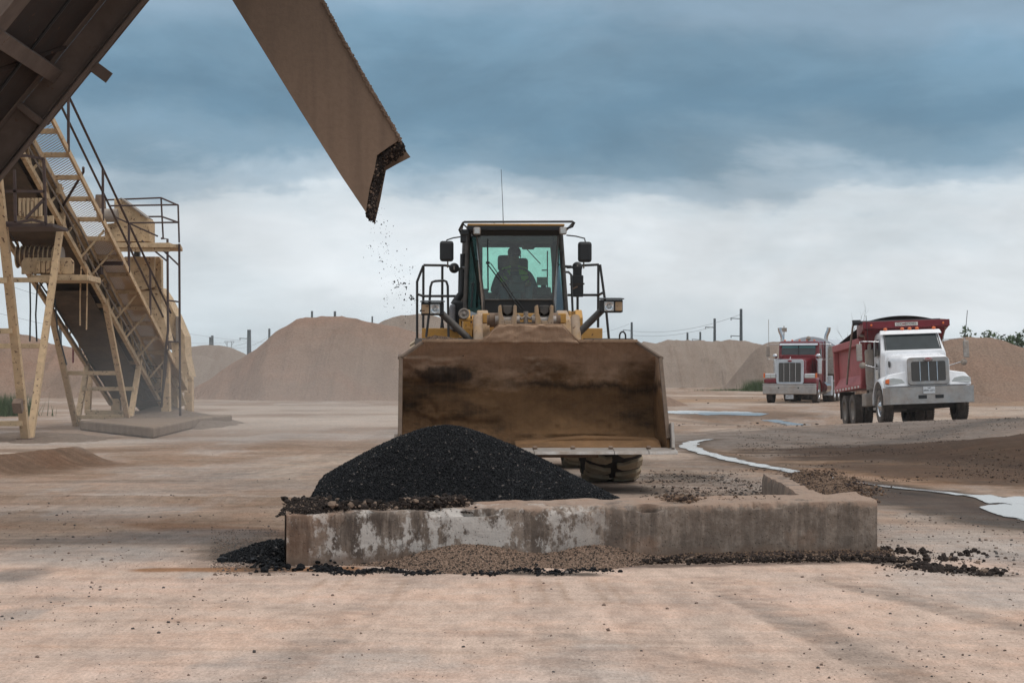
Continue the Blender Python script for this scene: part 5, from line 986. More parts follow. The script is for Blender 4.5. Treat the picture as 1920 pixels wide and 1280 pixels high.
def white_truck():
    T = empty('dump_truck', (WT_X, WT_Y, zg(WT_X, WT_Y)+.01), (-.043, -.035, R(1.0)), 'white cab dump truck with faded red bed and polished bumper, nearest of the two trucks', 'dump truck')
    for s in (-1, 1):
        truck_wheel(T, s*1.08, 0, .50, .33, M['chrome'], s)
        for y in (4.0, 5.25):
            truck_wheel(T, s*1.10, y, .49, .26, M['grey'], s, True); truck_wheel(T, s*.80, y, .49, .26, M['grey'], s, True)
    b = MB(); b.bx(-.45, .45, -.8, 6.4, .62, .85); b.bx(-.95, .95, -.08, .08, .40, .56); b.bx(-.8, .8, 3.9, 4.1, .40, .58); b.bx(-.8, .8, 5.15, 5.35, .40, .58); b.bx(-.4, .4, .2, 2.4, .35, .8); b.build('chassis', M['blackmetal'], T, .02)
    b = MB(); loft(b, [rrect(1.24, 1.02, 1.83, -.93, .10, .04), rrect(1.42, 1.02, 1.92, -.4, .16), rrect(1.62, 1.02, 1.99, .3, .2), rrect(1.82, 1.02, 2.05, .85, .2)], True, True); b.build('hood', M['white'], T)
    # grille
    b = MB(); loft(b, [rrect(1.18, 1.07, 1.83, -.975, .10), rrect(1.20, 1.05, 1.84, -.93, .10)]); gs = b.build('grille_surround', M['bumper'], T)
    b = MB(); loft(b, [rrect(.98, 1.16, 1.72, -.985, .05), rrect(.98, 1.16, 1.72, -.97, .05)]); g_ = b.build('grille', M['grille'], T)
    for x in (-.245, 0, .245): b = MB(); b.bx(x-.012, x+.012, -1.0, -.975, 1.17, 1.71); b.build('grille_bar', M['chrome'], g_)
    b = MB(); b.lathe([(.001, 0), (1, 0), (1, .03), (.9, .04)], (0, 0, 0), (0, 1, 0), 28); em = b.build('emblem', M['chrome'], T); em.scale = (.145, .6, .065); em.location = (0, -1.01, 1.77)
    b = MB(); b.lathe([(.001, 0), (1, 0), (1, .03)], (0, 0, 0), (0, 1, 0), 28); e2 = b.build('emblem_badge', M['emblem'], em); e2.scale = (.86, 1, .8); e2.location = (0, -.012, 0)
    text_mesh('badge_lettering', 'Peterbilt', .075, (0, -1.036, 1.768), (R(90), 0, 0), M['sign'], T)
    for s in (-1, 1):
        fender(T, s, 0, .52, .86, .58, 1.27, M['white'], 12, 178)
        b = MB(); loft(b, [[(s*.58, -.93, 1.02), (s*1.24, -.86, 1.02), (s*1.24, -.84, 1.2), (s*1.1, -.76, 1.38), (s*.58, -.85, 1.46)], [(s*.58, -.5, 1.02), (s*1.24, -.72, 1.02), (s*1.24, -.62, 1.2), (s*1.1, -.4, 1.38), (s*.58, -.3, 1.46)]]); b.build('fender_nose', M['white'], T, .03)
        b = MB(); b.prism([(s*.66, -.90, 1.13), (s*1.16, -.885, 1.09), (s*1.235, -.86, 1.12), (s*1.22, -.86, 1.24), (s*1.0, -.875, 1.28), (s*.76, -.895, 1.24)], (0, .05, 0)); hl = b.build('headlight', M['lamp'], T, .008)
        if s < 0: b = MB(); b.prism([(s*1.12, -.915, 1.11), (s*1.225, -.895, 1.13), (s*1.215, -.89, 1.23), (s*1.11, -.905, 1.25)], (0, .04, 0)); b.build('turn_signal', M['orange'], hl)
        b = MB(); b.tube([(s*.95, .95, 2.42), (s*1.45, .85, 2.44), (s*1.55, .85, 2.44), (s*1.56, .85, 1.86)], .016, 6); b.tube([(s*.95, .9, 1.62), (s*1.48, .85, 1.76)], .016, 6); mb_ = b.build('mirror_bracket', M['chrome'], T)
        b = MB(); b.box((s*1.58, .85, 2.12), (.16, .10, .50)); mi = b.build('mirror', M['steelworn'], mb_, .02)
        b = MB(); b.lathe([(.001, -.05), (.06, -.04), (.1, 0), (.09, .02)], (s*1.50, .85, 1.74), (0, 1, 0), 16); b.build('round_mirror', M['grey'], mb_)
    # cab
    b = MB(); loft(b, [rrect(1.80, .98, 2.12, .55, .14), rrect(1.92, .90, 2.16, .80, .14), rrect(1.92, .84, 2.72, 1.18, .16, wt=1.74), rrect(1.92, .84, 2.76, 1.9, .16, wt=1.78), rrect(1.92, .84, 2.74, 2.15, .16, wt=1.78)], True, False); cabo = b.build('cab', M['white'], T, .02)
    b = MB(); b.prism([(-.80, .735, 2.09), (.80, .735, 2.09), (.755, 1.07, 2.60), (-.755, 1.07, 2.60)], (0, .0, .012)); b.v = [(v[0], v[1]-.02, v[2]) for v in b.v]; ws = b.build('windshield', M['truckglass'], cabo, .004)
    b = MB()
    for pts in ([(-.83, .72, 2.07), (.83, .72, 2.07)], [(-.785, 1.07, 2.63), (.785, 1.07, 2.63)], [(-.83, .72, 2.07), (-.785, 1.07, 2.63)], [(.83, .72, 2.07), (.785, 1.07, 2.63)]): b.tube([Vector(p)+Vector((0, -.02, 0)) for p in pts], .016, 6)
    b.build('window_seal', M['black'], ws)
    b = MB(); b.prism([(-.92, .98, 2.62), (.92, .98, 2.62), (.88, 1.05, 2.74), (-.88, 1.05, 2.74)], (0, .12, .02)); b.build('sun_visor', M['white'], cabo, .02)
    for s, x in ((0, -.38), (1, .42)): b = MB(); b.tube([(x, .68, 2.07), (x-.42, .73, 2.13)], .012, 5); b.box((x, .67, 2.06), (.14, .06, .03)); b.build('wiper', M['black'], cabo)
    for x in (-.72, -.22, 0, .22, .72): b = MB(); b.ball((x, 1.12, 2.79), .055, 10, 6, (1.1, 1, .8)); b.build('marker_light', M['orange'], cabo)
    for s in (-1, 1):
        X = s*.964; b = MB(); b.prism([(X, 1.05, 2.02), (X, 1.62, 2.0), (X*.955, 1.62, 2.50), (X*.955, 1.22, 2.50)], (s*.008, 0, 0)); b.build('side_window', M['truckglass'], cabo)
        b = MB(); b.bx(X, X+s*.008, 1.0, 1.02, .95, 2.5); b.bx(X, X+s*.008, 1.72, 1.74, .95, 2.5); dr = b.build('door_seam', M['black'], cabo)
        b = MB(); b.bx(s*.93, s*1.05, 1.0, 1.75, .42, .50); b.bx(s*.85, s*.98, .9, 1.75, .55, .95); b.build('step', M['steelworn'], T, .01)
    # door logo plates and lettering on the visible side
    b = MB(); b.bx(-.976, -.970, 1.20, 1.50, 1.35, 1.58); b.build('door_sign', M['sign'], cabo)
    b = MB(); b.prism([(-.978, 1.18, 1.62), (-.978, 1.50, 1.62), (-.978, 1.48, 1.72), (-.978, 1.40, 1.84), (-.978, 1.33, 1.74), (-.978, 1.25, 1.80)], (.004, 0, 0)); b.build('door_logo', M['ink'], cabo)
    b = MB(); b.lathe([(.001, 0), (.10, 0), (.10, .006)], (-.835, .30, 1.72), (-1, 0, 0), 16); b.build('hood_vent', M['ink'], T)
    b = MB(); b.tube([(1.56, .85, 2.40), (1.66, .80, 3.25)], .010, 5); b.build('antenna', M['black'], T)
    b = MB(); b.tube([(-1.3, .85, 2.40), (-1.34, .80, 3.2)], .008, 5); b.build('antenna', M['black'], T)
    # bumper
    b = MB(); out = [(-1.27, -.70), (-1.27, -.98), (-1.15, -1.07), (1.15, -1.07), (1.27, -.98), (1.27, -.70), (1.22, -.70), (1.22, -.96), (1.13, -1.02), (-1.13, -1.02), (-1.22, -.96), (-1.22, -.70)]
    loft(b, [[(x, y, .52) for x, y in out], [(x, y, 1.00) for x, y in out]], False); b.add([(x, y, z) for z in (.52, 1.0) for x, y in out], [(0, 1, 10, 11), (1, 2, 9, 10), (2, 3, 8, 9), (3, 4, 7, 8), (4, 5, 6, 7)]+[(12, 13, 22, 23), (13, 14, 21, 22), (14, 15, 20, 21), (15, 16, 19, 20), (16, 17, 18, 19)])
    bp = b.build('bumper', M['bumper'], T)
    for x in (-.34, .14): b = MB(); b.bx(x, x+.24, -1.078, -1.06, .66, .76); b.build('tow_slot', M['black'], bp)
    b = MB(); b.bx(-.20, .14, -1.09, -1.075, .80, 1.0); pl = b.build('license_plate', M['plate'], bp, .004)
    text_mesh('plate_lettering', '09W·1371', .075, (-.03, -1.093, .885), (R(90), 0, 0), M['ink'], pl); text_mesh('plate_lettering', 'TEXAS', .035, (-.03, -1.093, .965), (R(90), 0, 0), M['ink'], pl)
    # stack, tank, hoses
    b = MB(); b.cyl((-1.02, 2.05, 1.05), (-1.02, 2.05, 2.25), .135, seg=18); b.tube([(-1.02, 2.05, 1.05), (-1.0, 2.03, .9), (-.95, 1.9, .75), (-.8, 1.7, .62)], .075, 10); ms = b.build('exhaust_muffler', M['grey'], T)
    b = MB(); b.cyl((-1.02, 2.05, 2.25), (-1.02, 2.05, 2.62), .06, seg=12); b.tube([(-1.02, 2.05, 2.6), (-1.05, 2.1, 2.68), (-1.28, 2.15, 2.70)], .06, 10); b.build('exhaust_pipe', M['grey'], ms)
    b = MB(); b.bx(-1.22, -.72, 1.95, 2.55, .55, .95); b.build('battery_box', M['grey'], T, .04); b = MB(); b.cyl((1.0, 1.6, .7), (1.0, 2.9, .7), .28, seg=20); b.build('fuel_tank', M['steelworn'], T)
    b = MB(); b.tube([(-1.0, 1.9, 2.3), (-1.2, 1.85, 2.2), (-1.2, 1.85, 1.2), (-1.0, 1.85, 1.1)], .012, 5); b.build('grab_handle', M['steelworn'], T)
    # bed
    y0, y1, W_ = 2.45, 6.75, 1.25
    b = MB(); b.bx(-1.08, 1.08, y0, y1, 1.15, 2.62); bed = b.build('dump_bed', M['red'], T, .02)
    b = MB(); b.bx(-1.0, 1.0, y0+.08, y1-.08, 2.60, 2.64); b.build('load', M['dirtclod'], bed)
    for s in (-1, 1):
        b = MB(); b.bx(s*1.08, s*W_, y0, y1, 2.42, 2.64); b.build('top_rail', M['red'], bed, .02)
        for yy in (y0, y1-.16): b = MB(); b.bx(s*1.08, s*(W_-.02), yy, yy+.16, 1.1, 2.42); b.build('bed_post', M['red'], bed, .015)
        b = MB(); b.prism([(s*1.08, y0, 1.55), (s*W_, y0, 1.24), (s*W_, y0, 1.12), (s*1.08, y0, 1.12)], (0, y1-y0, 0)); b.build('side_ledge', M['red'], bed, .01)
        for k in range(9):
            yy = y0+.25+k*.48; b = MB(); b.bx(s*W_, s*(W_+.006), yy, yy+.2, 1.14, 1.21); b.build('reflector', M['sign'], bed)
    # header over the cab
    b = MB(); b.prism([(-1.28, 1.55, 2.84), (-1.28, 2.55, 2.62), (-1.28, 2.55, 3.02), (-1.28, 1.55, 3.05)], (2.56, 0, 0)); hd = b.build('cab_shield', M['darkred'], bed, .02)
    b = MB(); b.prism([(-1.12, 2.2, 2.2), (1.12, 2.2, 2.2), (1.2, 1.65, 2.84), (-1.2, 1.65, 2.84)], (0, .25, 0)); b.build('shield_panel', M['darkred'], hd, .01)
    b = MB(); b.bx(-1.30, 1.30, 1.50, 1.56, 2.86, 3.06); hb = b.build('header_plate', M['darkred'], hd, .01)
    b = MB(); b.bx(-.34, .34, 1.485, 1.50, 2.905, 3.01); sg = b.build('header_sign', M['sign'], hd); text_mesh('sign_lettering', 'OX   BODIES', .105, (0, 1.482, 2.957), (R(90), 0, 0), M['ink'], sg)
    b = MB(); b.box((-.085, 1.481, 2.957), (.09, .006, .03)); b.build('sign_mark', M['emblem'], sg)
    for x in (-1.05, 1.10): b = MB(); b.ball((x, 1.49, 2.95), .035, 8, 6, (1, .4, 1)); b.build('marker_light', M['orange'], hd)
    b = MB(); n = 14; V = []
    for k in range(n+1):
        u = -1+2*k/n; V += [(u*1.05+.05, 2.3, 3.10+.16*(1-u*u)), (u*1.05+.05, 2.6, 3.12+.16*(1-u*u)), (u*1.05, y1, 2.70+.10*(1-u*u))]
    b.add(V, [(3*k+j, 3*k+3+j, 3*k+4+j, 3*k+1+j) for k in range(n) for j in (0, 1)], True); b.cyl((-1.25, 2.25, 3.08), (1.2, 2.25, 3.08), .06, seg=10); b.cyl((-1.45, 2.25, 3.09), (-1.22, 2.25, 3.09), .085, seg=10); b.build('tarp', M['tarp'], bed)
    for s in (-1, 1): b = MB(); b.tube([(s*1.30, 4.3, 1.3), (s*1.38, 3.3, 2.2), (s*1.42, 2.4, 3.0), (s*1.36, 2.28, 3.09), (s*1.2, 2.25, 3.10)], .032, 7); b.build('tarp_arm', M['grey'], bed)
    for s in (-1, 1): b = MB(); b.bx(s*1.05, s*1.25, 3.1, 3.13, .35, 1.1) if 0 else b.bx(s*.75, s*1.22, 5.95, 5.98, .25, 1.1); b.build('mud_flap', M['rubber'], T)
    b = MB(); b.bx(-.9, .9, 3.15, 3.3, .45, 1.1); b.build('axle_hanger', M['blackmetal'], T, .02)
    return T
white_truck()

def red_truck():
    x0, y0_ = 13.15, 87.2; T = empty('semi_truck', (x0, y0_, zg(x0, y0_)), (0, 0, R(-18)), 'dark red long nosed semi truck with twin chrome stacks, farther than the white truck', 'semi truck')
    for s in (-1, 1):
        truck_wheel(T, s*1.05, 0, .50, .30, M['chrome'], s)
        for y in (4.9, 6.2): truck_wheel(T, s*1.1, y, .50, .26, M['chrome'], s, True); truck_wheel(T, s*.8, y, .5, .26, M['grey'], s, True)
    b = MB(); b.bx(-.45, .45, -.9, 7.0, .6, .85); b.bx(-.9, .9, -.06, .06, .4, .56); b.bx(-.35, .35, -.5, 1.8, .38, .8); b.bx(-.7, .7, 4.8, 6.3, .42, .6); b.build('chassis', M['blackmetal'], T, .02)
    b = MB(); loft(b, [rrect(1.15, .95, 2.0, -.95, .09), rrect(1.2, .95, 2.03, 0, .12), rrect(1.42, .95, 2.16, 1.45, .14)], True, True); b.build('hood', M['darkred'], T)
    b = MB(); loft(b, [rrect(1.26, .88, 2.02, -1.03, .12), rrect(1.26, .88, 2.02, -.93, .12)]); b.build('grille_surround', M['silver'], T, .01)
    b = MB(); loft(b, [rrect(1.02, .97, 1.86, -1.045, .04), rrect(1.02, .97, 1.86, -1.02, .04)]); g_ = b.build('grille', M['grille'], T)
    for x in (-.27, 0, .27): b = MB(); b.bx(x-.012, x+.012, -1.06, -1.035, .98, 1.85); b.build('grille_bar', M['chrome'], g_)
    b = MB(); b.lathe([(.001, 0), (1, 0), (1, .03)], (0, 0, 0), (0, 1, 0), 24); em = b.build('emblem', M['emblem'], T); em.scale = (.10, .6, .045); em.location = (0, -1.05, 1.94)
    b = MB(); b.prism([(-.02, -1.0, 2.03), (.02, -1.0, 2.03), (.01, -.8, 2.14), (-.01, -.8, 2.14)], (0, .06, 0)); b.build('hood_ornament', M['chrome'], T)
    for s in (-1, 1):
        fender(T, s, 0, .50, .74, .58, 1.24, M['darkred'], 8, 178)
        b = MB(); b.bx(s*.60, s*1.22, -.98, -.5, .92, 1.12); b.build('fender_nose', M['darkred'], T, .05)
        b = MB(); b.bx(s*.66, s*1.16, -.99, -.80, 1.14, 1.36); hl = b.build('headlight', M['chrome'], T, .03)
        for x in (.79, 1.02): b = MB(); b.bx(s*(x-.1), s*(x+.1), -1.0, -.985, 1.18, 1.31); b.build('lens', M['lamp'], hl)
        b = MB(); b.bx(s*1.17, s*1.24, -.97, -.85, 1.16, 1.38); b.build('turn_signal', M['orange'], T, .01)
        b = MB(); b.cyl((s*.98, 1.2, 1.35), (s*.98, 1.2, 1.98), .17, seg=18); b.cyl((s*.98, 1.2, 1.98), (s*.98, 1.2, 2.08), .20, seg=18); b.build('air_cleaner', M['chrome'], T)
        b = MB(); b.cyl((s*1.05, 3.1, .9), (s*1.05, 3.1, 2.95), .085, seg=14); b.tube([(s*1.05, 3.1, 2.9), (s*1.05, 3.1, 3.1), (s*1.09, 3.1, 3.25), (s*1.17, 3.1, 3.42), (s*1.19, 3.1, 3.58)], .095, 12); b.build('exhaust_stack', M['chrome'], T)
        b = MB(); b.tube([(s*.9, 1.7, 2.75), (s*1.5, 1.6, 2.75), (s*1.5, 1.6, 2.05), (s*.95, 1.6, 2.0)], .018, 6); mb_ = b.build('mirror_bracket', M['chrome'], T)
        b = MB(); b.box((s*1.48, 1.6, 2.42), (.17, .09, .50)); b.build('mirror', M['grey'], mb_, .02); b = MB(); b.ball((s*1.02, .9, 2.18), .12, 12, 8, (1, .6, 1)); b.build('spot_mirror', M['chrome'], T)
        b = MB(); b.bx(s*.955, s*.965, 1.85, 2.35, 2.1, 2.55); b.build('side_window', M['truckglass'], T); b = MB(); b.cyl((s*.95, 2.2, .68), (s*.95, 3.6, .68), .30, seg=18); b.build('fuel_tank', M['chrome'], T)
    b = MB(); loft(b, [rrect(1.66, .9, 2.22, 1.35, .1), rrect(1.9, .85, 2.3, 1.5, .1), rrect(1.9, .85, 2.88, 1.62, .1), rrect(1.9, .85, 2.92, 2.2, .12), rrect(1.9, .85, 2.95, 3.5, .14)]); cabo = b.build('cab', M['darkred'], T, .03)
    b = MB(); b.prism([(-.80, 1.40, 2.25), (.80, 1.40, 2.25), (.80, 1.54, 2.68), (-.80, 1.54, 2.68)], (0, .06, .0)); ws = b.build('windshield', M['truckglass'], cabo)
    b = MB(); b.prism([(-.79, 1.485, 2.58), (.79, 1.485, 2.58), (.79, 1.52, 2.68), (-.79, 1.52, 2.68)], (0, .03, .0)); b.build('sun_strip', M['tint'], ws); b = MB(); b.bar((0, 1.39, 2.25), (0, 1.53, 2.70), .05, .03); b.build('window_divider', M['black'], ws)
    b = MB(); b.prism([(-.90, 1.38, 2.70), (.90, 1.38, 2.70), (.90, 1.46, 2.79), (-.90, 1.46, 2.79)], (0, .14, .01)); b.build('sun_visor', M['silver'], cabo, .01)
    for x in (-.7, -.35, 0, .35, .7): b = MB(); b.ball((x, 1.75, 2.94), .05, 8, 6, (1.2, 1, .7)); b.build('marker_light', M['orange'], cabo)
    b = MB(); b.ball((.42, 1.75, 3.03), .11, 12, 8, (1, .6, 1)); b.cyl((.42, 1.75, 2.9), (.42, 1.75, 3.0), .03, seg=6); b.build('roof_lamp', M['grey'], cabo)
    for k in range(6): b = MB(); b.bx(.705, .72, .55, .70, 1.25+k*.11, 1.29+k*.11); b.build('hood_louver', M['chrome'], T)
    b = MB(); b.bx(-1.24, 1.24, -1.18, -1.05, .40, .84); bp = b.build('bumper', M['bumper'], T, .04)
    for x in (-.5, .42): b = MB(); b.cyl((x, -1.19, .70), (x, -1.17, .70), .035, seg=10); b.build('bolt', M['black'], bp)
    b = MB(); b.bx(-1.24, 1.24, -1.17, -1.0, .86, .90); b.build('bumper_trim', M['chrome'], T)
    b = MB(); b.bx(-.18, .18, -1.12, -1.10, .20, .38); pl = b.build('license_plate', M['plate'], T); text_mesh('plate_lettering', 'TEXAS', .05, (0, -1.125, .345), (R(90), 0, 0), M['ink'], pl); text_mesh('plate_lettering', '09M·371', .09, (0, -1.125, .27), (R(90), 0, 0), M['ink'], pl)
    b = MB(); b.tube([(-1.45, 1.6, 2.75), (-1.46, 1.6, 3.95)], .012, 5); b.build('antenna', M['grey'], T)
    b = MB(); b.bx(.82, 1.22, 3.75, 4.3, .3, 1.25); b.build('step_box', M['silver'], T, .03)
    for s in (-1, 1): fender(T, s, 5.5, .5, .62, .68, 1.24, M['chrome'], 15, 165)
    # trailer
    Tr = empty('dump_trailer', T.location, (0, 0, R(-18)), 'dump trailer under a silver tarp hitched behind the dark red semi truck', 'trailer')
    b = MB(); loft(b, [rrect(2.4, 1.35, 2.75, 5.0, .08), rrect(2.4, 1.15, 2.75, 13.0, .08)]); bd = b.build('trailer_body', M['steelworn'], Tr, .02)
    b = MB(); n = 12; V = []
    for k in range(n+1): u = -1+2*k/n; V += [(u*1.22, 4.95, 2.76+.42*(1-u*u)), (u*1.22, 13.0, 2.76+.40*(1-u*u))]
    V += [(-1.22, 4.95, 2.6), (1.22, 4.95, 2.6)]; b.add(V, [(2*k, 2*k+2, 2*k+3, 2*k+1) for k in range(n)]+[tuple([2*k for k in range(n+1)]+[2*n+3, 2*n+2])], False); b.build('tarp', M['silver'], Tr)
    for k in range(10): b = MB(); b.bx(1.2, 1.26, 5.3+k*.8, 5.38+k*.8, 1.3, 2.7); b.build('side_rib', M['steelworn'], bd)
    for s in (-1, 1):
        for y in (10.6, 11.9): truck_wheel(Tr, s*1.05, y, .5, .5, M['grey'], s, True)
    b = MB(); b.bx(-.5, .5, 5.0, 12.6, .95, 1.2); b.bx(-.9, .9, 10.5, 12.0, .45, .6); b.bx(.6, .75, 8.2, 8.35, .05, 1.0); b.build('trailer_frame', M['blackmetal'], Tr, .02)
red_truck()

# ------------------------------------------------------------------ steep drag conveyor overhead and its chute
def seg3(b, p0, p1, Y, w_px, side, th, Yt=None):
    pass
drag = empty('drag_conveyor', at(60, 250, 16.0), (0, 0, 0), 'steep dark brown steel conveyor frame crossing the top left corner overhead', 'conveyor')
DL = drag.location
def along(t, Y, off):        # t metres along the frame from the picture's left edge line, off: px outward (to upper-left)
    d = Vector((280, -345)).normalized(); n = Vector((-345, -280)).normalized(); o = Vector((0, 345)); k = F/15.9
    p = o+d*t*k+n*off; return at(p.x, p.y, 15.9)*1+Vector((0, 0, 0)) if Y is None else Vector((at(p.x, p.y, 15.9).x, Y, at(p.x, p.y, 15.9).z))
def dbar(name, t0, t1, Y0, Y1, off0, off1, m, bev=.006, par=drag):
    # box spanning t0..t1 along, Y0..Y1 in depth, off0..off1 px-equivalents across (at Y=15.9)
    A = [along(t, Y, o)-DL for Y in (Y0, Y1) for t, o in ((t0, off0), (t1, off0), (t1, off1), (t0, off1))]
    b = MB(); b.add(A, [(3, 2, 1, 0), (4, 5, 6, 7), (0, 1, 5, 4), (1, 2, 6, 5), (2, 3, 7, 6), (3, 0, 4, 7)]); return b.build(name, m, par, bev)
rail = dbar('channel_rail', -1.6, .62, 15.86, 15.88, 0, 63, M['drag']); dbar('channel_rail', .64, 5.2, 15.90, 15.92, 0, 63, M['drag'])
dbar('flange', -1.6, 5.2, 15.74, 15.86, 60, 64, M['drag']); dbar('flange', -1.6, 5.2, 15.76, 15.86, -1, 3, M['drag']); dbar('flange_lip', -1.6, 5.2, 15.82, 15.853, 9, 12, M['drag'])
dbar('splice_plate', .60, .66, 15.79, 15.855, 2, 60, M['drag'])
rb = dbar('channel_rail', -2.8, 5.2, 13.92, 13.98, 50, 180, M['drag']); dbar('flange', -2.8, 5.2, 13.86, 14.15, 46, 50, M['drag'])
dbar('conveyor_floor', -2.8, 5.2, 13.98, 15.895, 62, 70, M['dragdark'])
for t in (-.9, .0, .95, 1.9, 2.9): dbar('cross_member', t, t+.13, 14.0, 15.86, 38, 63, M['drag'])
for t in (-.55, .45, 1.4, 2.4):
    b = MB(); a_ = along(t, 14.1, 62)-DL; c_ = along(t+.8, 15.8, 62)-DL; b.bar(a_, c_, .05, .03); b.build('brace', M['dragdark'], drag)
b = MB(); b.tube([along(-1, 15.2, 50)-DL, along(.6, 15.1, 56)-DL, along(1.6, 14.9, 48)-DL, along(3, 14.8, 52)-DL], .014, 6); b.build('cable', M['black'], drag)
for t in (.25, 1.15, 1.6, 2.1): b = MB(); b.cyl(along(t, 15.1, 74)-DL, along(t, 15.1, 60)-DL, .03, seg=8); b.build('bolt', M['rustplate'], drag)
# little tab
A0t = at(178, 127, 15.86)-DL; A1t = at(205, 147, 15.86)-DL; b = MB(); b.bar(A0t-(A1t-A0t)*.3, A1t, .02, .10, (1, 0, .8)); b.build('tab', M['drag'], drag, .005)
dbar('head_box', 4.3, 5.6, 13.9, 15.95, 0, 150, M['drag'])

# chute
CY = 15.35; chute = empty('discharge_chute', at(560, 130, CY), (0, 0, 0), 'dusty tan steel chute with a torn caked mouth hanging over the asphalt pile', 'chute'); CL = chute.location
cm = NT('dusty_chute_steel'); n1 = cm.noise(1.6, 7, sc=(1, 1, 1), rough=.68, dist=.3); n2 = cm.noise(22, 5, rough=.7)
mp = cm.n.new('ShaderNodeMapping'); mp.inputs['Rotation'].default_value = (0, R(32), 0); mp.inputs['Scale'].default_value = (7, 1, .5); cm.L(cm.tc.outputs['Object'], mp.inputs[0]); ns = cm.n.new('ShaderNodeTexNoise'); ns.inputs['Scale'].default_value = 1.3; ns.inputs['Detail'].default_value = 6; cm.L(mp.outputs[0], ns.inputs['Vector'])
g = cm.n.new('ShaderNodeSeparateXYZ'); cm.L(cm.tc.outputs['Object'], g.inputs[0])
low = cm.rng(cm.math('ADD', g.outputs['Z'], cm.math('MULTIPLY', n1, .5)), -.75, .65, 1, 0)
col = cm.mix(cm.rng(n1, .3, .7), (.12, .085, .062), (.165, .115, .082)); col = cm.mix(cm.math('MULTIPLY', low, .8), col, (.245, .165, .115)); col = cm.mix(cm.rng(ns.outputs['Fac'], .45, .75, 0, .35), col, (.07, .05, .04)); col = cm.mix(cm.rng(n2, .3, .7, .88, 1.05), (0, 0, 0), col)
cm.bump(cm.math('ADD', n2, n1), .35, .01); M['chute'] = cm.fin(col, .88, 0, .25)
def cp(px, py, Y): return at(px, py, Y)-CL
front = [(318, -190), (490, -200), (605, 0), (644, 75), (692, 160), (738, 238), (750, 262), (728, 276), (707, 291), (702, 320), (693, 352), (686, 398), (640, 330), (560, 203), (435, 0)]
b = MB(); b.prism([cp(x, y, CY) for x, y in front], (0, .012, 0)); fp = b.build('front_panel', M['chute'], chute)
back = [(318, -190), (490, -200), (605, 0), (750, 262), (762, 278), (735, 292), (714, 304), (708, 335), (703, 362), (692, 409), (686, 398), (560, 203), (435, 0)]
def bp_(px, py): q = at(px, py, CY)-CL; return Vector((q.x, q.y+.62, q.z))
b = MB(); b.prism([bp_(x, y) for x, y in back], (0, .012, 0)); b.build('back_panel', M['chute'], chute)
def sidepanel(pts, name):
    b = MB(); A = []
    for x, y in pts: q = cp(x, y, CY); A += [q+Vector((0, .006, 0)), q+Vector((0, .626, 0))]
    b.add(A, [(2*k, 2*k+1, 2*k+3, 2*k+2) for k in range(len(pts)-1)]); o = b.build(name, M['chute'], chute); o.modifiers.new('t', 'SOLIDIFY').thickness = .012; return o
sidepanel([(318, -190), (435, 0), (560, 203), (640, 330), (686, 398)], 'lower_side'); sidepanel([(490, -200), (605, 0), (644, 75), (692, 160), (738, 238), (752, 262)], 'upper_side')
# caked crust along the mouth and build-up on the upper edge
P_ = []; S_ = []
for (x0, y0), (x1, y1) in zip(front[6:11], front[7:12]):
    L = math.hypot(x1-x0, y1-y0); n = int(L*26); u = rng.random(n); x = x0+(x1-x0)*u+rng.uniform(-1, 5, n); y = y0+(y1-y0)*u+rng.uniform(-1, 9, n); Yd = CY+rng.uniform(.02, .6, n); q = np.stack([(x-960)/F*CY-CL.x, Yd-CL.y, CAMZ-(y-HZ)/F*CY-CL.z], 1); P_.append(q); S_.append(rng.uniform(.008, .032, n))
v, t, _ = stones(np.concatenate(P_), np.concatenate(S_), rng, 1.0, 1); fast_mesh('caked_crust', v, t, M['clod'], chute)
P_ = []; S_ = []
for (x0, y0), (x1, y1) in zip(front[2:6], front[3:7]):
    L = math.hypot(x1-x0, y1-y0); n = int(L*14); u = rng.random(n); x = x0+(x1-x0)*u+rng.normal(-1, 1.3, n); y = y0+(y1-y0)*u+rng.normal(1, 1.3, n); P_.append(np.stack([(x-960)/F*CY-CL.x, CY+rng.uniform(-.01, .06, n)-CL.y, CAMZ-(y-HZ)/F*CY-CL.z], 1)); S_.append(rng.uniform(.008, .022, n))
v, t, _ = stones(np.concatenate(P_), np.concatenate(S_), rng, 1.0, 1); fast_mesh('dust_buildup', v, t, M['chute'], chute)

# ------------------------------------------------------------------ tan stacking conveyor at the left
def W(Y): return 3.76-.355*(Y-44)
conv = empty('belt_conveyor', (-10.3, 50.5, 0), (0, 0, 0), 'tan belt conveyor rising toward us at the left with mesh walkway and V shaped legs', 'conveyor'); CO = conv.location
def V3(x, Y, z): return Vector((x, Y, z))-CO
def cbar(name, a, c, w, h, m='tan', bev=.006, par=conv, up=(0, 0, 1)): b = MB(); b.bar(V3(*a), V3(*c), w, h, up); return b.build(name, M[m], par, bev)
Y0c, Y1c = 33.0, 52.6
XR, XL = -9.62, -10.98
for x in (XR, XL):
    cbar('side_channel', (x, Y0c, W(Y0c)-.12), (x, Y1c, W(Y1c)-.12), .09, .20); cbar('lower_chord', (x, Y0c, W(Y0c)-.72), (x, Y1c-1.5, W(Y1c-1.5)-.72), .09, .12)
    n = 24
    for k in range(n):
        ya = Y0c+(Y1c-2-Y0c)*k/n; yb_ = ya+(Y1c-2-Y0c)/n; cbar('truss_brace', (x, ya, W(ya)-.70), (x, yb_, W(yb_)-.16) if k % 2 == 0 else (x, yb_, W(yb_)-.70), .045, .045) if k % 2 == 0 else cbar('truss_brace', (x, ya, W(ya)-.16), (x, yb_, W(yb_)-.70), .045, .045)
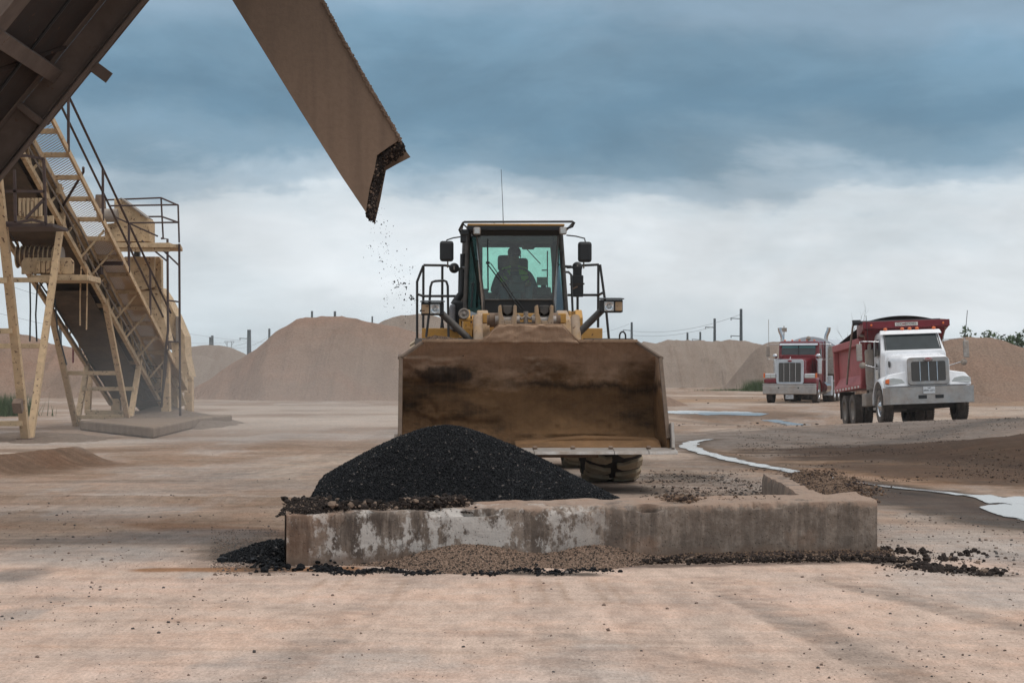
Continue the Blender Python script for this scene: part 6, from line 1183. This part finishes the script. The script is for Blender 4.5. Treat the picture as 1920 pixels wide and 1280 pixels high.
cbar('carry_belt', (-10.3, Y0c, W(Y0c)-.02), (-10.3, Y1c, W(Y1c)-.02), 1.15, .025, 'belt'); cbar('return_belt', (-10.3, Y0c, W(Y0c)-.60), (-10.3, Y1c-.6, W(Y1c-.6)-.50), 1.05, .025, 'belt')
k = 0
Yq = Y0c+.6
while Yq < Y1c-1:
    b = MB(); b.cyl(V3(-10.85, Yq, W(Yq)-.50), V3(-9.75, Yq, W(Yq)-.50), .06, seg=10); b.build('idler_roller', M['rustplate'], conv); b = MB(); b.bar(V3(XL, Yq+.4, W(Yq)-.35), V3(XR, Yq+.4, W(Yq)-.35), .06, .08); b.build('cross_beam', M['tan'], conv)
    b = MB(); b.prism([V3(XR-.02, Yq+.5, W(Yq)-.02), V3(XR-.02, Yq+.56, W(Yq)-.02), V3(-10.0, Yq+.56, W(Yq)-.32), V3(-10.0, Yq+.5, W(Yq)-.32)], (0, 0, .04)); b.build('idler_bracket', M['tan'], conv); Yq += 1.5
# wide dusty pan under part of the belt
cbar('drip_pan', (-10.3, 35.0, W(35)-.80), (-10.3, 40.5, W(40.5)-.80), 1.1, .02, 'belt'); cbar('drip_pan', (-10.3, 43.2, W(43.2)-.80), (-10.3, 50.5, W(50.5)-.78), 1.0, .02, 'belt')
# take-up pulley, counterweight, guard
yk = 40.6; b = MB(); b.cyl(V3(-10.75, yk, W(yk)-1.10), V3(-9.95, yk, W(yk)-1.10), .20, seg=20); pu = b.build('takeup_pulley', M['rustplate'], conv)
for j in range(9): b = MB(); b.cyl(V3(-10.75+j*.1-.012, yk, W(yk)-1.10), V3(-10.75+j*.1+.012, yk, W(yk)-1.10), .245, seg=20); b.build('pulley_rib', M['tan'], pu)
b = MB(); b.cyl(V3(-9.88, yk, W(yk)-1.10), V3(-9.84, yk, W(yk)-1.10), .26, seg=18); b.cyl(V3(-9.80, yk, W(yk)-1.10), V3(-9.77, yk, W(yk)-1.10), .22, seg=18); b.build('sheave', M['grey'], conv)
a = at(40, 483, 40.2); q = at(138, 514, 40.2); b = MB(); b.prism([Vector(v)-CO for v in ((a.x, 40.2, q.z), (q.x, 40.2, q.z), (q.x, 40.2, a.z-.08), (q.x-.08, 40.2, a.z), (a.x+.08, 40.2, a.z), (a.x, 40.2, a.z-.08))], (0, .06, 0)); gp_ = b.build('guard_plate', M['tan'], conv, .008)
b = MB(); c = (at(90, 500, 40.1)); 
for j in range(5): b.box(Vector((c.x-.2+j*.1, 40.12, c.z))-CO, (.085, .10, .26))
b.build('weight_block', M['tan2'], gp_, .015)
a = at(62, 516, 40.3); q = at(168, 522, 40.3); b = MB(); b.bx(a.x-CO.x, q.x-CO.x, 40.1-CO.y, 41.4-CO.y, q.z-.05, a.z); b.build('service_shelf', M['tan'], conv, .006)
cbar('shade_sheet', (XR-.07, 34, W(34)-.42), (XR-.07, 50.5, W(50.5)-.42), .012, .52, 'belt')  # dark sheet added inside the truss, stands in for the shade there
# walkway
xw0, xw1 = -9.52, -9.04
xw0 = -9.92+.36
mesh_m = NT('expanded_metal'); mp = mesh_m.n.new('ShaderNodeMapping'); mesh_m.L(mesh_m.tc.outputs['Object'], mp.inputs[0]); mp.inputs['Scale'].default_value = (1, 1, 0)
vor = mesh_m.n.new('ShaderNodeTexVoronoi'); vor.feature = 'F1'; vor.distance = 'EUCLIDEAN'; vor.inputs['Scale'].default_value = 15.5; vor.inputs['Randomness'].default_value = 0.0; mp.inputs['Rotation'].default_value = (0, 0, R(45)); mesh_m.L(mp.outputs[0], vor.inputs['Vector'])
hole = mesh_m.rng(vor.outputs['Distance'], .46, .44); nn = mesh_m.noise(1.2, 5); mesh_m.put(mesh_m.b.inputs['Alpha'], mesh_m.math('SUBTRACT', 1, mesh_m.math('MULTIPLY', hole, 1)))
M['mesh'] = mesh_m.fin(mesh_m.mix(mesh_m.rng(nn, .3, .7), (.46, .31, .17), (.36, .23, .13)), .7)
XA, XB = -9.98, -9.05
M['meshdense'] = M['mesh'].copy(); M['meshdense'].name = 'dusty_expanded_metal'
for nd in M['meshdense'].node_tree.nodes:
    if nd.type == 'MAP_RANGE' and abs(nd.inputs[1].default_value-.46) < 1e-4: nd.inputs[1].default_value = .13; nd.inputs[2].default_value = .11
cbar('walkway_stringer', (XB, Y0c, W(Y0c)), (XB, 51.6, W(51.6)), .05, .13, 'tan2'); cbar('walkway_stringer', (XA+.30, Y0c, W(Y0c)-.03), (XA+.30, 51.6, W(51.6)-.03), .06, .14, 'tan')
def plank(name, x0, x1, ya, yb, dz, m, par=conv):
    b = MB(); b.add([V3(x0, ya, W(ya)+dz), V3(x1, ya, W(ya)+dz), V3(x1, yb, W(yb)+dz), V3(x0, yb, W(yb)+dz)], [(0, 1, 2, 3)]); return b.build(name, M[m], par, fix=False)
Yq = 33.2
while Yq < 51.4:
    plank('mesh_panel', XA+.33, XB-.02, Yq-.01, Yq+1.01, .03, 'mesh' if Yq < 42 else 'meshdense'); cbar('tread_bar', (XA+.30, Yq, W(Yq)-.02), (XB, Yq, W(Yq)-.02), .09, .10, 'tan'); plank('mesh_panel', XA-.0, XA+.30, Yq-.01, Yq+1.01, .0, 'meshdense'); Yq += 1.0
cbar('dark_tread', (XA+.15, 43.35, W(43.35)-.1), (XB+.02, 43.35, W(43.35)-.1), .10, .09, 'railbrown')
# handrails
def hpt(Y, h): return V3(XB+.02, Y, W(Y)+h)
b = MB(); b.tube([hpt(33, 1.10), hpt(49.4, 1.10)], .028, 7); b.build('handrail', M['railbrown'], conv); b = MB(); b.tube([hpt(33, .58), hpt(50.2, .58)], .026, 7); b.build('handrail', M['railbrown'], conv)
for Yq in (35.6, 38.0, 41.2, 44.0, 46.6, 49.0): b = MB(); b.bar(hpt(Yq, -.05), hpt(Yq, 1.10), .05, .05, (0, 1, 0)); b.build('rail_post', M['railbrown'], conv)
b = MB(); b.tube([V3(-9.9, 40.2, W(40.2)-.55), V3(-9.0, 39.2, W(39.2)+.1), V3(-8.98, 39.1, W(39.2)+.18)], .03, 6); b.build('brace_rod', M['railbrown'], conv)
# V legs
def leg(x, Yt, zt, Yb, zb, w=.13): return cbar('leg', (x, Yt, zt), (x, Yb, zb), w, w, 'tan2', .008, up=(0, 1, 0))
for x in (-9.62, -10.95):
    leg(x, 34.3, W(34.3)-.7, 36.95, -.02, .16); leg(x, 39.95, W(39.95)-.45, 37.25, -.02)
    leg(x, 44.1, W(44.1)-.65, 46.85, .05); leg(x, 48.4, W(48.4)-.3, 46.95, .05)
for Yq, z in ((36.0, 2.15), (38.4, 1.9), (39.3, 3.3), (36.75, .35), (35.6, 3.1)): cbar('cross_brace', (-9.62, Yq, z), (-10.95, Yq, z), .12, .10)
for Yq, z in ((44.35, 2.95), (45.8, 1.35), (46.8, .25), (47.55, .95), (48.1, 1.62)): cbar('cross_brace', (-9.62, Yq, z), (-10.95, Yq, z), .12, .10)
cbar('foot_plate', (-9.62, 36.8, .03), (-9.62, 37.45, .03), .30, .05, 'rustplate')
cbar('rust_band', (-9.617, 36.40, .60), (-9.617, 36.27, .80), .175, .175, 'rustplate', up=(0, 1, 0))
# near railed platform under the head
b = MB()
pf = lambda px, py, Y=35.2: at(px, py, Y)-CO
for l in ([(-60, 298), (50, 292), (82, 298)], [(-60, 358), (84, 359)], [(-60, 416), (30, 418), (60, 412), (86, 419)], [(82, 298), (84, 359), (86, 419)], [(27, 318), (29, 418)], [(84, 372), (48, 410)]):
    for p, q in zip(l, l[1:]): o = cbar('platform_rail', tuple(pf(*p)+CO), tuple(pf(*q)+CO), .05, .05, 'railbrown', .0)
b.box(pf(20, 422)+Vector((0, .6, 0)), (1.6, 1.2, .06)); b.build('platform_floor', M['railbrown'], conv)
b = MB(); a = pf(38, 374, 36.6); q = pf(84, 404, 36.6)
for j in range(6): b.box((a.x+j*.08, a.y, (a.z+q.z)/2), (.05, .10, .36))
b.bx(a.x-.1, q.x+.15, a.y+.05, a.y+.15, q.z-.25, q.z); b.build('idler_stand', M['tan'], conv, .005)
# drive housing, upper platform
YP = 46.8; zf = at(0, 455, YP).z; a = at(212, 455, YP); q = at(318, 455, YP)
b = MB(); b.bx(a.x-CO.x, q.x-CO.x, YP-CO.y, YP+1.5-CO.y, zf-.12, zf); b.prism([Vector((q.x, YP, zf-.12))-CO, Vector((q.x, YP+1.5, zf-.12))-CO, Vector((at(336, 0, YP+1).x, YP+1.5, zf-.12))-CO, Vector((at(336, 0, YP).x, YP+.2, zf-.12))-CO], (0, 0, .09)); up_ = b.build('upper_platform', M['tan'], conv, .006)
b = MB()
for px0, px1 in ((215, 258), (258, 318)): b.bar(at(px0, 466, YP+.1)-CO, at(px1, 466, YP+.1)-CO, .08, .16)
b.build('platform_beam', M['tan'], up_, .005)
def pr(name, pts, r=.024, m='railbrown'):
    b = MB(); b.tube([at(x, y, Y)-CO for x, y, Y in pts], r, 6); return b.build(name, M[m], conv)
YN, YFr = YP+.1, YP+1.6
pr('platform_rail', [(196, 375, YFr), (302, 371, YFr), (334, 385, YN), (336, 455, YN)]); pr('platform_rail', [(196, 407, YFr), (303, 406, YFr), (334, 417, YN)]); pr('platform_rail', [(302, 371, YFr), (306, 447, YFr)]); pr('platform_rail', [(205, 386, YN), (334, 384, YN)]); pr('platform_rail', [(214, 406, YN), (296, 443, YN)]); pr('platform_rail', [(240, 418, YN), (334, 417, YN)])
pr('ladder_rail', [(266, 451, YN), (314, 490, YN)]); pr('ladder_rail', [(297, 461, YN), (336, 498, YN)]); pr('platform_rail', [(302, 447, YN), (314, 448, YN), (315, 620, YN), (310, 660, YN), (303, 762, YN+2.6)], .032); pr('platform_rail', [(336, 457, YN), (338, 784, YN+.6)], .032); pr('platform_rail', [(315, 563, YN), (337, 566, YN)]); pr('platform_rail', [(315, 640, YN), (337, 641, YN)])
b = MB(); hp = [(214, 372), (232, 376), (280, 412), (280, 453), (196, 453), (196, 420), (214, 418)]; b.prism([at(x, y, YP+.5)-CO for x, y in hp], (0, .75, 0)); b.build('drive_housing', M['tan'], conv, .012)
b = MB(); b.bar(at(232, 374, YP+.8)-CO, at(281, 411, YP+.8)-CO, .8, .03); b.build('housing_lid', M['grey'], conv)
b = MB(); c = at(202, 404, YP+.3)-CO; b.cyl(c+Vector((-.25, 0, 0)), c+Vector((.25, 0, 0)), .17, seg=16); b.build('motor', M['grey'], conv, .01)
b = MB(); c = at(188, 380, YP+1.6)-CO; b.cyl(c+Vector((0, 0, -.2)), c+Vector((0, 0, .2)), .16, .12, seg=14); b.build('gearbox', M['rustplate'], conv, .01)
# hopper boxes below platform
YH = 48.2
def polybox(name, pts, Y, d, m='tan', bev=.01): b = MB(); b.prism([at(x, y, Y)-CO for x, y in pts], (0, d, 0)); return b.build(name, M[m], conv, bev)
polybox('feed_hopper', [(234, 481), (290, 481), (288, 538), (262, 545), (240, 520), (230, 486)], YH, 1.2); polybox('support_column', [(284, 481), (298, 481), (302, 487), (303, 600), (289, 600), (292, 492), (284, 492)], YH+.2, .3)
polybox('hopper_skirt', [(262, 545), (296, 545), (318, 640), (300, 640), (262, 560)], YH+.1, .6); polybox('vent_stack', [(251, 470), (261, 470), (261, 482), (251, 482)], YH+.4, .2, 'black')
polybox('side_skirt', [(300, 538), (312, 556), (330, 592), (346, 630), (348, 668), (356, 706), (330, 690), (318, 640), (300, 600)], 50.0, 1.0); polybox('skirt_bar', [(329, 592), (337, 594), (338, 640), (330, 640)], 49.9, .1, 'grey')
polybox('tail_post', [(345, 700), (360, 703), (360, 782), (346, 782)], 53.5, .35, 'tan2'); polybox('tail_post', [(302, 660), (316, 662), (318, 788), (302, 784)], 49.6, .3, 'tan2'); polybox('tail_post', [(321, 660), (328, 660), (334, 772), (322, 774)], 52.0, .2)
for p, q, Y in (((316, 600), (358, 715), 51.5), ((300, 640), (345, 760), 51.0), ((270, 668), (300, 735), 50), ((330, 650), (322, 770), 52.3)): cbar('skirt_brace', tuple(at(*p, Y)), tuple(at(*q, Y)), .10, .14)
polybox('tail_box', [(318, 690), (348, 700), (346, 735), (330, 735)], 52.6, .5); polybox('tail_frame', [(158, 690), (172, 690), (168, 775), (158, 775)], 50.5, .2, 'tan2'); polybox('tail_frame', [(205, 700), (222, 700), (226, 775), (208, 775)], 51.5, .2, 'tan2')
polybox('boot_box', [(225, 690), (300, 700), (303, 772), (262, 770), (240, 745)], 52.0, .9, 'belt')
# ladder near the tail
for sx in (265, 304): pr('ladder_rail', [(sx, 682, 49.5), (sx, 750, 50.3)], .022)
for j, y in enumerate((686, 708, 730, 750)): pr('ladder_rung', [(265, y, 49.5+j*.25), (304, y+1, 49.5+j*.25)], .018)
pr('ladder_rail', [(313, 655, 48.5), (310, 700, 49.0), (303, 752, 50.0)], .03)
# conduits, boxes and brackets that crowd the frame
rr = random.Random(4)
for k in range(12):
    Yb = 35.5+k*1.25; x = XR+rr.uniform(-.02, .12); b = MB(); b.box(V3(x, Yb, W(Yb)-rr.uniform(.15, .6)), (rr.uniform(.06, .16), rr.uniform(.1, .3), rr.uniform(.1, .25))); b.build('bracket', M[rr.choice(['rustplate', 'grey', 'tan', 'railbrown'])], conv, .006)
for dz, x in ((-.22, XR+.07), (-.50, XR+.09), (-.80, XL+.2)): b = MB(); b.tube([V3(x, Yb, W(Yb)+dz+rr.uniform(-.05, .04)) for Yb in np.arange(33.5, 51, 1.3)], .022, 6); b.build('conduit', M[rr.choice(['grey', 'black'])], conv)
for Yb in (41.6, 42.6, 45.2, 46.4, 47.8, 49.3): cbar('diagonal_brace', (XR+.02, Yb, W(Yb)-.68), (-9.12, Yb+.15, W(Yb)-.08), .05, .05)
polybox('guard_panel', [(268, 560), (292, 560), (312, 640), (296, 650)], 48.9, .06, 'tan'); polybox('guard_panel', [(300, 600), (318, 606), (322, 656), (304, 652)], 49.4, .05, 'rustplate'); polybox('chute_panel', [(228, 520), (262, 548), (272, 590), (250, 590)], 49.2, .5, 'tan')
polybox('skid_beam', [(160, 768), (350, 772), (350, 782), (160, 780)], 50.2, .25, 'tan'); polybox('side_plate', [(286, 640), (310, 648), (318, 700), (292, 690)], 50.6, .05, 'tan2')
# hanging cables
for pts in ([(56, 520, 40.3), (57, 580, 40.3), (56, 640, 40.3)], [(70, 534, 40.3), (67, 590, 40.3), (69, 640, 40.3)], [(103, 560, 43), (108, 620, 43), (125, 684, 43)]): pr('cable', pts, .02, 'black')
for pts in ([(152, 500, 41), (150, 560, 41), (150, 610, 41)], [(164, 500, 41), (163, 560, 41), (162, 618, 41)]): pr('hoist_cable', pts, .018, 'tan2')
pr('standpipe', [(137, 645, 47.5), (137, 680, 47.5)], .025, 'darkred'); pr('standpipe', [(140, 700, 47.5), (166, 700, 47.5)], .025, 'darkred')

# footing mound and slab under the conveyor
def mound_h(x, y): return .36*np.exp(-((x+9.1)/1.5)**4-((y-49.0)/3.4)**4)+.16*np.exp(-((x+10.2)/1.5)**2-((y-38.5)/2.6)**2)-.02+.10*(fbm(x*1.2, y*.8, 4)-.5)+.25*np.exp(-((x+9.6)/.7)**2-((y-51.5)/1.2)**2)
X = np.arange(-13.5, -6.6, .07); Y = np.arange(35, 56, .12); xx, yy = np.meshgrid(X, Y); fast = fast_mesh('dirt_mound', np.stack([xx.ravel(), yy.ravel(), (mound_h(xx, yy)-.03).ravel()], 1), grid_faces(len(Y), len(X)), sand_mat('bank_dirt', (.30, .23, .18), (.25, .185, .14)), None, True)
tag(fast, 'spilled dirt banked round the tan conveyor legs', 'dirt mound')
fa, fb, fc = gp(288, 822), gp(374, 800), gp(150, 806)
b = MB(); b.prism([(fc[0], fc[1], .0), (fa[0], fa[1], .0), (fb[0], fb[1], 0), (fb[0]+.3, fb[1]+3.5, 0), (fc[0]+.6, fc[1]+3.5, 0)], (0, 0, .23)); o = b.build('concrete_footing', paint('dusty_footing', (.22, .165, .13), .95, .8, dcol=(.30, .225, .17), scale=1.5, bump=.8, spec=0), None, .04); tag(o, 'low dusty concrete footing under the conveyor tail', 'footing')

# ------------------------------------------------------------------ far things
def pole(px, top, Y, arms=0, r=.26, label=''):
    X = (px-960)/F*Y; zt = CAMZ-(top-HZ)/F*Y; o = empty('power_pole', (X, Y, -.3), (0, 0, 0), label, 'power pole', 'power poles far beyond the stockpiles')
    b = MB(); b.cyl((0, 0, 0), (0, 0, zt+.3), r*1.15, r*.8, 12); b.build('pole', M['pole'], o)
    for k in range(arms):
        z = zt+.3-1.6-k*2.8; b = MB(); b.bar((-1.7, 0, z+.1), (0, 0, z), .12, .12); b.build('crossarm', M['pole'], o); b = MB(); b.cyl((-1.6, 0, z-.25), (-1.6, 0, z+.12), .09, seg=8); b.build('insulator', M['wire'], o)
    return o
for a in [(1389.5, 579, 300, 3, .27, 'tallest dark power pole with side insulators left of the red truck'), (1340, 597, 330, 2, .27, 'second tallest power pole with side insulators behind the right ridge'),
          (1313, 622, 380, 1, .24, 'short slim power pole just left of the second tallest pole'), (1289, 623, 390, 0, .26, 'bare stub of a power pole without insulators over the right ridge'), (1184.5, 604, 360, 2, .26, 'power pole rising behind the right corner of the bucket'),
          (467, 618, 330, 1, .42, 'thick bare power pole between the left stockpiles'), (505, 616, 360, 0, .26, 'power pole stub on the left shoulder of the tall sand pile'), (585, 583, 360, 0, .26, 'power pole tip above the left crest of the tall sand pile'),
          (628, 583.5, 370, 0, .30, 'power pole tip above the middle of the tall sand pile'), (698, 593, 400, 0, .22, 'thin power pole tip in the dip right of the tall sand pile'), (398, 629, 420, 0, .36, 'right one of a close pair of poles over the distant left pile'),
          (394, 632, 425, 0, .30, 'left one of a close pair of poles over the distant left pile'), (113, 600, 300, 0, .30, 'power pole seen between the tan conveyor legs')]: pole(*a)
def wire(p, q, sag, label, r=.028):
    a = Vector(p); c = Vector(q); b = MB(); b.tube([a+(c-a)*t+Vector((0, 0, -sag*4*t*(1-t))) for t in [k/14 for k in range(15)]], r, 5); o = b.build('power_line', M['wire'], None); tag(o, label, 'power line')
wire(at(1387, 590, 300), at(1180, 620, 360), 1.2, 'thin cable between the tallest pole and the pole behind the bucket'); wire(at(1338, 612, 330), at(1181, 628, 360), .8, 'lower thin cable running toward the pole behind the bucket')
wire(at(1180, 607, 360), at(1030, 612, 330), 1.5, 'faint cable running left from the pole behind the bucket'); wire(at(466, 641, 330), at(345, 650, 320), .8, 'faint sagging cable left of the thick pole'); wire(at(505, 630, 360), at(436, 652, 420), .8, 'faint sagging cable right of the thick pole')
wire(at(-30, 520, 260), at(560, 640, 520), 3.0, 'upper faint cable crossing behind the tan conveyor'); wire(at(-30, 580, 260), at(450, 640, 420), 2.0, 'lower faint cable crossing behind the tan conveyor')
# lattice H frame
X = (430-960)/F*380; o = empty('pylon', (X, 380, 0), (0, 0, 0), 'small lattice H frame pylon on the distant left skyline', 'pylon'); zt = CAMZ+(HZ-640)/F*380
for x in (-.45, .45): b = MB(); b.bar((x, 0, 0), (x, 0, zt), .12, .12, (0, 1, 0)); b.build('leg', M['wire'], o)
b = MB(); b.bar((-1.0, 0, zt), (1.0, 0, zt), .1, .1); b.bar((-1.0, 0, zt), (-.45, 0, zt-.8), .08, .08); b.bar((1.0, 0, zt), (.45, 0, zt-.8), .08, .08); b.build('crossarm', M['wire'], o)
# floodlight / sign box on a pole behind the red truck
X = (1470-960)/F*120; zt = CAMZ+(HZ-611)/F*120; o = empty('sign_post', (X, 120, 0), (0, 0, 0), 'square box on a thin post showing above the red truck roof', 'sign post'); b = MB(); b.cyl((0, 0, 0), (0, 0, zt), .03, seg=8); b.build('post', M['grey'], o); b = MB(); b.box((0, -.05, zt-.25), (.34, .12, .26)); b.build('sign_box', M['grey'], o, .01)

leaf_m = NT('leaves'); gi = leaf_m.n.new('ShaderNodeNewGeometry'); lc = leaf_m.mix(gi.outputs['Random Per Island'], (.028, .055, .018), (.085, .13, .045)); M['leaf'] = leaf_m.fin(lc, .8)
M['bark'] = plain('bark', (.09, .08, .07), .9); M['drygrass'] = plain('weeds', (.075, .12, .04), .9, 0, .5, 3)
def tree(px, py_top, Y, w, label, n=900, name='tree'):
    X = (px-960)/F*Y; zt = CAMZ-(py_top-HZ)/F*Y; o = empty(name, (X, Y, 0), (0, 0, 0), label, 'tree', 'trees beyond the right stockpile'); b = MB(); b.tube([(0, 0, 0), (.05, 0, zt*.5), (-.05, 0, zt*.9)], [.16, .11, .03], 7)
    for k in range(8): a = k*2.4; z = zt*(.45+.05*k); b.tube([(0, 0, z), (math.cos(a)*w*.35, math.sin(a)*w*.35, z+zt*.10)], [.05, .02], 5)
    b.build('trunk', M['bark'], o); r = np.random.default_rng(int(px)); c = r.normal(0, 1, (26, 3))*np.array([w*.34, w*.34, zt*.13])+np.array([0, 0, zt*.78]); i = r.integers(0, 26, n); p = c[i]+r.normal(0, 1, (n, 3))*w*.09; p[:, 2] = np.minimum(p[:, 2], zt+r.uniform(-.25, .05, n))
    s = r.uniform(.09, .2, n)[:, None]; u = r.normal(0, 1, (n, 3)); v = r.normal(0, 1, (n, 3)); u /= np.linalg.norm(u, axis=1)[:, None]; v /= np.linalg.norm(v, axis=1)[:, None]; V = np.stack([p-u*s, p+v*s*.5, p+u*s, p-v*s*.5], 1).reshape(-1, 3); fast_mesh('crown', V, np.arange(n*4).reshape(-1, 4), M['leaf'], o)
tree(1862, 621, 135, 2.2, 'left small green tree top peeking over the right stockpile'); tree(1897, 629, 130, 2.2, 'green tree top on the slope of the right stockpile, lower than its neighbour'); tree(1932, 612, 128, 1.6, 'tree top cut by the right edge of the picture'); tree(1810, 612, 150, 1.0, 'tiny leafy tree top beside the white truck antenna', 260)
def bare(px, top, Y, label):
    X = (px-960)/F*Y; zt = CAMZ-(top-HZ)/F*Y; b = MB(); r = random.Random(int(px))
    def br(p, d, L, rad, lv):
        q = p+d*L; b.tube([p, (p+q)/2+Vector((r.uniform(-.05, .05), 0, 0)), q], [rad, rad*.8, rad*.55], 5)
        if lv: 
            for k in range(3): a = r.uniform(-.6, .6); e = r.uniform(-.5, .5); br(p+d*L*(.45+.27*k), (d+Vector((a, e, .1))).normalized(), L*.55, rad*.5, lv-1)
    br(Vector((0, 0, 0)), Vector((.02, 0, 1)), zt*.62, .05, 3); o = b.build('bare_tree', M['bark'], None); o.location = (X, Y, 0); tag(o, label, 'tree')
bare(1599, 594, 140, 'bare leafless sapling left of the red dump bed'); bare(1586, 612, 160, 'thin leafless twig of a tree behind the dump trailer')
def weeds(cx, cy, sx, sy, n, h, label):
    r = np.random.default_rng(int(abs(cx*10))); x = r.normal(cx, sx, n); y = r.normal(cy, sy, n); H = h*r.uniform(.4, 1, n); a = r.uniform(0, 6.28, n); w = .008+.012*r.random(n); l = r.normal(0, .25, (n, 2))*H[:, None]; z = gz(x, y)
    V = np.stack([np.stack([x-np.cos(a)*w, y-np.sin(a)*w, z], 1), np.stack([x+np.cos(a)*w, y+np.sin(a)*w, z], 1), np.stack([x+l[:, 0], y+l[:, 1], z+H], 1)], 1).reshape(-1, 3); tag(fast_mesh('weeds', V, np.arange(n*3).reshape(-1, 3), M['drygrass']), label, 'weeds', None, 'stuff')
x_, y_ = (1421-960)/F*150, 150; weeds(x_, y_, .55, .6, 1500, 1.1, 'clump of green weeds at the foot of the pile left of the red truck'); weeds((1385-960)/F*155, 155, 1.5, .5, 900, .28, 'low green weeds strip at the foot of the right ridge')
weeds((5-960)/F*60, 60, .45, .6, 1600, .8, 'green weeds clump behind the conveyor leg at the left edge')
# ------------------------------------------------------------------ dusty air
def haze():
    b = MB(); b.bx(-340, 340, -20, 480, -1.6, 33); o = b.build('haze', M['wire'], None)
    m = bpy.data.materials.new('dusty_air'); m.use_nodes = True; t = m.node_tree; t.nodes.clear(); out = t.nodes.new('ShaderNodeOutputMaterial'); v = t.nodes.new('ShaderNodeVolumePrincipled')
    v.inputs['Color'].default_value = (.97, .97, .97, 1); v.inputs['Density'].default_value = .0003; v.inputs['Anisotropy'].default_value = .2; t.links.new(v.outputs[0], out.inputs['Volume'])
    o.data.materials.clear(); o.data.materials.append(m); tag(o, 'thin pale dusty air over the whole yard', None, None, 'stuff')
haze()

def dust():
    b = MB(); b.ball((0, 0, 0), 1, 24, 16); o = b.build('dust_cloud', M['wire'], None); o.location = (-4.6, 37.5, .5); o.scale = (7.5, 9.0, 3.0)
    m = bpy.data.materials.new('drifting_dust'); m.use_nodes = True; t = m.node_tree; t.nodes.clear(); n = t.nodes; L = t.links.new; out = n.new('ShaderNodeOutputMaterial'); v = n.new('ShaderNodeVolumePrincipled')
    tc = n.new('ShaderNodeTexCoord'); ln = n.new('ShaderNodeVectorMath'); ln.operation = 'LENGTH'; L(tc.outputs['Object'], ln.inputs[0]); mr = n.new('ShaderNodeMapRange'); mr.interpolation_type = 'SMOOTHSTEP'; L(ln.outputs['Value'], mr.inputs[0])
    mr.inputs[1].default_value = 0; mr.inputs[2].default_value = 1; mr.inputs[3].default_value = .034; mr.inputs[4].default_value = 0; L(mr.outputs[0], v.inputs['Density'])
    v.inputs['Color'].default_value = (.97, .94, .91, 1); L(v.outputs[0], out.inputs['Volume']); o.data.materials.clear(); o.data.materials.append(m); tag(o, 'pale dust drifting low between the tan conveyor and the black pile', None, None, 'stuff')
dust()
